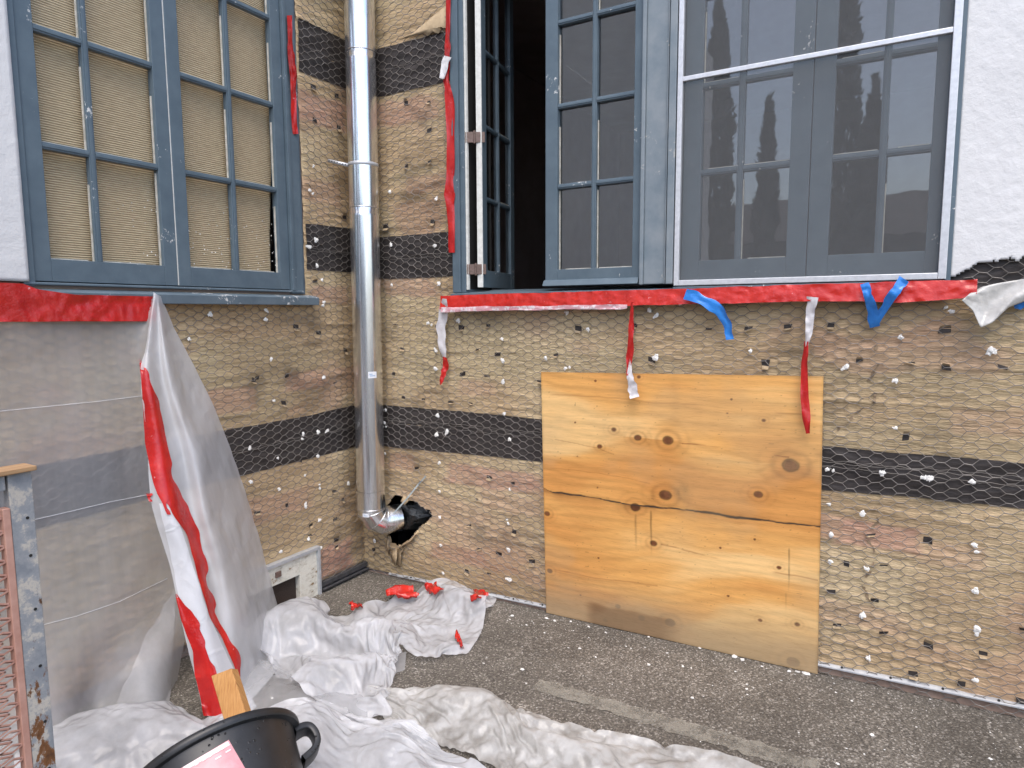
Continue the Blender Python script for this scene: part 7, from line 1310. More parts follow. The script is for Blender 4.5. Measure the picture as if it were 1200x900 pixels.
[20,-13,-5,-1,1,12,3,-4,-1,4,-11,-1,5,8,3,3,1,7,7,7,14,0,10,-19,-2,-9,-14,-2,-8,-3,19,-5,13,5,-15,-6,-3,5,14,17,9,3,6,9,6,6,-4,4,2,-2,-11,-18,-19,-4,-15,19,12,7,-5,1,7,-2,-12,3,-16,
19,5,-2,15,-12,5,11,-8,-9,10,7,0,-7,2,-4,8,-1,-4,5,-9,7,-24,12,-13,3,12,0,2,-13,-2,-1,5,-20,15,-7,13,4,-13,1,-10,6,4,-8,10,-11,18,-16,-6,6,-10,1,18,-9,21,-6,-5,3,7,-16,-6,8,8,5,9,
-18,5,12,-4,12,-6,-2,12,1,-1,-3,-2,5,0,6,-9,3,-1,0,-12,1,1,0,2,-7,-4,-12,-3,23,-19,23,-32,22,-10,14,-11,-5,14,-14,13,-13,-1,14,-16,27,-16,12,-13,-3,1,6,-8,12,-4,2,-6,8,-9,9,-9,-8,
13,7,-10,22,9,-11,7,-6,5,1,-9,13,0,-2,-2,-2,-1,2,6,0,2,-20,13,-10,-6,5,-3,7,-9,10,-2,-18,17,-12,7,-13,18,-12,13,-10,-9,10,-11,22,-12,-9,23,-30,-1,3,24,-20,20,-3,6,-14,-1,0,10,-3,7,
-2,1,-10,0,4,1,5,-10,17,-3,5,-7,1,10,-10,14,1,-2,0,-4,2,3,-15,0,9,-11,-2,3,-8,13,-8,9,-15,10,-2,-15,5,-6,12,-13,12,1,0,9,-18,23,-7,10,-13,-4,11,-3,-8,-11,12,-9,15,-11,8,-4,0,-6,-1,
9,4,-3,-4,-2,0,4,8,-1,1,-3,-5,14,2,-5,-3,4,2,3,-1,0,-2,-10,-1,4,-11,1,6,3,-3,-3,7,-5,7,-14,10,-7,-15,22,-9,7,7,-21,11,3,-1,-16,-1,11,16,-23,16,-1,4,0,-1,0,-12,5,2,-2,-7,5,-8,5,-2,1,
15,-7,-1,4,-3,14,0,-13,8,-2,-3,9,6,-11,-4,10,0,7,-18,0,11,-12,7,-5,-1,6,-6,6,-11,2,2,5,-8,9,6,-18,6,8,-9,21,-3,-19,8,11,-12,-11,-6,12,2,7,-4,-2,-7,8,-2,0,-6,8,-13,0,11,-25,8,24,1,0,
-16,9,-2,-2,-1,15,-11,3,6,-8,0,-1,10,-23,3,7,7,4,-10,-7,8,6,-16,4,17,-18,7,-2,5,2,-6,3,-12,18,6,-13,11,-3,-3,6,-6,-1,3,4,-4,-6,-17,14,-9,-8,15,-14,16,-1,1,-12,10,9,-25,27,-9,3,2,-1,
-4,4,4,4,-3,3,-2,5,-14,5,2,-4,0,9,-10,-8,7,-6,0,21,-19,9,4,-2,-4,2,5,-1,-6,-6,7,-7,16,-3,-5,12,0,-4,4,-9,8,-16,14,-9,13,-3,-10,-1,-1,1,-17,20,-5,4,-1,-3,-1,-2,0,3,6,-2,4,-7,1,10,-5,
1,12,-7,3,-12,0,0,-3,10,-8,-3,17,-10,-1,3,-2,-2,6,-7,-2,1,2,11,-8,2,3,0,-3,11,3,-7,6,-1,-6,-7,7,2,-6,5,-14,8,2,-6,15,-29,14,-3,2,-20,-1,12,12,0,4,-24,23,-21,12,-3,3,11,-6,17,0,-2,
-7,2,-3,-6,8,-5,5,-4,-1,-4,-10,8,6,-5,8,-13,11,0,3,4,0,-9,5,-4,-3,3,9,-8,12,6,-5,-2,-7,10,-4,5,-2,-11,5,-4,0,9,-24,16,-19,14,0,-4,-4,-7,7,3,-6,9,5,9,-13,-7,0,15,2,15,-1,-11,-7,4,-3,
4,3,5,-1,-13,-2,21,-12,1,-8,-3,0,2,9,-8,13,-10,-2,16,-6,2,5,-3,9,-4,-20,13,2,2,8,-3,-3,-8,6,1,5,-5,-4,-10,13,-14,11,-12,-6,20,3,-6,-11,10,-4,3,-10,15,4,6,-3,-21,-13,13,-12,15,-13,
-3,11,-7,-2,-6,-1,5,8,-14,11,-16,10,11,-12,14,-15,-4,5,0,1,8,5,2,-2,1,-9,16,-19,1,-4,-12,1,9,5,15,3,-5,-12,20,-24,15,-9,3,-13,-2,20,-3,-5,6,3,-2,2,5,-7,1,2,-23,-9,7,9,2,12,-19,18,
-14,-4,10,-5,5,-5,4,-20,2,10,6,-17,5,11,-18,9,15,-17,15,-7,0,5,6,-6,11,-3,-6,-3,-16,-3,19,3,-6,-7,-3,11,19,-9,-13,14,-23,10,-10,13,8,-16,11,7,-6,4,-10,14,7,-7,-19,8,9,-16,-13,14,17,
-18,14,-10,6,-1,-9,-9,6,-1,-7,7,13,-24,3,11,-4,-9,3,3,-4,10,-7,15,-11,-6,4,22,-4,1,-23,21,-22,6,-2,5,3,9,-5,-4,5,12,-3,-21,19,-15,5,-11,-7,22,-15,11,12,-8,7,-12,6,9,-13,-14,8,4,-8,
-7,0,10,-10,-8,-3,-9,9,15,-22,8,10,6,-28,15,-4,5,-8,1,3,-4,-7,1,8,-8,-1,18,-1,-9,2,-1,0,-1,7,3,-2,1,-8,5,20,-3,-8,-11,5,2,-13,1,13,5,-4,-15,10,2,7,6,1,-4,0,-1,5,-19,-15,17,17,-17,2,
-5,-11,10,2,-3,-4,-3,8,-4,-2,0,10,-8,7,-23,10,2,7,-16,8,-4,-3,7,-2,-1,0,-6,5,6,-1,3,4,2,-4,-1,15,3,-18,7,-9,26,-17,0,7,-5,-16,13,9,-6,2,-11,-5,9,17,-3,-21,10,-14,24,-15,-10,6,10,-5,
-9,14,-5,-16,26,-6,-3,1,0,-6,-4,-7,0,1,8,-2,-1,-10,11,7,-2,-11,-2,6,-1,-3,3,-4,0,22,-15,7,2,5,4,-7,-2,18,-18,14,-25,9,3,0,6,-7,-11,20,2,12,-1,-7,6,-8,6,-16,-5,1,2,12,-12,-13,8,-13,
6,-1,-11,25,-25,1,-2,-1,0,2,-5,6,0,2,-4,7,3,2,-10,-1,-2,17,-9,-5,-2,2,2,9,-6,7,12,4,-12,7,0,-5,2,1,5,-3,0,-11,11,-20,0,19,-10,-6,16,-5,18,-8,-20,3,-6,26,-17,8,-19,8,12,-12,-7,-1,-6,
-4,12,-22,4,-3,8,6,-6,-7,9,-5,8,-5,0,-7,1,0,18,-16,12,-11,0,11,-12,2,4,-7,7,-4,0,1,18,-7,0,8,4,-12,5,-5,-9,9,-16,10,-2,4,4,15,6,-5,-11,10,-9,-15,19,-9,-14,-3,5,-2,8,10,-10,-19,12,
-4,-7,13,-12,3,1,-4,3,4,-10,8,-6,-2,7,2,4,-8,5,0,-3,5,4,-15,14,-5,-3,2,10,-12,12,6,-2,4,1,-2,-2,0,-13,7,6,-13,6,-3,-2,-9,30,-21,9,-13,5,13,6,-9,-16,4,12,-11,-4,0,-3,17,-1,-1,-13,-1,
9,-14,24,-3,-22,2,-6,2,17,-3,5,-4,-3,-9,1,12,-2,0,-3,-5,2,16,-15,15,-3,11,-15,7,-3,5,-2,7,-6,5,-4,-3,11,-21,2,2,-2,-5,14,-9,-2,15,-7,4,5,-8,-4,18,-15,-15,11,12,-13,13,-17,4,15,-11,
1,0,-9,23,-1,-4,16,-5,-10,-2,-14,3,1,8,10,-6,0,8,-27,18,-5,9,-2,-10,24,-9,4,-24,10,6,4,1,4,-5,2,-1,-5,-3,2,-7,3,-6,-3,5,-3,8,-4,-4,0,17,-16,5,15,-7,3,-9,-13,10,1,-14,12,-10,21,-11,
16,-6,10,-2,-13,19,-18,-1,13,-8,10,-13,2,-1,-12,17,8,-15,7,-1,8,-9,8,3,-20,6,-7,13,-1,9,-3,-6,4,-5,2,0,-2,-8,-1,0,0,-1,-2,4,-7,25,-7,-6,-3,-6,14,-18,-1,15,7,-4,6,-21,24,1,0,-10,-8,
-4,-5,10,-8,10,8,-9,-4,-1,0,2,-11,10,-5,-1,16,1,-23,4,24,-20,-1,12,-5,-4,17,-23,15,6,1,-22,10,0,-4,2,1,8,-11,10,-11,5,-10,-1,13,-10,20,-24,19,6,1,-3,-5,-4,6,-25,9,13,-16,7,-11,-1,
19,13,-9,-6,4,-4,21,-24,5,6,8,-3,-6,-3,-1,17,-12,8,-13,7,8,-4,-8,9,-4,-10,6,15,-22,13,-8,-10,13,8,-12,7,4,2,-2,-19,21,-14,-4,-7,-1,2,-3,21,-22,23,-7,-8,2,9,-11,22,-26,5,-8,7,11,-5,
12,-9,-12,10,6,-6,-1,13,0,3,6,-28,9,8,4,3,-6,-15,8,-4,6,-1,-4,5,6,-6,13,-7,3,-3,-4,11,-7,8,-24,8,5,0,3,2,-5,3,-9,-10,0,0,8,6,-7,-13,17,1,-8,16,1,-15,15,-12,9,-10,-6,-7,13,11,-17,23,
-10,-13,3,-2,10,-5,-4,14,-17,2,8,-17,5,3,10,-11,13,-9,13,-7,4,-1,-16,29,-23,18,-2,-21,8,-7,10,-1,-4,1,6,-1,-9,6,0,-8,-2,4,-6,0,0,-6,6,13,-9,-2,13,-13,8,3,-10,-9,17,2,3,-11,-12,3,23,
-13,16,-11,17,12,-6,5,0,-10,-11,17,-21,6,3,-2,-5,21,-11,4,6,-11,1,5,11,-9,15,-8,-14,12,1,0,-5,-15,11,2,2,-1,7,-7,-8,7,-8,-6,-3,10,-9,12,1,-13,13,-5,-1,4,-3,0,-10,10,2,10,-14,19,-1,
-10,-10,16,-16,28,-23,14,-5,6,-6,-11,10,-13,5,-1,-10,2,16,-6,-6,8,-2,0,13,-3,-7,-4,6,-10,1,-1,1,-11,-3,13,5,5,-6,9,-13,5,2,-10,2,6,0,-3,2,-18,9,6,-2,8,-11,9,-3,-13,22,5,-23,10,-3,
-11,15,15,1,-23,18,-19,13,21,0,-25,2,-1,-5,-3,5,5,-5,9,-11,2,12,3,-10,16,-3,4,-3,0,-16,-7,6,-9,8,-2,6,8,-3,0,-2,-5,10,-5,-9,7,-7,-6,4,-9,11,1,-4,8,-5,1,10,-11,1,8,-10,10,6,-12,2,2,
-18,6,12,12,-21,15,-16,4,-5,15,-23,-1,-9,13,-7,4,5,-2,13,-3,6,3,-9,-3,5,-10,3,3,-10,11,-8,3,-13,16,12,-12,6,-2,-1,-2,-4,8,-13,-7,5,-3,-4,14,-4,11,-8,-2,11,-2,-13,10,-12,4,15,-7,-11,
6,1,-4,18,-16,-9,14,4,-13,14,8,-1,-28,13,2,10,-17,2,14,-3,3,0,8,1,-9,10,4,-15,-1,6,-15,2,-1,1,7,2,9,-6,9,-5,-14,10,2,5,-19,13,-2,-23,12,1,-8,-6,4,17,-3,3,-11,7,-5,15,-3,-10,5,5,-17,
9,1,3,8,-18,0,20,-12,-12,-9,-9,18,-13,3,-5,17,1,-11,22,3,-17,10,-11,13,-1,-20,13,-1,-2,0,2,-11,13,-4,-3,1,-1,-8,2,14,-2,4,-11,0,2,-9,8,-7,2,-3,9,-3,-5,8,-9,18,-5,2,-13,15,6,-15,-8,
16,1,-6,-16,10,5,-8,6,15,-12,2,-3,-14,9,0,1,-6,8,4,-8,-2,31,-12,-1,0,-15,9,-4,6,-24,14,-5,9,2,-12,14,2,-16,7,9,1,2,-11,5,-14,3,-1,1,-7,2,13,6,-8,9,-7,7,-17,12,-5,11,-8,1,-4,9,-17,9,
8,-11,-7,25,-14,-5,10,9,-13,11,4,-4,-8,5,6,-2,10,-5,13,-9,0,8,-21,14,-3,-8,-3,-3,-8,15,5,-17,21,6,-28,9,9,3,3,-4,-1,-8,-3,1,-3,-8,17,-8,-3,3,20,-18,14,-8,16,-18,6,3,5,-17,1,-10,11,
0,-4,6,15,-22,10,-4,-6,24,1,-13,0,2,12,-1,-1,12,-14,7,-3,4,-11,7,4,-5,-14,-2,-7,24,-10,12,-13,10,-8,4,1,3,7,-5,-6,7,-15,8,4,-14,-5,8,-4,7,20,-13,-12,13,7,7,-17,6,5,-11,-2,1,0,1,8,
-13,-6,32,-28,8,16,-8,11,-34,-7,14,-2,-3,-11,3,15,-16,19,3,-6,-22,21,-8,2,-12,10,-4,-3,-1,19,-27,26,-9,8,-17,8,1,4,6,0,-14,5,-8,0,-4,6,-9,12,12,-14,8,3,-8,-12,13,-3,6,-1,8,-23,-5,2,
19,-22,1,31,-8,10,-1,-21,22,-27,17,3,3,-4,4,-3,-3,-2,9,-9,3,-15,23,-14,-1,0,-6,-4,6,-1,4,-2,13,-12,8,-3,1,2,17,-17,3,-11,-2,14,-20,7,1,-8,20,-20,4,-1,-1,6,23,-17,2,0,10,-16,4,2,11,
-14,-3,0,22,-24,0,21,2,-7,-22,4,0,-10,16,5,-5,-1,-5,-5,10,-6,-18,20,-10,6,2,-5,5,-4,-10,26,-5,-12,11,-9,12,-10,1,10,2,4,-20,16,-2,-13,0,-10,-3,13,-16,17,8,-7,2,14,-23,7,-1,14,-17,
17,-19,12,-14,20,-20,9,-13,23,7,-28,10,18,-2,-2,-23,]], 40, 64, [0.053, -2.084, 0.007])
PILES['h4'] = ([[1,18,19,18,15,19,13,16,10,16,7,18,16,12,10,17,15,16,16,16,18,22,10,18,18,17,15,16,15,17,18,15,11,16,18,17,12,18,18,13,18,11,10,18,19,18,18,18,18,18,14,17,18,18,18,17,14,10,14,15,17,
16,18,18,17,18,20,19,18,18,14,11,14,17,18,17,18,18,18,18,18,18,18,19,19,18,18,17,18,5,11,-4,-1,0,-6,1,5,-2,5,-1,-4,-4,-1,8,6,-7,-2,-2,2,4,-4,-7,8,-3,-1,0,2,1,2,-1,0,-3,9,-6,-2,-1,6,
-8,-1,6,-2,-1,7,-3,-2,-1,0,0,0,0,2,-3,0,-1,-1,-2,1,6,3,-5,1,2,-1,-3,0,0,0,-4,-1,1,4,6,-4,0,-1,1,-2,0,-1,0,-1,-1,-1,-1,-1,0,-2,0,-1,12,12,-2,-2,0,0,-8,0,5,3,2,2,-5,-4,-3,0,9,-6,7,-2,
-3,-2,1,1,2,0,-2,1,-1,0,1,-2,3,-1,9,-11,2,-1,6,-2,-9,1,8,-4,0,-1,1,-2,0,-1,0,2,0,-4,0,-3,0,2,2,0,3,-1,-1,-1,3,-1,-1,-3,3,-1,-1,0,0,3,0,0,-3,1,0,-1,-2,1,0,1,-2,-1,-1,2,-4,1,2,7,2,0,
-1,3,-1,-1,-4,0,0,3,4,-1,-2,1,-9,11,-9,2,-3,5,1,-4,-1,0,2,0,1,0,-1,1,1,-2,-7,14,-9,-1,1,-1,9,-9,0,2,2,-1,-1,0,-3,0,-4,0,2,3,1,2,2,-2,-1,0,1,-1,-2,1,-1,2,-1,0,-3,0,-1,-1,1,3,1,0,-2,
-1,-1,2,-1,0,1,-2,0,2,-5,0,4,0,-2,8,1,0,0,3,-4,-3,1,-3,0,7,-3,1,-1,-1,4,-3,-1,-3,3,-1,0,2,0,-1,-1,-2,2,0,0,-2,2,-5,7,-5,8,2,-10,3,-4,8,-3,0,0,0,-6,2,2,-3,5,-2,-1,0,-3,1,1,2,-3,-1,3,
1,2,-4,0,-1,2,-2,-1,1,0,0,-1,1,-1,0,4,0,-4,-1,2,-1,-1,0,0,-2,7,-5,0,0,0,7,0,2,-2,3,3,-4,-1,1,-1,2,-3,3,0,0,-4,-4,5,1,-1,1,-2,-1,1,-1,2,0,-2,-2,-1,3,-2,6,-6,2,-3,-1,8,-2,-1,-4,-1,1,
-4,0,2,-2,2,3,-3,1,2,-1,2,-2,0,0,1,0,0,-1,-1,1,0,0,-1,1,3,-3,0,0,-1,0,-2,0,-1,-1,3,0,1,-1,1,0,-1,1,-5,4,0,-1,0,10,-2,-2,2,-1,4,1,-2,-1,-2,-7,8,2,-4,-4,5,3,-1,-2,0,1,1,0,-3,2,-3,0,
-1,2,1,-1,-3,-1,3,1,2,-6,0,-2,1,-2,2,2,3,-2,-1,1,-2,0,1,0,1,-1,-1,2,-2,-1,3,-2,0,-3,1,3,-1,0,-3,3,-3,3,-1,-1,0,-2,2,-1,-2,2,1,0,-1,1,-1,0,2,-2,3,-3,0,0,-1,7,2,-3,-2,-1,5,1,0,-1,3,
-4,-2,-1,9,-3,-2,-1,1,1,-3,0,0,0,0,0,0,1,0,-1,1,-5,2,1,2,-2,-6,3,1,1,4,4,-12,-3,1,3,4,-1,-1,0,-1,0,-2,2,1,-1,1,-1,-1,2,-2,2,1,-2,-3,-1,5,-6,3,0,-1,0,0,0,0,-1,3,-1,-1,1,0,0,-1,0,0,0,
-1,2,0,-1,1,10,2,-1,-3,-1,-3,3,3,1,-12,8,3,1,-8,4,0,2,-1,-3,3,0,-2,0,2,-1,1,-2,0,0,-2,5,1,-4,0,-2,7,0,-7,3,-4,-6,11,4,-3,-4,-1,1,-1,-1,1,-2,3,-2,-2,1,1,1,-1,-1,0,3,-3,-5,6,-1,-1,0,
-2,0,0,1,-1,1,0,2,-1,-1,-1,0,1,-1,1,-1,0,0,0,0,-1,1,-1,7,0,2,2,-1,-2,1,-6,-4,10,0,-1,-3,2,2,1,2,-6,4,-3,-2,2,0,-1,0,0,1,0,-1,1,-2,1,-2,-3,1,-1,2,7,-7,0,7,-3,-7,-1,2,2,0,2,-1,-1,1,
-1,-1,2,-1,-1,0,1,0,1,-2,-3,5,-4,1,-1,2,0,-2,0,-1,0,2,-3,1,-1,1,2,-2,-1,0,0,1,0,0,0,0,0,-1,1,13,-4,1,1,-2,-1,-3,5,0,0,-2,0,2,-4,2,-3,1,1,1,2,-2,0,-1,0,0,0,-1,1,-1,-1,0,-2,4,-2,2,-2,
1,-5,5,-8,-1,1,1,5,0,0,-3,0,2,0,0,-1,2,0,0,-1,0,-1,2,-1,0,2,-3,-3,1,-1,2,-1,0,1,0,1,-2,2,-3,1,0,0,0,0,-1,0,0,-2,1,0,0,0,1,0,9,3,-5,0,2,2,0,0,-1,-4,3,-2,1,3,-8,3,-3,5,-1,0,1,0,-2,1,
-1,0,1,-3,1,1,-2,1,-3,5,-1,0,-7,5,-4,11,-6,5,-2,-4,2,0,0,-1,-1,0,1,-1,-1,0,1,-1,0,0,-2,0,1,2,2,-1,-5,1,0,-1,1,0,0,0,0,1,0,-1,0,0,-2,0,1,-1,-1,0,0,0,1,-1,-1,0,11,-8,6,-1,0,0,1,-3,0,
4,-1,-2,-2,2,4,-2,-1,0,-1,2,-1,-2,4,-3,2,-5,0,2,-3,-1,2,0,4,-7,1,0,5,-4,5,-2,3,-3,-2,2,-2,-1,3,-1,0,0,-2,0,2,-2,0,1,-2,0,2,1,-4,0,3,-2,3,-4,0,1,0,-1,0,0,0,0,0,0,-1,-1,1,-1,-1,-1,1,
1,-1,0,0,0,0,-2,2,9,-2,0,1,-3,1,3,-1,-4,3,2,-1,1,-3,0,3,-1,-3,-1,1,3,-2,1,-2,2,-4,0,3,0,1,1,-8,4,0,-3,1,4,-1,-2,5,-10,6,0,0,0,-3,2,-1,-1,1,0,-1,1,-2,0,2,1,-5,2,1,-2,2,6,-6,6,-9,2,0,
-1,0,0,-1,-1,1,1,0,0,0,-1,-3,2,0,-1,0,0,-1,0,1,-1,10,-4,1,1,1,1,-1,-1,4,-3,-3,3,1,-3,2,-2,-3,1,4,-1,-2,-1,-1,2,-2,2,2,0,0,-1,-1,-2,7,0,-6,5,-6,-2,1,2,-7,11,-3,-1,2,-3,2,-1,0,0,-1,0,
-1,0,1,-1,0,-1,4,-3,1,-2,0,-3,5,-1,4,-5,0,0,-1,-1,1,0,-1,-1,2,-1,-2,1,1,-1,-1,0,0,0,-1,0,-1,-4,12,-3,-1,0,-3,1,-1,5,-10,9,0,-2,0,0,-2,5,-4,0,-1,0,2,-3,1,-1,3,-2,5,-5,0,1,0,1,-2,-1,
6,-3,6,-7,3,-8,7,-5,5,0,-3,3,-3,0,0,0,-1,0,0,0,0,0,-1,-1,-1,0,1,3,-3,2,2,-4,-1,5,-5,1,0,0,-1,0,-2,1,-1,1,3,-4,1,-2,0,1,0,-1,-1,-1,-1,5,12,-1,0,1,-5,-3,4,-3,8,-4,0,-3,1,-1,4,-7,6,-1,
-1,0,-1,1,-1,1,-1,3,-7,5,0,-1,-1,-1,0,-2,0,2,-4,11,-10,6,-2,4,-5,2,-1,-2,3,-1,1,-1,-1,-2,2,0,-1,0,0,0,-1,0,-2,1,-3,2,-2,1,5,-3,1,-2,1,-1,1,-3,3,-2,0,0,-2,4,-2,2,0,0,-4,1,0,1,0,0,7,
5,-4,0,4,-2,-6,-1,3,0,2,2,-1,2,-7,6,-2,1,1,0,-4,1,0,-2,0,-2,2,-1,1,0,1,-2,0,2,-3,1,3,-6,5,2,-3,-3,3,-3,4,1,-1,-1,0,-4,2,1,-2,0,0,0,1,0,1,0,-1,-1,3,-5,1,1,-1,-2,3,0,-2,4,-5,2,-2,1,
-1,-1,1,-3,3,-2,0,0,1,-1,-1,1,-3,-1,2,3,6,-8,4,5,-5,0,1,0,-1,1,-4,3,3,-1,0,-2,-1,1,5,-4,1,1,-1,-1,-1,0,-3,2,-2,2,2,-2,3,-1,-6,5,-2,-3,5,1,-2,-1,-2,0,-1,2,-4,4,0,0,0,-1,0,0,0,0,-1,0,
1,0,-1,0,1,-1,-1,0,-1,2,2,-3,0,1,-1,-1,0,-3,1,1,1,-1,0,-3,4,-3,4,-6,4,1,12,-3,-6,7,-4,-1,6,-4,-1,2,1,-4,1,-1,3,0,0,1,0,-6,0,4,-1,-2,1,2,1,-3,2,-2,1,1,-3,1,0,-6,5,-2,3,-1,-1,-2,1,1,
-3,1,2,-3,2,4,-3,0,0,-1,0,1,-1,-1,1,0,0,0,0,4,-5,0,-3,6,-2,-2,-2,-1,4,-1,2,-4,0,3,-1,-2,-1,2,1,-2,-2,3,-3,6,-4,0,10,-6,6,0,-4,0,1,4,-5,2,0,4,-2,-2,1,-2,0,1,-6,6,-2,0,1,1,0,-2,0,1,
-1,0,1,-2,-1,1,-1,5,-4,0,-1,0,0,-1,3,-3,5,-7,0,2,1,-4,3,0,-1,1,0,-1,0,1,-1,0,1,-2,0,1,1,0,2,-4,2,1,0,-3,-1,0,-3,3,-1,1,-1,3,-3,0,0,3,-1,-1,-1,-1,2,-1,4,7,-3,-2,6,-5,1,-1,2,-1,1,-6,
7,-1,-6,4,0,-6,5,0,3,-2,-1,0,-2,3,-1,1,-1,-1,0,-3,3,0,-1,-2,3,-1,-3,2,-1,4,-6,4,-1,7,-8,1,-1,2,-1,0,0,0,-1,0,0,-1,1,-1,1,0,0,-4,3,0,0,2,0,0,0,4,-2,-5,0,3,-1,-2,0,1,2,-2,-1,2,-3,1,
-1,0,0,0,10,0,-2,1,0,2,-1,-4,4,-4,-1,-1,-2,1,4,0,-1,5,-3,-2,-1,2,0,0,-2,-1,1,-1,2,1,-8,5,0,-2,1,4,-3,-1,5,-1,-3,-2,3,0,-2,-1,5,-5,1,0,1,-2,1,-1,1,-2,0,1,0,0,-1,0,0,1,-1,0,1,-1,-1,1,
-2,1,2,-5,3,-1,0,1,1,-2,-1,1,0,-1,3,-1,-1,-1,-2,-4,11,-7,4,0,1,3,-4,3,-5,3,-3,6,-5,1,0,-1,2,-3,4,-4,-2,0,0,-2,5,-1,-4,4,-1,-3,9,-6,-3,3,1,-1,0,2,-1,-2,-1,3,-2,-2,1,-2,1,4,-1,-3,-1,
2,1,0,-2,0,0,-1,0,0,0,1,-3,2,0,-2,1,0,1,0,1,-7,0,10,-4,-1,2,-3,0,1,-1,1,0,-3,2,-3,3,0,1,3,13,-4,-1,-2,-5,1,4,2,2,-3,1,0,1,1,1,-3,-3,3,-1,1,1,-1,-2,2,-3,2,-2,-1,-1,4,-5,3,1,0,0,-2,5,
-4,-2,0,5,-6,2,-1,1,0,1,-1,-2,2,1,-1,-2,-1,0,1,-1,0,0,1,0,-2,2,-1,0,0,0,0,1,-3,1,-1,-1,3,-1,-1,0,1,0,0,2,-1,-3,3,-4,3,-1,0,2,0,4,9,-8,0,4,-1,1,0,-6,5,-2,3,3,-3,1,-2,3,-6,2,0,0,-2,2,
-3,2,-1,5,-6,0,1,4,-3,1,0,-2,1,0,3,-7,3,-1,6,-9,5,-3,1,-1,1,1,-1,1,0,-1,0,1,0,-3,0,0,-1,-1,2,0,-1,1,-1,0,0,-4,4,0,4,-6,-4,4,1,-1,1,-1,-2,0,0,3,-2,3,-2,0,0,-3,2,],
[177,3,9,3,4,-3,-8,1,16,2,16,-6,8,14,18,9,10,10,9,9,5,-1,15,5,3,8,10,-8,9,5,-2,-11,-9,6,-2,-8,-13,2,-7,-15,11,-14,5,7,2,2,4,-2,1,1,8,5,3,1,2,-2,-1,0,11,11,6,7,3,5,3,7,1,1,-1,-10,-12,
10,11,6,5,4,3,4,1,1,1,2,0,-2,-1,-3,-2,-6,-4,-13,-10,13,-9,-4,11,5,6,-15,-9,11,-7,17,5,-16,-9,7,3,1,-5,-8,8,10,-13,9,1,0,-5,1,-13,-2,2,25,4,-23,-7,9,9,-18,12,13,-16,-2,-3,0,0,-4,-2,
4,6,-3,-2,0,-2,2,-4,7,-9,9,-5,4,-1,-5,2,2,3,-4,-2,6,2,11,12,-11,-19,0,2,-5,5,-4,2,4,0,-5,4,2,-4,2,-4,3,3,24,3,-12,5,8,-15,2,6,12,-5,-13,3,4,2,10,-2,-15,5,-14,3,6,4,-2,-4,-8,2,4,-2,
17,5,-6,-5,-5,-2,10,-11,-5,5,10,-14,2,3,9,-12,-1,-4,5,4,1,-6,0,-2,0,4,-5,8,0,13,-6,0,-16,2,2,1,-4,0,2,4,-5,0,0,1,1,0,0,-5,10,-5,-2,6,-9,0,4,-2,2,7,-5,1,14,5,-9,-9,6,-4,-1,-2,-3,2,
10,-8,2,4,-2,-4,1,-2,12,-13,13,-7,5,-9,-3,10,1,2,-8,0,-7,8,0,8,-20,7,-6,20,-11,-9,0,11,-8,-3,5,-2,1,1,2,-4,1,-3,8,-2,-2,-5,3,-2,0,0,2,-1,1,-2,3,0,2,-3,-1,1,-1,0,0,0,-1,13,-1,-2,-9,
1,6,-9,3,1,1,-3,0,-1,6,8,-8,-2,1,-4,-4,5,-6,8,-8,0,0,15,4,-15,-2,1,-5,4,-3,1,0,8,-8,0,0,-3,0,-1,2,4,-1,-5,8,-10,11,-11,10,-12,16,2,-11,-2,-1,1,-3,7,-6,1,1,-1,-3,10,-10,0,1,1,2,-2,
-2,2,3,-5,4,-1,-1,3,-2,-1,-2,2,-2,1,1,2,4,-4,-4,1,2,-2,0,1,3,-2,-1,-1,1,0,1,-2,0,1,-1,-6,0,-2,4,-2,9,-12,1,-1,2,3,0,-3,4,-5,-2,2,-2,-2,2,-5,6,1,-5,2,-2,-3,3,4,-9,12,-9,6,-8,13,-12,
3,9,-8,-1,6,-7,-1,2,4,-2,1,0,-8,5,0,-1,-1,2,7,-7,-1,1,0,0,2,0,0,0,-1,3,-7,5,-4,1,1,-3,1,3,-2,1,1,-4,1,0,1,1,3,-5,1,-1,1,-1,0,0,-4,-6,6,-4,-1,5,0,-3,-1,2,5,-5,-3,-4,3,-1,3,-3,-1,1,2,
-7,0,6,-7,5,2,1,-3,8,-7,-4,-3,12,-4,2,-8,2,-2,15,-14,10,0,-8,0,-1,-1,0,0,-1,2,-3,6,1,-8,12,0,-14,14,-4,4,-1,-7,3,-1,-5,5,-4,4,-3,1,-1,3,-4,4,-1,-2,2,-2,0,0,0,1,2,-1,0,-1,1,-1,0,-6,
5,-9,5,2,-7,15,-13,4,-2,-2,0,1,-1,-2,3,-7,2,1,-2,1,3,-4,1,2,-1,-4,1,-1,2,-7,6,3,-5,5,-4,0,0,8,-6,6,-8,0,5,-3,-2,4,7,-7,10,-7,6,-4,-5,1,-6,5,9,-16,10,-5,-5,6,-5,2,2,-2,0,-1,7,-7,5,
-3,1,-1,-1,1,-1,0,0,1,-1,0,1,-1,1,0,-1,0,0,-3,-7,10,-7,-5,5,-3,12,-10,2,-1,-1,-3,-1,6,-5,1,0,-2,0,0,-1,3,-5,1,-2,3,-1,1,-3,10,3,-6,1,-9,8,3,-7,3,-4,-2,11,5,-5,-7,11,-14,2,12,-17,13,
-10,3,6,5,-4,-11,5,0,0,-6,8,-6,0,0,0,0,2,3,-7,3,0,-1,0,0,0,-1,1,2,-2,0,1,-1,0,1,-1,1,-1,0,0,-9,10,-9,10,-7,-6,1,0,5,-3,-1,-1,-2,9,-6,1,-1,-3,1,-1,-1,0,-1,1,1,-1,-1,-1,0,1,-3,0,2,2,
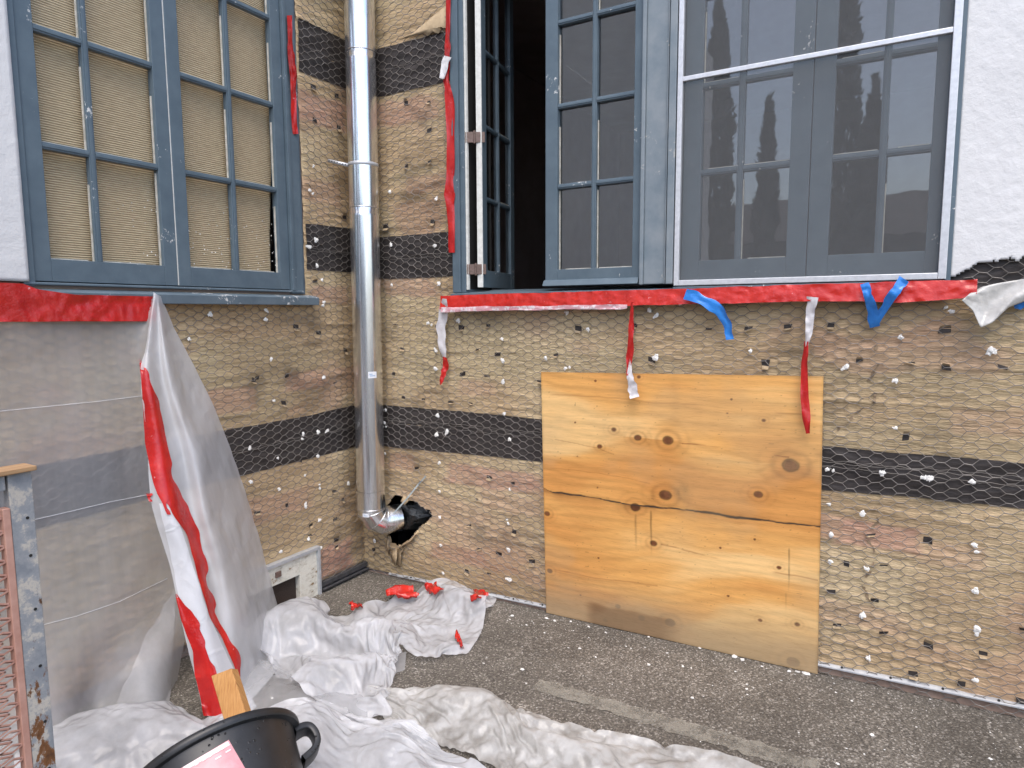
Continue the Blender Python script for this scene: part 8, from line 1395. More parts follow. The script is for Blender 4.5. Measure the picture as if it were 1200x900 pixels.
-1,-2,2,11,-12,0,2,3,-6,-1,17,-8,8,-18,4,3,-2,1,4,-9,2,4,6,-7,1,-2,4,-6,-1,2,-1,0,0,1,-1,0,3,-3,0,2,-2,1,0,0,1,1,-1,-2,1,0,0,1,-2,0,0,0,1,-8,4,-3,14,-10,-7,1,1,-1,-1,-2,5,-4,0,-1,
-1,0,0,2,-2,1,-2,0,1,-2,1,-2,4,-1,-3,-3,3,-1,7,-5,2,-4,3,7,5,-13,-1,8,-9,-1,5,10,-8,6,-6,5,-10,2,-3,1,-1,2,4,-5,0,1,-1,-1,1,0,0,-1,2,-1,-1,3,-2,0,1,-1,1,1,-2,-1,1,1,-1,1,-1,0,1,1,
-2,-1,-11,10,-6,0,1,11,-9,-6,3,-3,1,5,-8,6,-4,-2,1,0,1,-3,1,-2,6,-1,-4,2,-1,3,-4,-1,-2,1,2,-1,-5,7,-3,-2,9,-5,0,8,-3,-6,1,0,1,-1,-1,0,-1,0,2,3,-3,-2,1,-1,0,-1,1,0,3,-1,-2,0,0,4,-2,
3,0,-6,2,-1,3,-2,2,-1,-2,2,-2,1,2,-2,0,0,0,-1,1,0,-3,-6,1,1,-8,9,12,-12,-2,2,1,-6,9,-11,7,-7,0,3,-4,0,1,5,-7,6,-2,5,-3,-2,-5,-3,3,0,2,0,0,1,10,-5,-7,1,1,4,-3,4,3,-11,2,-1,2,1,-2,-1,
3,-3,-1,2,-1,0,0,1,-1,0,1,-2,3,0,-2,0,0,1,-2,1,4,-2,0,-1,-1,0,1,-2,2,1,-2,0,1,-1,0,1,0,-1,-7,0,6,-8,6,-6,3,13,-15,3,-6,8,-10,3,-1,16,-17,1,9,-4,0,-9,4,-3,5,-3,-4,0,1,6,5,5,-14,-2,3,
2,-4,9,0,-11,2,-6,17,1,-13,12,-11,-3,3,-5,4,2,-3,6,-3,-1,-1,0,2,-2,0,0,0,3,-3,5,-3,-3,0,2,1,3,-2,1,-2,3,-5,1,0,0,3,-3,1,-2,4,-2,1,-3,0,-3,-5,1,-7,9,-7,1,-4,2,9,-7,4,-8,3,5,-5,-2,19,
-11,-13,4,7,2,2,-7,2,-6,1,1,-1,-5,-2,2,12,-1,-10,4,-4,2,3,13,-15,3,-4,5,6,-10,6,3,-10,8,2,-12,6,-10,7,1,5,-9,-3,4,0,-1,-1,0,1,1,5,-5,-1,0,0,0,-1,1,1,-1,2,-1,-1,1,-1,0,-1,4,-6,5,-4,
4,0,-3,-1,-7,8,-9,4,-6,7,-7,0,4,-4,3,1,-3,5,-5,3,7,7,0,-17,8,-7,4,-8,-2,7,-8,0,7,-3,-4,0,3,9,-14,6,-3,2,-1,10,-9,3,-5,3,8,-12,4,3,-2,1,13,-18,11,-3,-7,2,9,-10,0,-4,2,0,2,3,-5,-2,6,
-3,-1,1,0,-1,0,0,1,0,0,1,-1,2,-3,1,0,3,-1,-1,0,1,1,-3,-1,-1,3,-10,13,-12,3,7,-7,8,-11,3,0,-1,3,-5,-3,0,0,9,-12,2,1,0,3,-6,4,2,-7,1,-1,5,-5,0,14,-10,5,-1,-3,-3,12,-9,-1,0,2,10,-5,0,
2,-12,4,10,-4,-2,1,-6,4,0,-7,10,-6,3,-3,0,-2,3,-3,0,6,-3,-4,1,1,-1,2,1,-2,0,-1,0,4,-1,0,-3,-1,5,-6,-1,7,-11,9,-6,-1,11,-15,10,3,-12,6,-5,11,-7,-2,0,-5,1,5,-4,2,-3,5,-5,-3,1,-2,2,0,
0,0,0,8,-8,10,-7,-5,5,2,-9,2,13,-14,6,7,-10,-1,0,7,1,-9,9,-9,1,2,-1,7,0,-8,12,2,-19,9,-3,5,-6,2,0,-2,3,-3,0,7,-5,-1,1,-1,1,-1,0,5,-5,1,0,-1,1,0,1,1,3,0,0,-10,2,2,-4,11,-13,1,7,-7,1,
0,8,-7,0,-1,2,-5,2,-3,3,-1,4,2,-3,0,-4,1,-5,1,8,-6,1,3,9,0,-11,-3,19,-11,-5,5,-5,-1,2,-3,4,-4,-2,1,0,2,-1,-2,4,-2,-3,5,-5,8,2,-8,0,-1,1,4,3,-6,4,-3,4,-5,0,-1,4,-4,1,0,1,-1,0,-1,2,
-2,1,-1,2,0,-1,0,-11,8,-8,1,6,-8,13,-9,-4,7,-1,-2,-2,6,-9,3,-5,1,1,2,-3,0,1,-6,3,2,4,-8,5,1,0,-5,8,-8,0,1,15,-3,-15,11,-6,-2,6,-5,3,2,-5,-1,1,4,-5,0,1,1,-3,0,2,-1,3,-6,11,1,-7,0,6,
-2,-9,12,-8,2,-2,-1,1,7,-4,-4,0,2,3,-4,0,1,-1,1,-1,1,-4,10,-7,0,-10,0,9,3,-13,6,-3,7,-10,1,0,4,-5,0,6,-7,-1,0,2,-1,-2,0,0,4,0,-5,4,0,3,-1,-7,6,-5,-1,2,-1,-1,0,1,-1,1,1,0,-1,5,-7,2,
0,0,-2,2,-1,2,-3,1,0,1,-1,1,0,-1,2,7,-2,-4,-2,5,-7,3,-4,5,0,7,-6,-5,4,-4,4,-4,6,-4,1,0,0,6,3,-4,-5,0,0,-6,-2,3,-4,10,-12,0,2,2,5,-7,1,-3,0,-3,1,0,3,-2,-2,4,-4,-1,0,-2,4,0,6,-7,-2,1,
-1,0,2,-1,3,-2,-1,2,0,-3,4,-2,0,0,6,-7,-2,2,2,-3,4,-5,1,3,0,-2,-1,0,1,0,0,-1,0,1,0,-1,4,3,0,-4,2,-3,0,0,6,-1,-7,2,-1,7,-5,1,-2,0,-1,5,-1,8,-6,-3,3,-8,1,-2,1,1,-7,14,-12,3,-4,6,-6,6,
3,-6,-1,-3,0,0,2,-2,0,2,-1,-5,2,1,1,-2,-1,2,3,-1,-2,-1,0,4,-2,4,-5,1,0,2,-3,5,-5,1,-1,2,-5,3,1,-2,1,0,1,-1,-1,0,0,0,0,1,-1,1,0,-1,1,0,-1,0,1,0,1,-1,8,0,-3,-8,2,5,3,-7,1,-1,2,-1,2,
-4,-6,4,-1,-3,5,-4,5,-9,7,-5,3,-3,5,-6,1,6,-8,3,0,-5,1,1,-1,-1,0,2,-5,4,-3,8,-5,3,-4,0,-1,0,3,-1,-2,1,7,-7,3,-3,-1,2,7,-3,-5,-2,2,-1,0,1,0,-1,0,0,0,1,-1,2,-1,0,0,1,-1,-1,0,0,2,0,-2,
5,-3,5,-9,2,3,-1,7,-5,-4,7,-6,1,-2,4,2,0,-8,2,-5,6,-2,-2,-1,2,-5,8,-6,1,-3,6,-3,-3,6,-6,-1,4,0,-5,2,-2,1,-2,1,-1,5,-8,6,-4,2,0,0,5,-4,-3,3,0,-1,10,-10,1,-1,0,2,-5,4,6,-5,-1,2,-4,0,
1,0,0,0,-1,2,-1,0,-1,1,-1,1,0,0,-1,1,-1,1,-1,0,0,5,-1,-1,7,-7,-4,7,-6,8,-3,4,-5,2,-11,11,-13,10,-5,-2,2,0,-1,3,-6,2,0,0,-1,-1,6,-8,1,0,-2,1,2,-5,2,-1,3,-2,-1,-1,2,-1,0,0,0,2,-1,3,
-4,5,-3,2,-2,6,-9,3,0,-4,10,-4,3,2,-2,-8,6,-1,-3,-1,1,0,0,0,0,-1,0,0,1,0,1,-2,0,0,1,0,3,-3,0,1,-1,1,0,-1,3,-3,3,-3,3,-3,1,-1,],
[13,11,-4,2,-14,3,9,-8,6,11,-5,-5,-3,-2,2,-2,-1,3,1,1,-1,1,-1,-2,-3,1,0,-4,8,-7,-3,0,12,-6,5,-2,3,4,2,7,9,2,15,-9,0,0,-3,-6,-1,-2,9,2,-4,1,-6,8,-14,18,-3,-3,-1,-3,1,-1,2,-5,4,-2,-1,
3,-4,11,3,0,0,1,1,-2,2,8,-1,-4,1,4,0,-1,-2,5,1,-13,1,-18,8,4,18,-2,-9,10,-14,-10,25,-1,-1,1,-7,7,3,0,-3,-4,6,0,-3,7,1,-1,-2,0,-11,-2,5,10,-13,7,-9,10,1,-5,6,3,-4,-3,-18,19,-3,-12,0,
8,10,-6,-1,-15,4,-7,15,-17,20,-18,5,-6,3,8,-3,-5,-5,8,4,-10,-2,-3,7,-6,14,-2,-3,9,-10,8,-2,-16,3,17,-11,-6,9,-3,9,-8,-6,16,7,-9,-8,-2,14,10,3,-5,3,-5,-4,6,4,-2,1,-5,7,-9,2,3,3,0,-3,
-6,2,4,-2,6,-2,3,0,-2,0,-2,-1,-7,6,6,-13,6,3,1,-5,-3,-10,13,9,0,-11,3,-14,3,-11,18,-19,-1,-4,1,-3,27,-9,-5,-2,12,-3,-6,-8,11,13,0,-14,-3,0,3,9,-19,7,5,-12,21,1,-10,4,-4,-15,11,-2,
-7,5,-3,-4,18,-9,-4,-3,2,-3,14,-3,1,-19,6,10,1,-3,13,-15,13,-3,4,-6,-5,11,1,2,-6,0,-5,6,-1,3,-13,9,-7,11,-3,-10,-7,19,-22,8,6,2,-5,5,4,-12,-14,3,-4,2,3,16,-13,7,5,-10,0,2,-4,7,-11,
2,-4,5,9,8,-11,0,-4,7,-4,-14,-2,-1,25,-10,-12,15,-4,-2,-4,13,-3,12,-24,-5,8,1,0,5,-13,19,-11,-6,4,10,-3,7,-2,-4,2,-17,10,10,-15,11,3,5,-6,1,1,-4,1,-1,3,6,-3,-3,6,-11,11,-13,12,-11,
10,1,0,-6,-4,-14,3,20,-8,3,-20,4,8,-15,14,0,-4,-2,-9,3,5,11,9,-9,-14,-1,12,9,-3,-1,-9,7,0,-7,8,6,3,-4,-7,-5,-7,19,-11,2,-16,8,0,5,-3,-6,24,-16,6,2,0,-9,21,-22,23,-14,-4,5,-8,11,5,2,
-21,2,-4,5,14,5,-3,-6,7,-12,15,0,-9,7,-4,-3,6,3,-9,13,-13,10,-11,13,-10,7,1,-6,-1,14,-7,-16,-7,-3,3,-4,2,16,-11,-1,14,-8,12,9,-10,-2,0,1,-1,3,1,1,-1,-2,5,-19,14,-16,-4,0,7,0,16,-4,
0,-18,6,-4,15,-14,0,-5,22,3,-24,12,-4,2,0,-6,5,12,-16,8,-7,-1,11,-13,-3,-6,8,10,9,3,-7,-15,0,13,0,5,-17,1,18,-15,11,3,3,-4,6,-6,-4,-6,14,-3,0,-16,10,-9,22,-26,-11,-2,19,-2,1,1,0,-5,
5,9,-4,8,1,-11,14,1,-16,14,-2,5,-1,-11,5,1,-14,15,-16,13,-6,6,-12,13,-10,9,-21,14,6,-4,-4,3,6,-14,-6,2,23,-9,8,-5,-12,6,-20,17,13,1,-19,-7,5,-8,11,-5,16,3,-18,5,-8,15,-5,-3,4,2,6,
-7,3,5,-1,-11,5,-4,8,-11,10,2,-3,3,-9,2,-11,21,-6,3,-10,1,-12,4,8,9,6,-6,10,-6,2,-2,-4,2,-6,4,6,-13,10,-5,-11,12,-16,-3,25,-26,12,0,17,-21,14,-5,2,-15,13,-14,15,-10,5,1,-14,6,2,1,1,
6,-3,-4,12,7,-4,-11,3,4,15,-13,-14,19,-21,23,-17,-1,23,-24,15,-5,0,7,-9,-3,7,12,-15,3,-5,9,-3,8,-9,13,3,-5,1,-18,18,1,-7,-17,9,-8,22,3,-5,-4,10,-13,5,9,-16,12,-8,3,7,5,-6,-12,7,-1,
2,-12,17,-26,17,-5,-4,1,10,5,-23,16,1,-10,1,7,-5,4,-3,7,-5,-2,5,-7,-5,0,3,8,-16,9,-5,3,8,-13,-6,0,10,-5,13,-23,12,6,-5,11,-27,12,-3,-1,13,-11,10,6,-6,-5,10,-2,-1,1,-6,0,5,-10,-5,15,
-17,15,-5,6,9,-7,-7,6,-15,9,1,15,-5,7,-17,7,2,-3,1,7,-16,5,8,7,-8,0,-4,8,-20,10,-12,9,-5,1,-2,7,3,5,-21,11,-15,10,-7,15,-12,0,-3,-1,8,4,0,-2,-9,13,8,-17,7,10,-10,6,-14,0,-5,22,-13,
2,6,-1,3,-17,24,-10,5,-4,-1,-2,-14,9,-5,12,-6,-2,2,-4,6,-11,0,6,7,-7,1,-8,7,-6,13,8,-24,-1,21,-3,10,-14,1,11,7,-6,8,-7,6,-14,4,-5,-3,2,3,8,-9,-4,5,-5,-4,5,-7,11,6,-18,16,-8,7,-14,
13,-13,6,-11,1,7,11,-6,-5,4,10,-6,-4,-8,-2,16,2,-6,12,-12,14,-13,0,-4,8,1,7,-6,10,-9,-9,21,-8,5,-11,-7,12,-8,7,-19,2,6,-3,2,-7,7,5,16,-6,-16,18,-3,-16,18,-9,-16,19,-6,-7,2,6,11,-2,
-20,6,9,0,0,-4,11,4,-3,-4,2,-4,-13,-2,13,3,4,-1,-15,12,3,-25,7,-3,-1,12,10,0,4,-3,2,2,-12,-12,11,5,9,-19,3,2,-3,9,-7,-3,5,-14,9,-8,15,-13,-1,-4,22,-18,-3,12,11,-14,-8,5,1,-6,14,-3,
-4,-9,11,-10,3,-7,2,1,14,3,-10,0,13,-18,1,16,-25,2,17,-6,2,-8,1,-1,-3,10,-1,3,-5,-9,8,9,-13,8,1,7,-16,3,15,5,-20,4,7,-3,7,-19,12,0,4,-12,6,-1,-11,8,-4,19,-13,6,5,-7,5,3,-11,4,-1,-4,
5,1,-5,-6,-11,17,5,-13,-8,15,-10,-1,6,11,-9,-11,10,10,-18,-4,2,5,-10,0,2,11,-6,4,-8,3,8,3,-6,-8,-6,0,7,15,7,-26,6,-7,3,7,12,-11,-11,1,10,-12,20,-1,-9,12,-9,-5,6,-9,3,3,12,-1,-18,12,
0,-6,10,10,-13,16,-31,19,-6,-3,-3,-8,6,-7,8,-11,25,-14,14,-1,7,-8,4,-8,12,-6,2,-12,14,-2,-1,-11,12,13,-10,-4,-1,2,-5,9,8,-12,-4,-11,23,-16,-4,0,7,-4,-3,-4,-2,6,-2,7,-1,-2,2,8,0,-6,
-7,1,6,11,-7,-5,-8,-5,12,16,-10,-9,-5,8,-5,-3,11,-10,0,9,-6,11,-8,-3,-3,9,16,-17,10,-4,0,-8,10,3,8,-19,10,-2,9,-6,-5,1,5,-5,-10,6,7,0,-2,-6,-3,19,-20,20,-22,17,-1,-6,1,-6,-7,11,14,
-20,19,-14,12,-17,6,11,-19,16,-22,17,-12,-6,-3,0,10,-7,5,-6,14,5,-17,13,2,-18,6,9,7,-14,-9,19,10,-15,16,-18,-8,11,15,-4,-13,-7,7,-3,-3,3,-2,-10,14,-10,3,9,-4,-9,10,-1,10,10,-10,9,7,
-16,-4,13,-22,11,-11,20,-2,-4,2,6,2,-4,-23,23,-23,21,5,-8,13,-8,-3,2,0,3,3,-1,-6,-6,10,20,-19,8,-19,11,-13,9,13,-17,11,-18,8,16,-10,-5,-8,15,-6,1,0,-9,22,-17,-7,19,2,1,-16,14,-1,
-25,12,15,-23,14,5,-16,7,10,-3,-8,-8,3,-1,-1,15,-10,-6,2,1,-2,7,-4,0,11,-18,10,-8,8,-6,5,20,-9,2,11,-6,-21,7,19,-15,-10,0,4,16,-11,0,-11,0,0,7,-7,24,-19,0,16,-3,12,-10,3,-10,8,12,3,
-17,-11,5,-3,7,8,-14,15,0,-13,16,1,-16,-6,16,3,-5,7,-8,5,-7,0,-4,-14,14,-10,4,12,-9,-3,16,3,-21,15,-8,-10,20,4,-4,-14,-1,16,-18,14,1,-7,2,-10,1,9,-13,-1,23,-15,10,-12,14,5,-2,-6,7,
-2,-1,14,-13,-8,-3,8,3,-6,-1,-13,17,8,-2,-5,-3,6,-1,2,5,0,-18,15,8,7,-11,-10,7,3,10,-7,0,0,-19,7,1,6,-9,9,-9,9,13,-17,-7,-2,2,0,3,-1,13,-5,-13,10,-3,-4,-4,0,5,7,-17,8,4,-3,5,-1,-1,
2,-5,7,11,-9,7,-11,2,3,-9,3,11,-13,12,-14,-2,10,0,-1,0,-6,-7,28,7,-9,8,-10,3,-10,13,-7,3,-9,-7,15,-11,-1,-3,16,-15,15,-18,22,-15,-7,2,-11,18,-7,11,-14,-9,3,9,10,-2,-20,3,-7,24,-16,
9,-1,2,-18,2,13,-4,11,-9,-7,-3,8,-6,-3,1,7,-10,21,0,-13,-13,0,20,-15,12,7,-19,18,-18,1,9,10,-7,-13,9,3,0,-6,12,5,-11,0,-9,14,-17,-2,9,9,-16,1,17,-19,8,-5,14,-5,8,8,-4,-9,-2,11,6,
-18,9,-12,2,1,9,-11,14,-25,16,4,-4,15,-19,-4,8,16,-18,-4,5,1,4,7,-10,-1,-6,17,-6,-5,-12,12,10,-2,2,-22,3,16,-14,0,-3,-1,13,-11,19,-7,-7,9,-4,6,-5,-1,1,0,2,6,4,-11,5,-10,0,12,-8,4,
-11,16,-6,-4,-1,9,-9,4,7,-14,-8,-1,25,0,-27,17,-5,14,-16,18,7,-7,-10,10,-14,14,-17,19,-14,-2,0,-4,-7,-1,3,8,-2,1,15,-14,10,-14,-3,6,6,-12,-2,-4,7,-5,15,-9,8,-9,10,-15,3,7,-12,11,
-12,10,9,-13,-3,-7,9,7,-8,18,-8,-9,3,-8,20,-7,-11,23,-14,-11,20,-11,-4,26,-21,4,2,-10,6,-11,17,-5,-9,0,0,7,6,-13,8,3,-2,13,-22,11,-1,-12,-3,-1,6,-5,4,15,-1,10,0,-16,8,-5,15,-7,-1,
-15,19,-4,-19,1,-8,4,-7,-2,9,9,-17,0,14,-8,-10,12,-8,-6,-4,22,-17,0,5,15,-4,0,-8,-5,9,12,-20,-2,15,8,-20,-3,18,-1,-14,-4,2,8,6,-7,14,-21,25,-10,-10,-2,21,-12,8,-10,-9,4,-5,19,-12,
-6,10,8,-13,-4,-3,15,-6,0,-1,1,11,-9,12,-8,8,-12,5,-5,-2,4,3,2,-2,9,2,-5,-15,6,8,5,-20,9,-2,8,-12,5,-4,11,-18,2,7,-6,12,8,-13,-10,7,13,-9,-9,11,-9,-5,7,11,-18,21,1,1,-23,11,1,12,
-18,23,-14,-14,-1,-1,7,9,-2,-2,13,-6,-1,-3,10,-8,7,-6,-10,12,7,-3,-6,-9,-5,-1,12,6,-15,15,0,3,-12,-6,12,9,-7,-5,-12,0,15,-8,2,-3,14,-2,-16,19,-4,6,-14,4,5,-2,11,-8,-9,13,-20,10,-10,
17,-23,0,-1,10,-8,15,2,-28,11,6,-10,-11,16,-1,5,-12,19,-15,-13,15,-1,-8,-1,8,12,-6,-3,2,1,0,10,-13,-14,16,-2,3,-4,-11,6,8,0,-9,10,11,-16,4,0,-4,8,-7,8,7,-6,-3,5,-21,2,7,-12,4,5,1,
11,-14,3,-1,1,8,-13,-1,13,-2,0,1,-5,2,-8,1,21,-5,-1,11,-12,-11,19,-17,16,-3,7,-11,5,-1,-6,10,15,-28,3,11,-5,-12,22,-12,0,10,-13,7,1,8,-9,-3,3,1,4,-19,16,5,-2,-18,19,-15,4,10,-10,5,
2,-4,10,-6,-11,7,13,-9,-9,19,1,-15,6,-1,-7,16,-5,5,1,0,-17,17,1,-21,12,1,1,1,-22,8,2,2,-1,-6,11,10,-15,0,-8,13,8,-23,19,1,-16,2,-7,0,13,10,-12,12,-15,15,-12,-2,6,]], 26, 90, [0.909, -1.146, 0.032])
def pile(key, mat, lab, name='plastic_sheet'):
    P = unpack(*PILES[key]); nv, nu, _ = P.shape
    o = mesh_obj(name, P.reshape(-1, 3), gridfaces(nu, nv), mat, None, True); s_ = o.modifiers.new('smooth', 'SUBSURF'); s_.levels = s_.render_levels = 2
    tag(o, lab, 'plastic sheet'); return o, P
h1, P1 = pile('h1', PL_PILE, 'crumpled white plastic heap with red tape scraps lying below the pipe')
h3, P3 = pile('h3', PL_PILE, 'white plastic spread under the black tub at the front left')
h4, P4 = pile('h4', PL_DUSTY, 'long dusty plastic strip lying across the asphalt in front')
def on_mesh(P, px, py):
    nv, nu, _ = P.shape; bv = on_mesh.c.setdefault(id(P), BVHTree.FromPolygons([Vector(v) for v in P.reshape(-1, 3)], gridfaces(nu, nv).tolist()))
    d = ray(px, py); d = d / np.linalg.norm(d); h = bv.ray_cast(Vector(CAM), Vector(d)); return (CAM + d * (h[3] - .012), d) if h[0] else (GR(px, py, .05), d)
on_mesh.c = {}
def scrap(P, px, wpx, hpx, s, lab, parent=None):
    n = 14; V = []
    for j in range(n):
        for i in range(n):
            a = i / (n - 1) - .5; b_ = j / (n - 1) - .5; an = math.atan2(b_, a + 1e-6); k = .72 + .75 * (vn(np.array([math.cos(an) * 2.2 + 7]), np.array([math.sin(an) * 2.2 + 7]), s)[0] - .25) - .35 * (abs(a * b_) * 4)
            x = px[0] + a * wpx * k + b_ * hpx * .3; y = px[1] + b_ * hpx * k - a * wpx * .12
            p, d = on_mesh(P, x, y); V.append(p)
    V = np.array(V).reshape(n, n, 3)
    for _ in range(3): V[1:-1] = (V[:-2] + V[1:-1] * 2 + V[2:]) / 4; V[:, 1:-1] = (V[:, :-2] + V[:, 1:-1] * 2 + V[:, 2:]) / 4
    I, J = np.meshgrid(np.arange(n), np.arange(n)); V[..., 2] += .045 * (ridge(I * .16, J * .19, s, 3) - .45); V[..., 1] -= .03 * ridge(I * .2, J * .15, s + 1, 3)
    o = mesh_obj('tape_scrap', V.reshape(-1, 3), gridfaces(n, n), RED2, parent, True); s_ = o.modifiers.new('thick', 'SOLIDIFY'); s_.thickness = .001
    return o
for px, w_, h_, s in (((475, 694), 36, 18, 401), ((511, 690), 22, 16, 402), ((565, 696), 24, 10, 403), ((421, 709), 15, 10, 404), ((540, 750), 9, 20, 405)): scrap(P1, px, w_, h_, s, None, h1)
def clear_sheet(rows, s, lab, amp=.02):
    P = patch([[GR(x, y, z) for x, y, z in r_] for r_ in rows], 50, 30); P[..., 2] += amp * (ridge(P[..., 0] * 6 + P[..., 1] * 3, P[..., 1] * 7, s, 3) - .4); P[..., 2] = np.maximum(P[..., 2], gz(P[..., 0]) + .008)
    o = mesh_obj('plastic_sheet', P.reshape(-1, 3), gridfaces(50, 30), PL_CLEAR, None, True); tag(o, lab, 'plastic sheet')
clear_sheet([[(285, 770, .05), (320, 780, .04), (360, 800, .03), (420, 815, .02)], [(280, 800, .03), (320, 808, .06), (370, 816, .06), (430, 824, .03)], [(270, 850, .02), (320, 845, .02), (370, 842, .03), (430, 850, .02)]], 411, 'clear plastic scrap on the ground between the hanging sheet and the crumpled heap')
clear_sheet([[(455, 765, .02), (465, 766, .025), (476, 764, .02)], [(454, 778, .012), (465, 776, .02), (475, 778, .015)], [(454, 791, .006), (464, 789, .01), (474, 786, .006)]], 412, 'small clear plastic tab sticking out below the crumpled heap', .006)

# =================================================================== BLACK TUB
def tub():
    FW = -ROT[:, 2]; RT = ROT[:, 0]; UP = ROT[:, 1]
    dep = 1.80; c0 = at(251, 894.3, dep); k = 98 * dep / FPX
    e = .604; mx_, my_ = -math.sin(.719), math.cos(.719)
    ax = math.cos(e) * (mx_ * RT + my_ * UP) + math.sin(e) * FW; ax /= np.linalg.norm(ax)
    sx = (math.cos(.719) * RT + math.sin(.719) * UP); sx = sx - ax * sx.dot(ax); sx /= np.linalg.norm(sx); sy = np.cross(ax, sx)
    W = lambda x, y, z: c0 + sx * x * k + sy * y * k + ax * z * k
    root = empty('rubber_tub', W(0, 0, -1.6), 'tipped black rubber tub with a loop handle and a pink label', 'tub')
    b = MB(); n = 72
    prof = [(.0, -1.62), (.70, -1.62), (.745, -1.60), (.76, -1.55), (.90, -.30), (.925, -.10), (.93, -.085), (.995, -.080), (1.015, -.055), (1.015, -.015), (1.0, .010), (.97, .014), (.945, .0), (.93, -.05), (.90, -.12), (.88, -.30), (.74, -1.50), (.70, -1.56), (0, -1.56)]
    V = []
    for (r_, z) in prof:
        for i in range(n):
            a = 2 * math.pi * i / n; V.append(W(r_ * math.cos(a), r_ * math.sin(a), z))
    F = [(j * n + i, j * n + (i + 1) % n, (j + 1) * n + (i + 1) % n, (j + 1) * n + i) for j in range(len(prof) - 1) for i in range(n)]
    b.add(V, F); body = b.build('body', [BLKPL], root, True); m_ = body.modifiers.new('e', 'EDGE_SPLIT'); m_.split_angle = math.radians(40)
    CH, SH = math.cos(.80), math.sin(.80)
    # handles on both sides
    for sg in (1, -1):
        b = MB(); path = [(.93, -.10), (1.05, -.09), (1.125, -.13), (1.155, -.23), (1.135, -.34), (1.05, -.42), (.905, -.47)]
        t = np.linspace(0, len(path) - 1, 26); pp = catmull(np.array(path), t); hw = .12; th = .042
        V = []
        for i, (r_, z) in enumerate(pp):
            d = pp[min(i + 1, 25)] - pp[max(i - 1, 0)]; d /= np.linalg.norm(d); nr = np.array([-d[1], d[0]])
            wd = hw * (1 + .35 * abs(2 * i / 25 - 1) ** 2)
            for (q, o_) in ((-1, -1), (1, -1), (1, 1), (-1, 1)): rr_ = sg * (r_ + nr[0] * th * o_); V.append(W(rr_ * CH - q * wd * SH, rr_ * SH + q * wd * CH, z + nr[1] * th * o_))
        F = [(i * 4 + j, i * 4 + (j + 1) % 4, (i + 1) * 4 + (j + 1) % 4, (i + 1) * 4 + j) for i in range(25) for j in range(4)]
        b.add(V, F); b.build('handle', [BLKPL], root, True, bevel=.004)
    bv = BVHTree.FromPolygons([Vector(v) for v in body.data.vertices[0].co and [v.co for v in body.data.vertices]], [list(p.vertices) for p in body.data.polygons])
    def decal(q4, nu, nv, off, mat, name, par):
        V = []
        for j in range(nv):
            for i in range(nu):
                u, v = i / (nu - 1), j / (nv - 1); p = (1 - u) * (1 - v) * np.array(q4[0]) + u * (1 - v) * np.array(q4[1]) + u * v * np.array(q4[2]) + (1 - u) * v * np.array(q4[3])
                d = ray(*p); d /= np.linalg.norm(d); h = bv.ray_cast(Vector(CAM), Vector(d)); V.append(CAM + d * ((h[3] if h[0] else 2.1) - off))
        return mesh_obj(name, V, gridfaces(nu, nv), mat, par, True)
    lb = decal([(209, 902), (268, 867), (290, 905), (232, 945)], 26, 16, .004, PINK, 'label', root)
    decal([(214, 899), (267, 868.5), (269.5, 873), (217, 903)], 24, 4, .0052, LABELTXT, 'label_print', lb)
    for (x, y, w_) in ((228, 896, 4), (236, 891, 5), (244, 886.5, 4), (252, 881.5, 5), (259, 877.5, 3), (252, 889, 7), (264, 881, 6)):
        decal([(x, y), (x + w_, y - w_ * .58), (x + w_ + .8, y - w_ * .58 + 1.5), (x + .8, y + 1.5)], 4, 3, .006, PINK if y < 883 and False else LABELTXT, 'label_print', lb)
    # timber offcut sticking out of the tub
    b = MB(); p = [at(247, 792, 2.02), at(271, 783, 2.02), at(279, 784, 2.05), at(255, 793, 2.05)]
    q = [at(266, 858, 1.88), at(292, 848, 1.88), at(300, 849, 1.91), at(274, 859, 1.91)]
    d_ = [(q[i] - p[i]) for i in range(4)]
    b.hexa([p[0], p[1], p[2], p[3], q[0] + d_[0] * .6, q[1] + d_[1] * .6, q[2] + d_[2] * .6, q[3] + d_[3] * .6])
    to = b.build('timber_offcut', [WOOD2], None, bevel=.003); uvl = to.data.uv_layers.new(name='UVMap'); la = (q[0] - p[0]); Ln = np.linalg.norm(la); la = la / Ln; lb_ = (p[1] - p[0]) / np.linalg.norm(p[1] - p[0]); lc = np.cross(la, lb_)
    for lp in to.data.loops:
        co = np.array(to.data.vertices[lp.vertex_index].co) - p[0]; uvl.data[lp.index].uv = (co.dot(la) * 8, co.dot(lb_) * 8 + co.dot(lc) * 5)
    tag(to, 'fresh sawn timber offcut poking out of the black tub', 'timber')
tub()

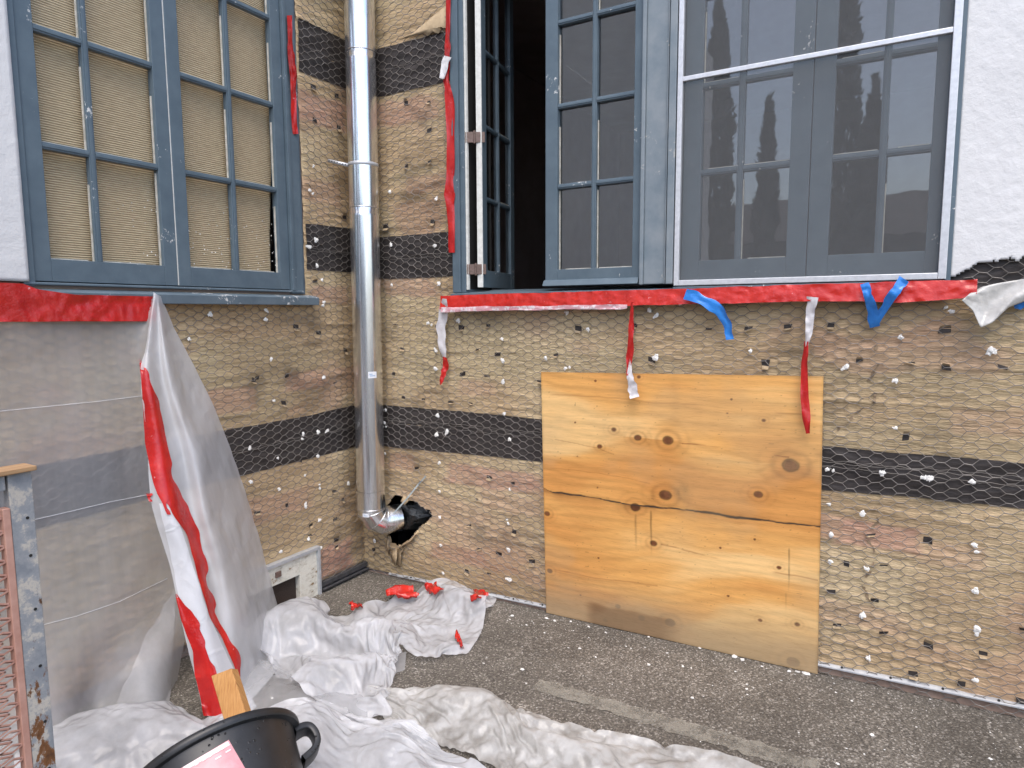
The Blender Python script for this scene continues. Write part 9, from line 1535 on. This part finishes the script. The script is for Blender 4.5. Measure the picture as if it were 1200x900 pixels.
# =================================================================== RUSTY PANEL AT THE LEFT EDGE
def panel():
    X0 = .9; y0 = -2.043; yE = -2.95; zt = 1.128; g = float(gz(X0))
    root = empty('metal_panel', (X0, -2.4, g), 'rusty grey metal frame with pink expanded metal mesh at the left edge', 'metal frame')
    b = MB(); b.box((X0 - .014, y0 - .048, g), (X0 + .014, y0, zt)); b.box((X0 - .030, y0 - .004, g), (X0 - .014, y0 - .0, zt)); b.build('post', [RUSTY], root, bevel=.003)
    b = MB(); b.box((X0 - .014, yE, g), (X0 + .014, yE + .052, zt)); b.build('post', [RUSTY], root, bevel=.003)
    b = MB(); b.box((X0 - .014, yE + .0525, zt - .035), (X0 + .0135, y0 - .0525, zt - .001)); b.box((X0 - .014, yE + .0525, g + .01), (X0 + .0135, y0 - .0525, g + .05)); b.build('rail', [RUSTY], root, bevel=.002)
    b = MB(); b.hexa([(X0 - .03, yE, zt + .001), (X0 + .03, yE, zt + .001), (X0 + .028, y0 + .006, zt + .001), (X0 - .03, y0 + .006, zt + .001), (X0 - .03, yE, zt + .018), (X0 + .03, yE, zt + .018), (X0 + .028, y0 + .006, zt + .012), (X0 - .03, y0 + .006, zt + .012)]); b.build('top_board', [OLDWOOD], root, bevel=.002)
    h = MB()
    for z in (1.02, .93, .80, .66, .52, .40): h.tube([(X0 + .0138, y0 - .016, z), (X0 + .0152, y0 - .016, z)], .0036, 8)
    h.build('bolt_hole', [BLACK], root)
    zm = 1.052; b = MB(); b.box((X0 - .010, y0 - .064, g + .05), (X0 + .016, y0 - .0485, zm)); b.box((X0 - .006, yE + .06, zm - .012), (X0 + .012, y0 - .083, zm)); b.build('mesh_edge', [PINKMETAL], root, bevel=.002)
    # expanded metal: tilted diamond strands
    b = MB(); PYm, PZm = .046, .0170; ny = int((y0 - .083 - yE - .06) / PYm) + 1; nz = int((zm - g - .06) / PZm)
    for j in range(nz):
        z = g + .06 + j * PZm
        for i in range(ny):
            y = y0 - .060 - i * PYm; o = PYm / 2 if j % 2 else 0
            for sgn in (1, -1):
                p = np.array([X0 + .006, y - o, z]); q_ = np.array([X0 + .006, y - o - PYm / 2, z + PZm * .5 * sgn])
                if q_[1] < yE + .06 or q_[2] > zm: continue
                nn = np.array([.0045, 0, .003]); tt = np.array([0, 0, .0022])
                b.hexa([p - nn - tt, q_ - nn - tt, q_ + nn - tt, p + nn - tt, p - nn + tt, q_ - nn + tt, q_ + nn + tt, p + nn + tt])
                p2 = np.array([X0 + .006, y - o - PYm, z])
                b.hexa([q_ - nn - tt, p2 - nn - tt, p2 + nn - tt, q_ + nn - tt, q_ - nn + tt, p2 - nn + tt, p2 + nn + tt, q_ + nn + tt])
    b.build('expanded_mesh', [PINKMETAL], root)
panel()

# =================================================================== DEBRIS
def chips():
    r = random.Random(12); b = MB()
    def chip(x, y, s):
        z = float(gz(x)) + .006; n = r.choice([4, 5, 5, 6]); a0 = r.uniform(0, 6.3); el = r.uniform(.4, 1)
        top = []; bt = []
        for k in range(n):
            a = a0 + 2 * math.pi * k / n; q = s * r.uniform(.6, 1.2); dx, dy = math.cos(a) * q, math.sin(a) * q * el
            top.append((x + dx * .8, y + dy * .8, z - .004 + s * r.uniform(.2, .45))); bt.append((x + dx, y + dy, z - .004))
        b.add(top + bt, [tuple(range(n))] + [(k, (k + 1) % n, n + (k + 1) % n, n + k) for k in range(n)])
    for _ in range(900):
        x = r.uniform(.25, 4.2); q = r.random()
        y = -abs(r.gauss(.02, .20)) if q < .55 else r.uniform(-1.5, -.03)
        if x < .9 and y > -.1 and r.random() < .5: continue
        chip(x, y - .015, min(.010, .0007 + r.expovariate(1 / .0013)))
    for px, py, s in ((600, 722, .010), (617, 733, .008), (760, 747, .007), (860, 770, .014), (870, 774, .012), (935, 788, .012), (945, 790, .015), (925, 787, .01), (820, 760, .009), (612, 785, .010), (567, 778, .008), (875, 803, .008), (875, 808, .008), (998, 822, .008), (710, 742, .009), (690, 735, .008), (1022, 862, .009), (1160, 890, .008), (640, 725, .012), (650, 728, .008), (540, 812, .01)):
        p = GR(px, py); chip(p[0], p[1], s)
    tag(mesh_obj('plaster_debris', b.v, b.f, [CHIP]), 'white plaster crumbs scattered over the asphalt', kind='stuff')
chips()

# =================================================================== WHAT THE PANES MIRROR: beyond the camera
def cypress(x, y, h, wd, lab, s):
    root = empty('cypress_tree', (x, y, gz(x)), lab, 'tree', 'cypress trees mirrored in the screened window')
    b = MB(); b.tube([(x, y, 0), (x + .03, y, h * .3), (x, y, h * .9)], [.10, .07, .02], 8); b.build('trunk', [BARK], root, True)
    r = np.random.default_rng(s); n = 10500; t = r.random(n) ** 1.15; z = .25 + t * (h - .25)
    prof = wd * (np.clip(t / .12, 0, 1) ** .5) * (1 - t ** 2.2) ** .7 * (.72 + .5 * fbm(t * 7, t * 0 + s, s, 3)); a = r.uniform(0, 2 * math.pi, n); rad = prof * np.sqrt(r.uniform(.25, 1.1, n)) * (.8 + .4 * vn(a * 1.3, z * 2.2, s))
    c_ = np.stack([x + rad * np.cos(a), y + rad * np.sin(a), z], -1); L = r.uniform(.07, .17, n)[:, None]
    d1 = np.stack([.45 * np.cos(a), .45 * np.sin(a), np.ones(n)], -1) + r.normal(0, .25, (n, 3)); d2 = np.cross(d1, r.normal(0, 1, (n, 3))); d2 /= np.linalg.norm(d2, axis=1)[:, None]
    V = np.stack([c_ - d1 * L * .5, c_ + d2 * L * .28, c_ + d1 * L * .7, c_ - d2 * L * .28], 1).reshape(-1, 3)
    mesh_obj('crown', V, np.arange(n * 4).reshape(-1, 4), LEAF, root)
cypress(-1.5, -14, 9.0, .46, 'broad cypress mirrored in the leftmost panes of the screened window', 31)
cypress(-.30, -14, 6.4, .30, 'slim low cypress mirrored left of centre in the screened window', 32)
cypress(1.22, -14, 9.8, .50, 'tallest cypress mirrored right of centre in the screened window', 33)
cypress(1.85, -14.3, 6.6, .36, 'short cypress mirrored beside the tallest one in the screened window', 34)
def neighbour():
    root = empty('neighbour_house', (2, -18, 0), 'low tiled house mirrored in the bottom panes of the screened window', 'house')
    b = MB(); b.box((-14, -24, 0), (16, -18.2, 3.6)); b.build('wall', [FARWALL], root)
    b = MB(); v = [(-14.6, -17.6, 3.5), (16.6, -17.6, 3.5), (16.6, -24.6, 3.5), (-14.6, -24.6, 3.5), (-11, -21, 5.1), (13, -21, 5.1)]
    b.add(v, [(0, 1, 5, 4), (2, 3, 4, 5), (1, 2, 5), (3, 0, 4), (0, 3, 2, 1)]); b.build('roof', [ROOF], root)
    for x in (-9, -4, 1, 6, 11):
        b = MB(); b.box((x, -18.2, 1.0), (x + 1.4, -18.15, 2.4)); b.build('window', [BLACK], root)
neighbour()
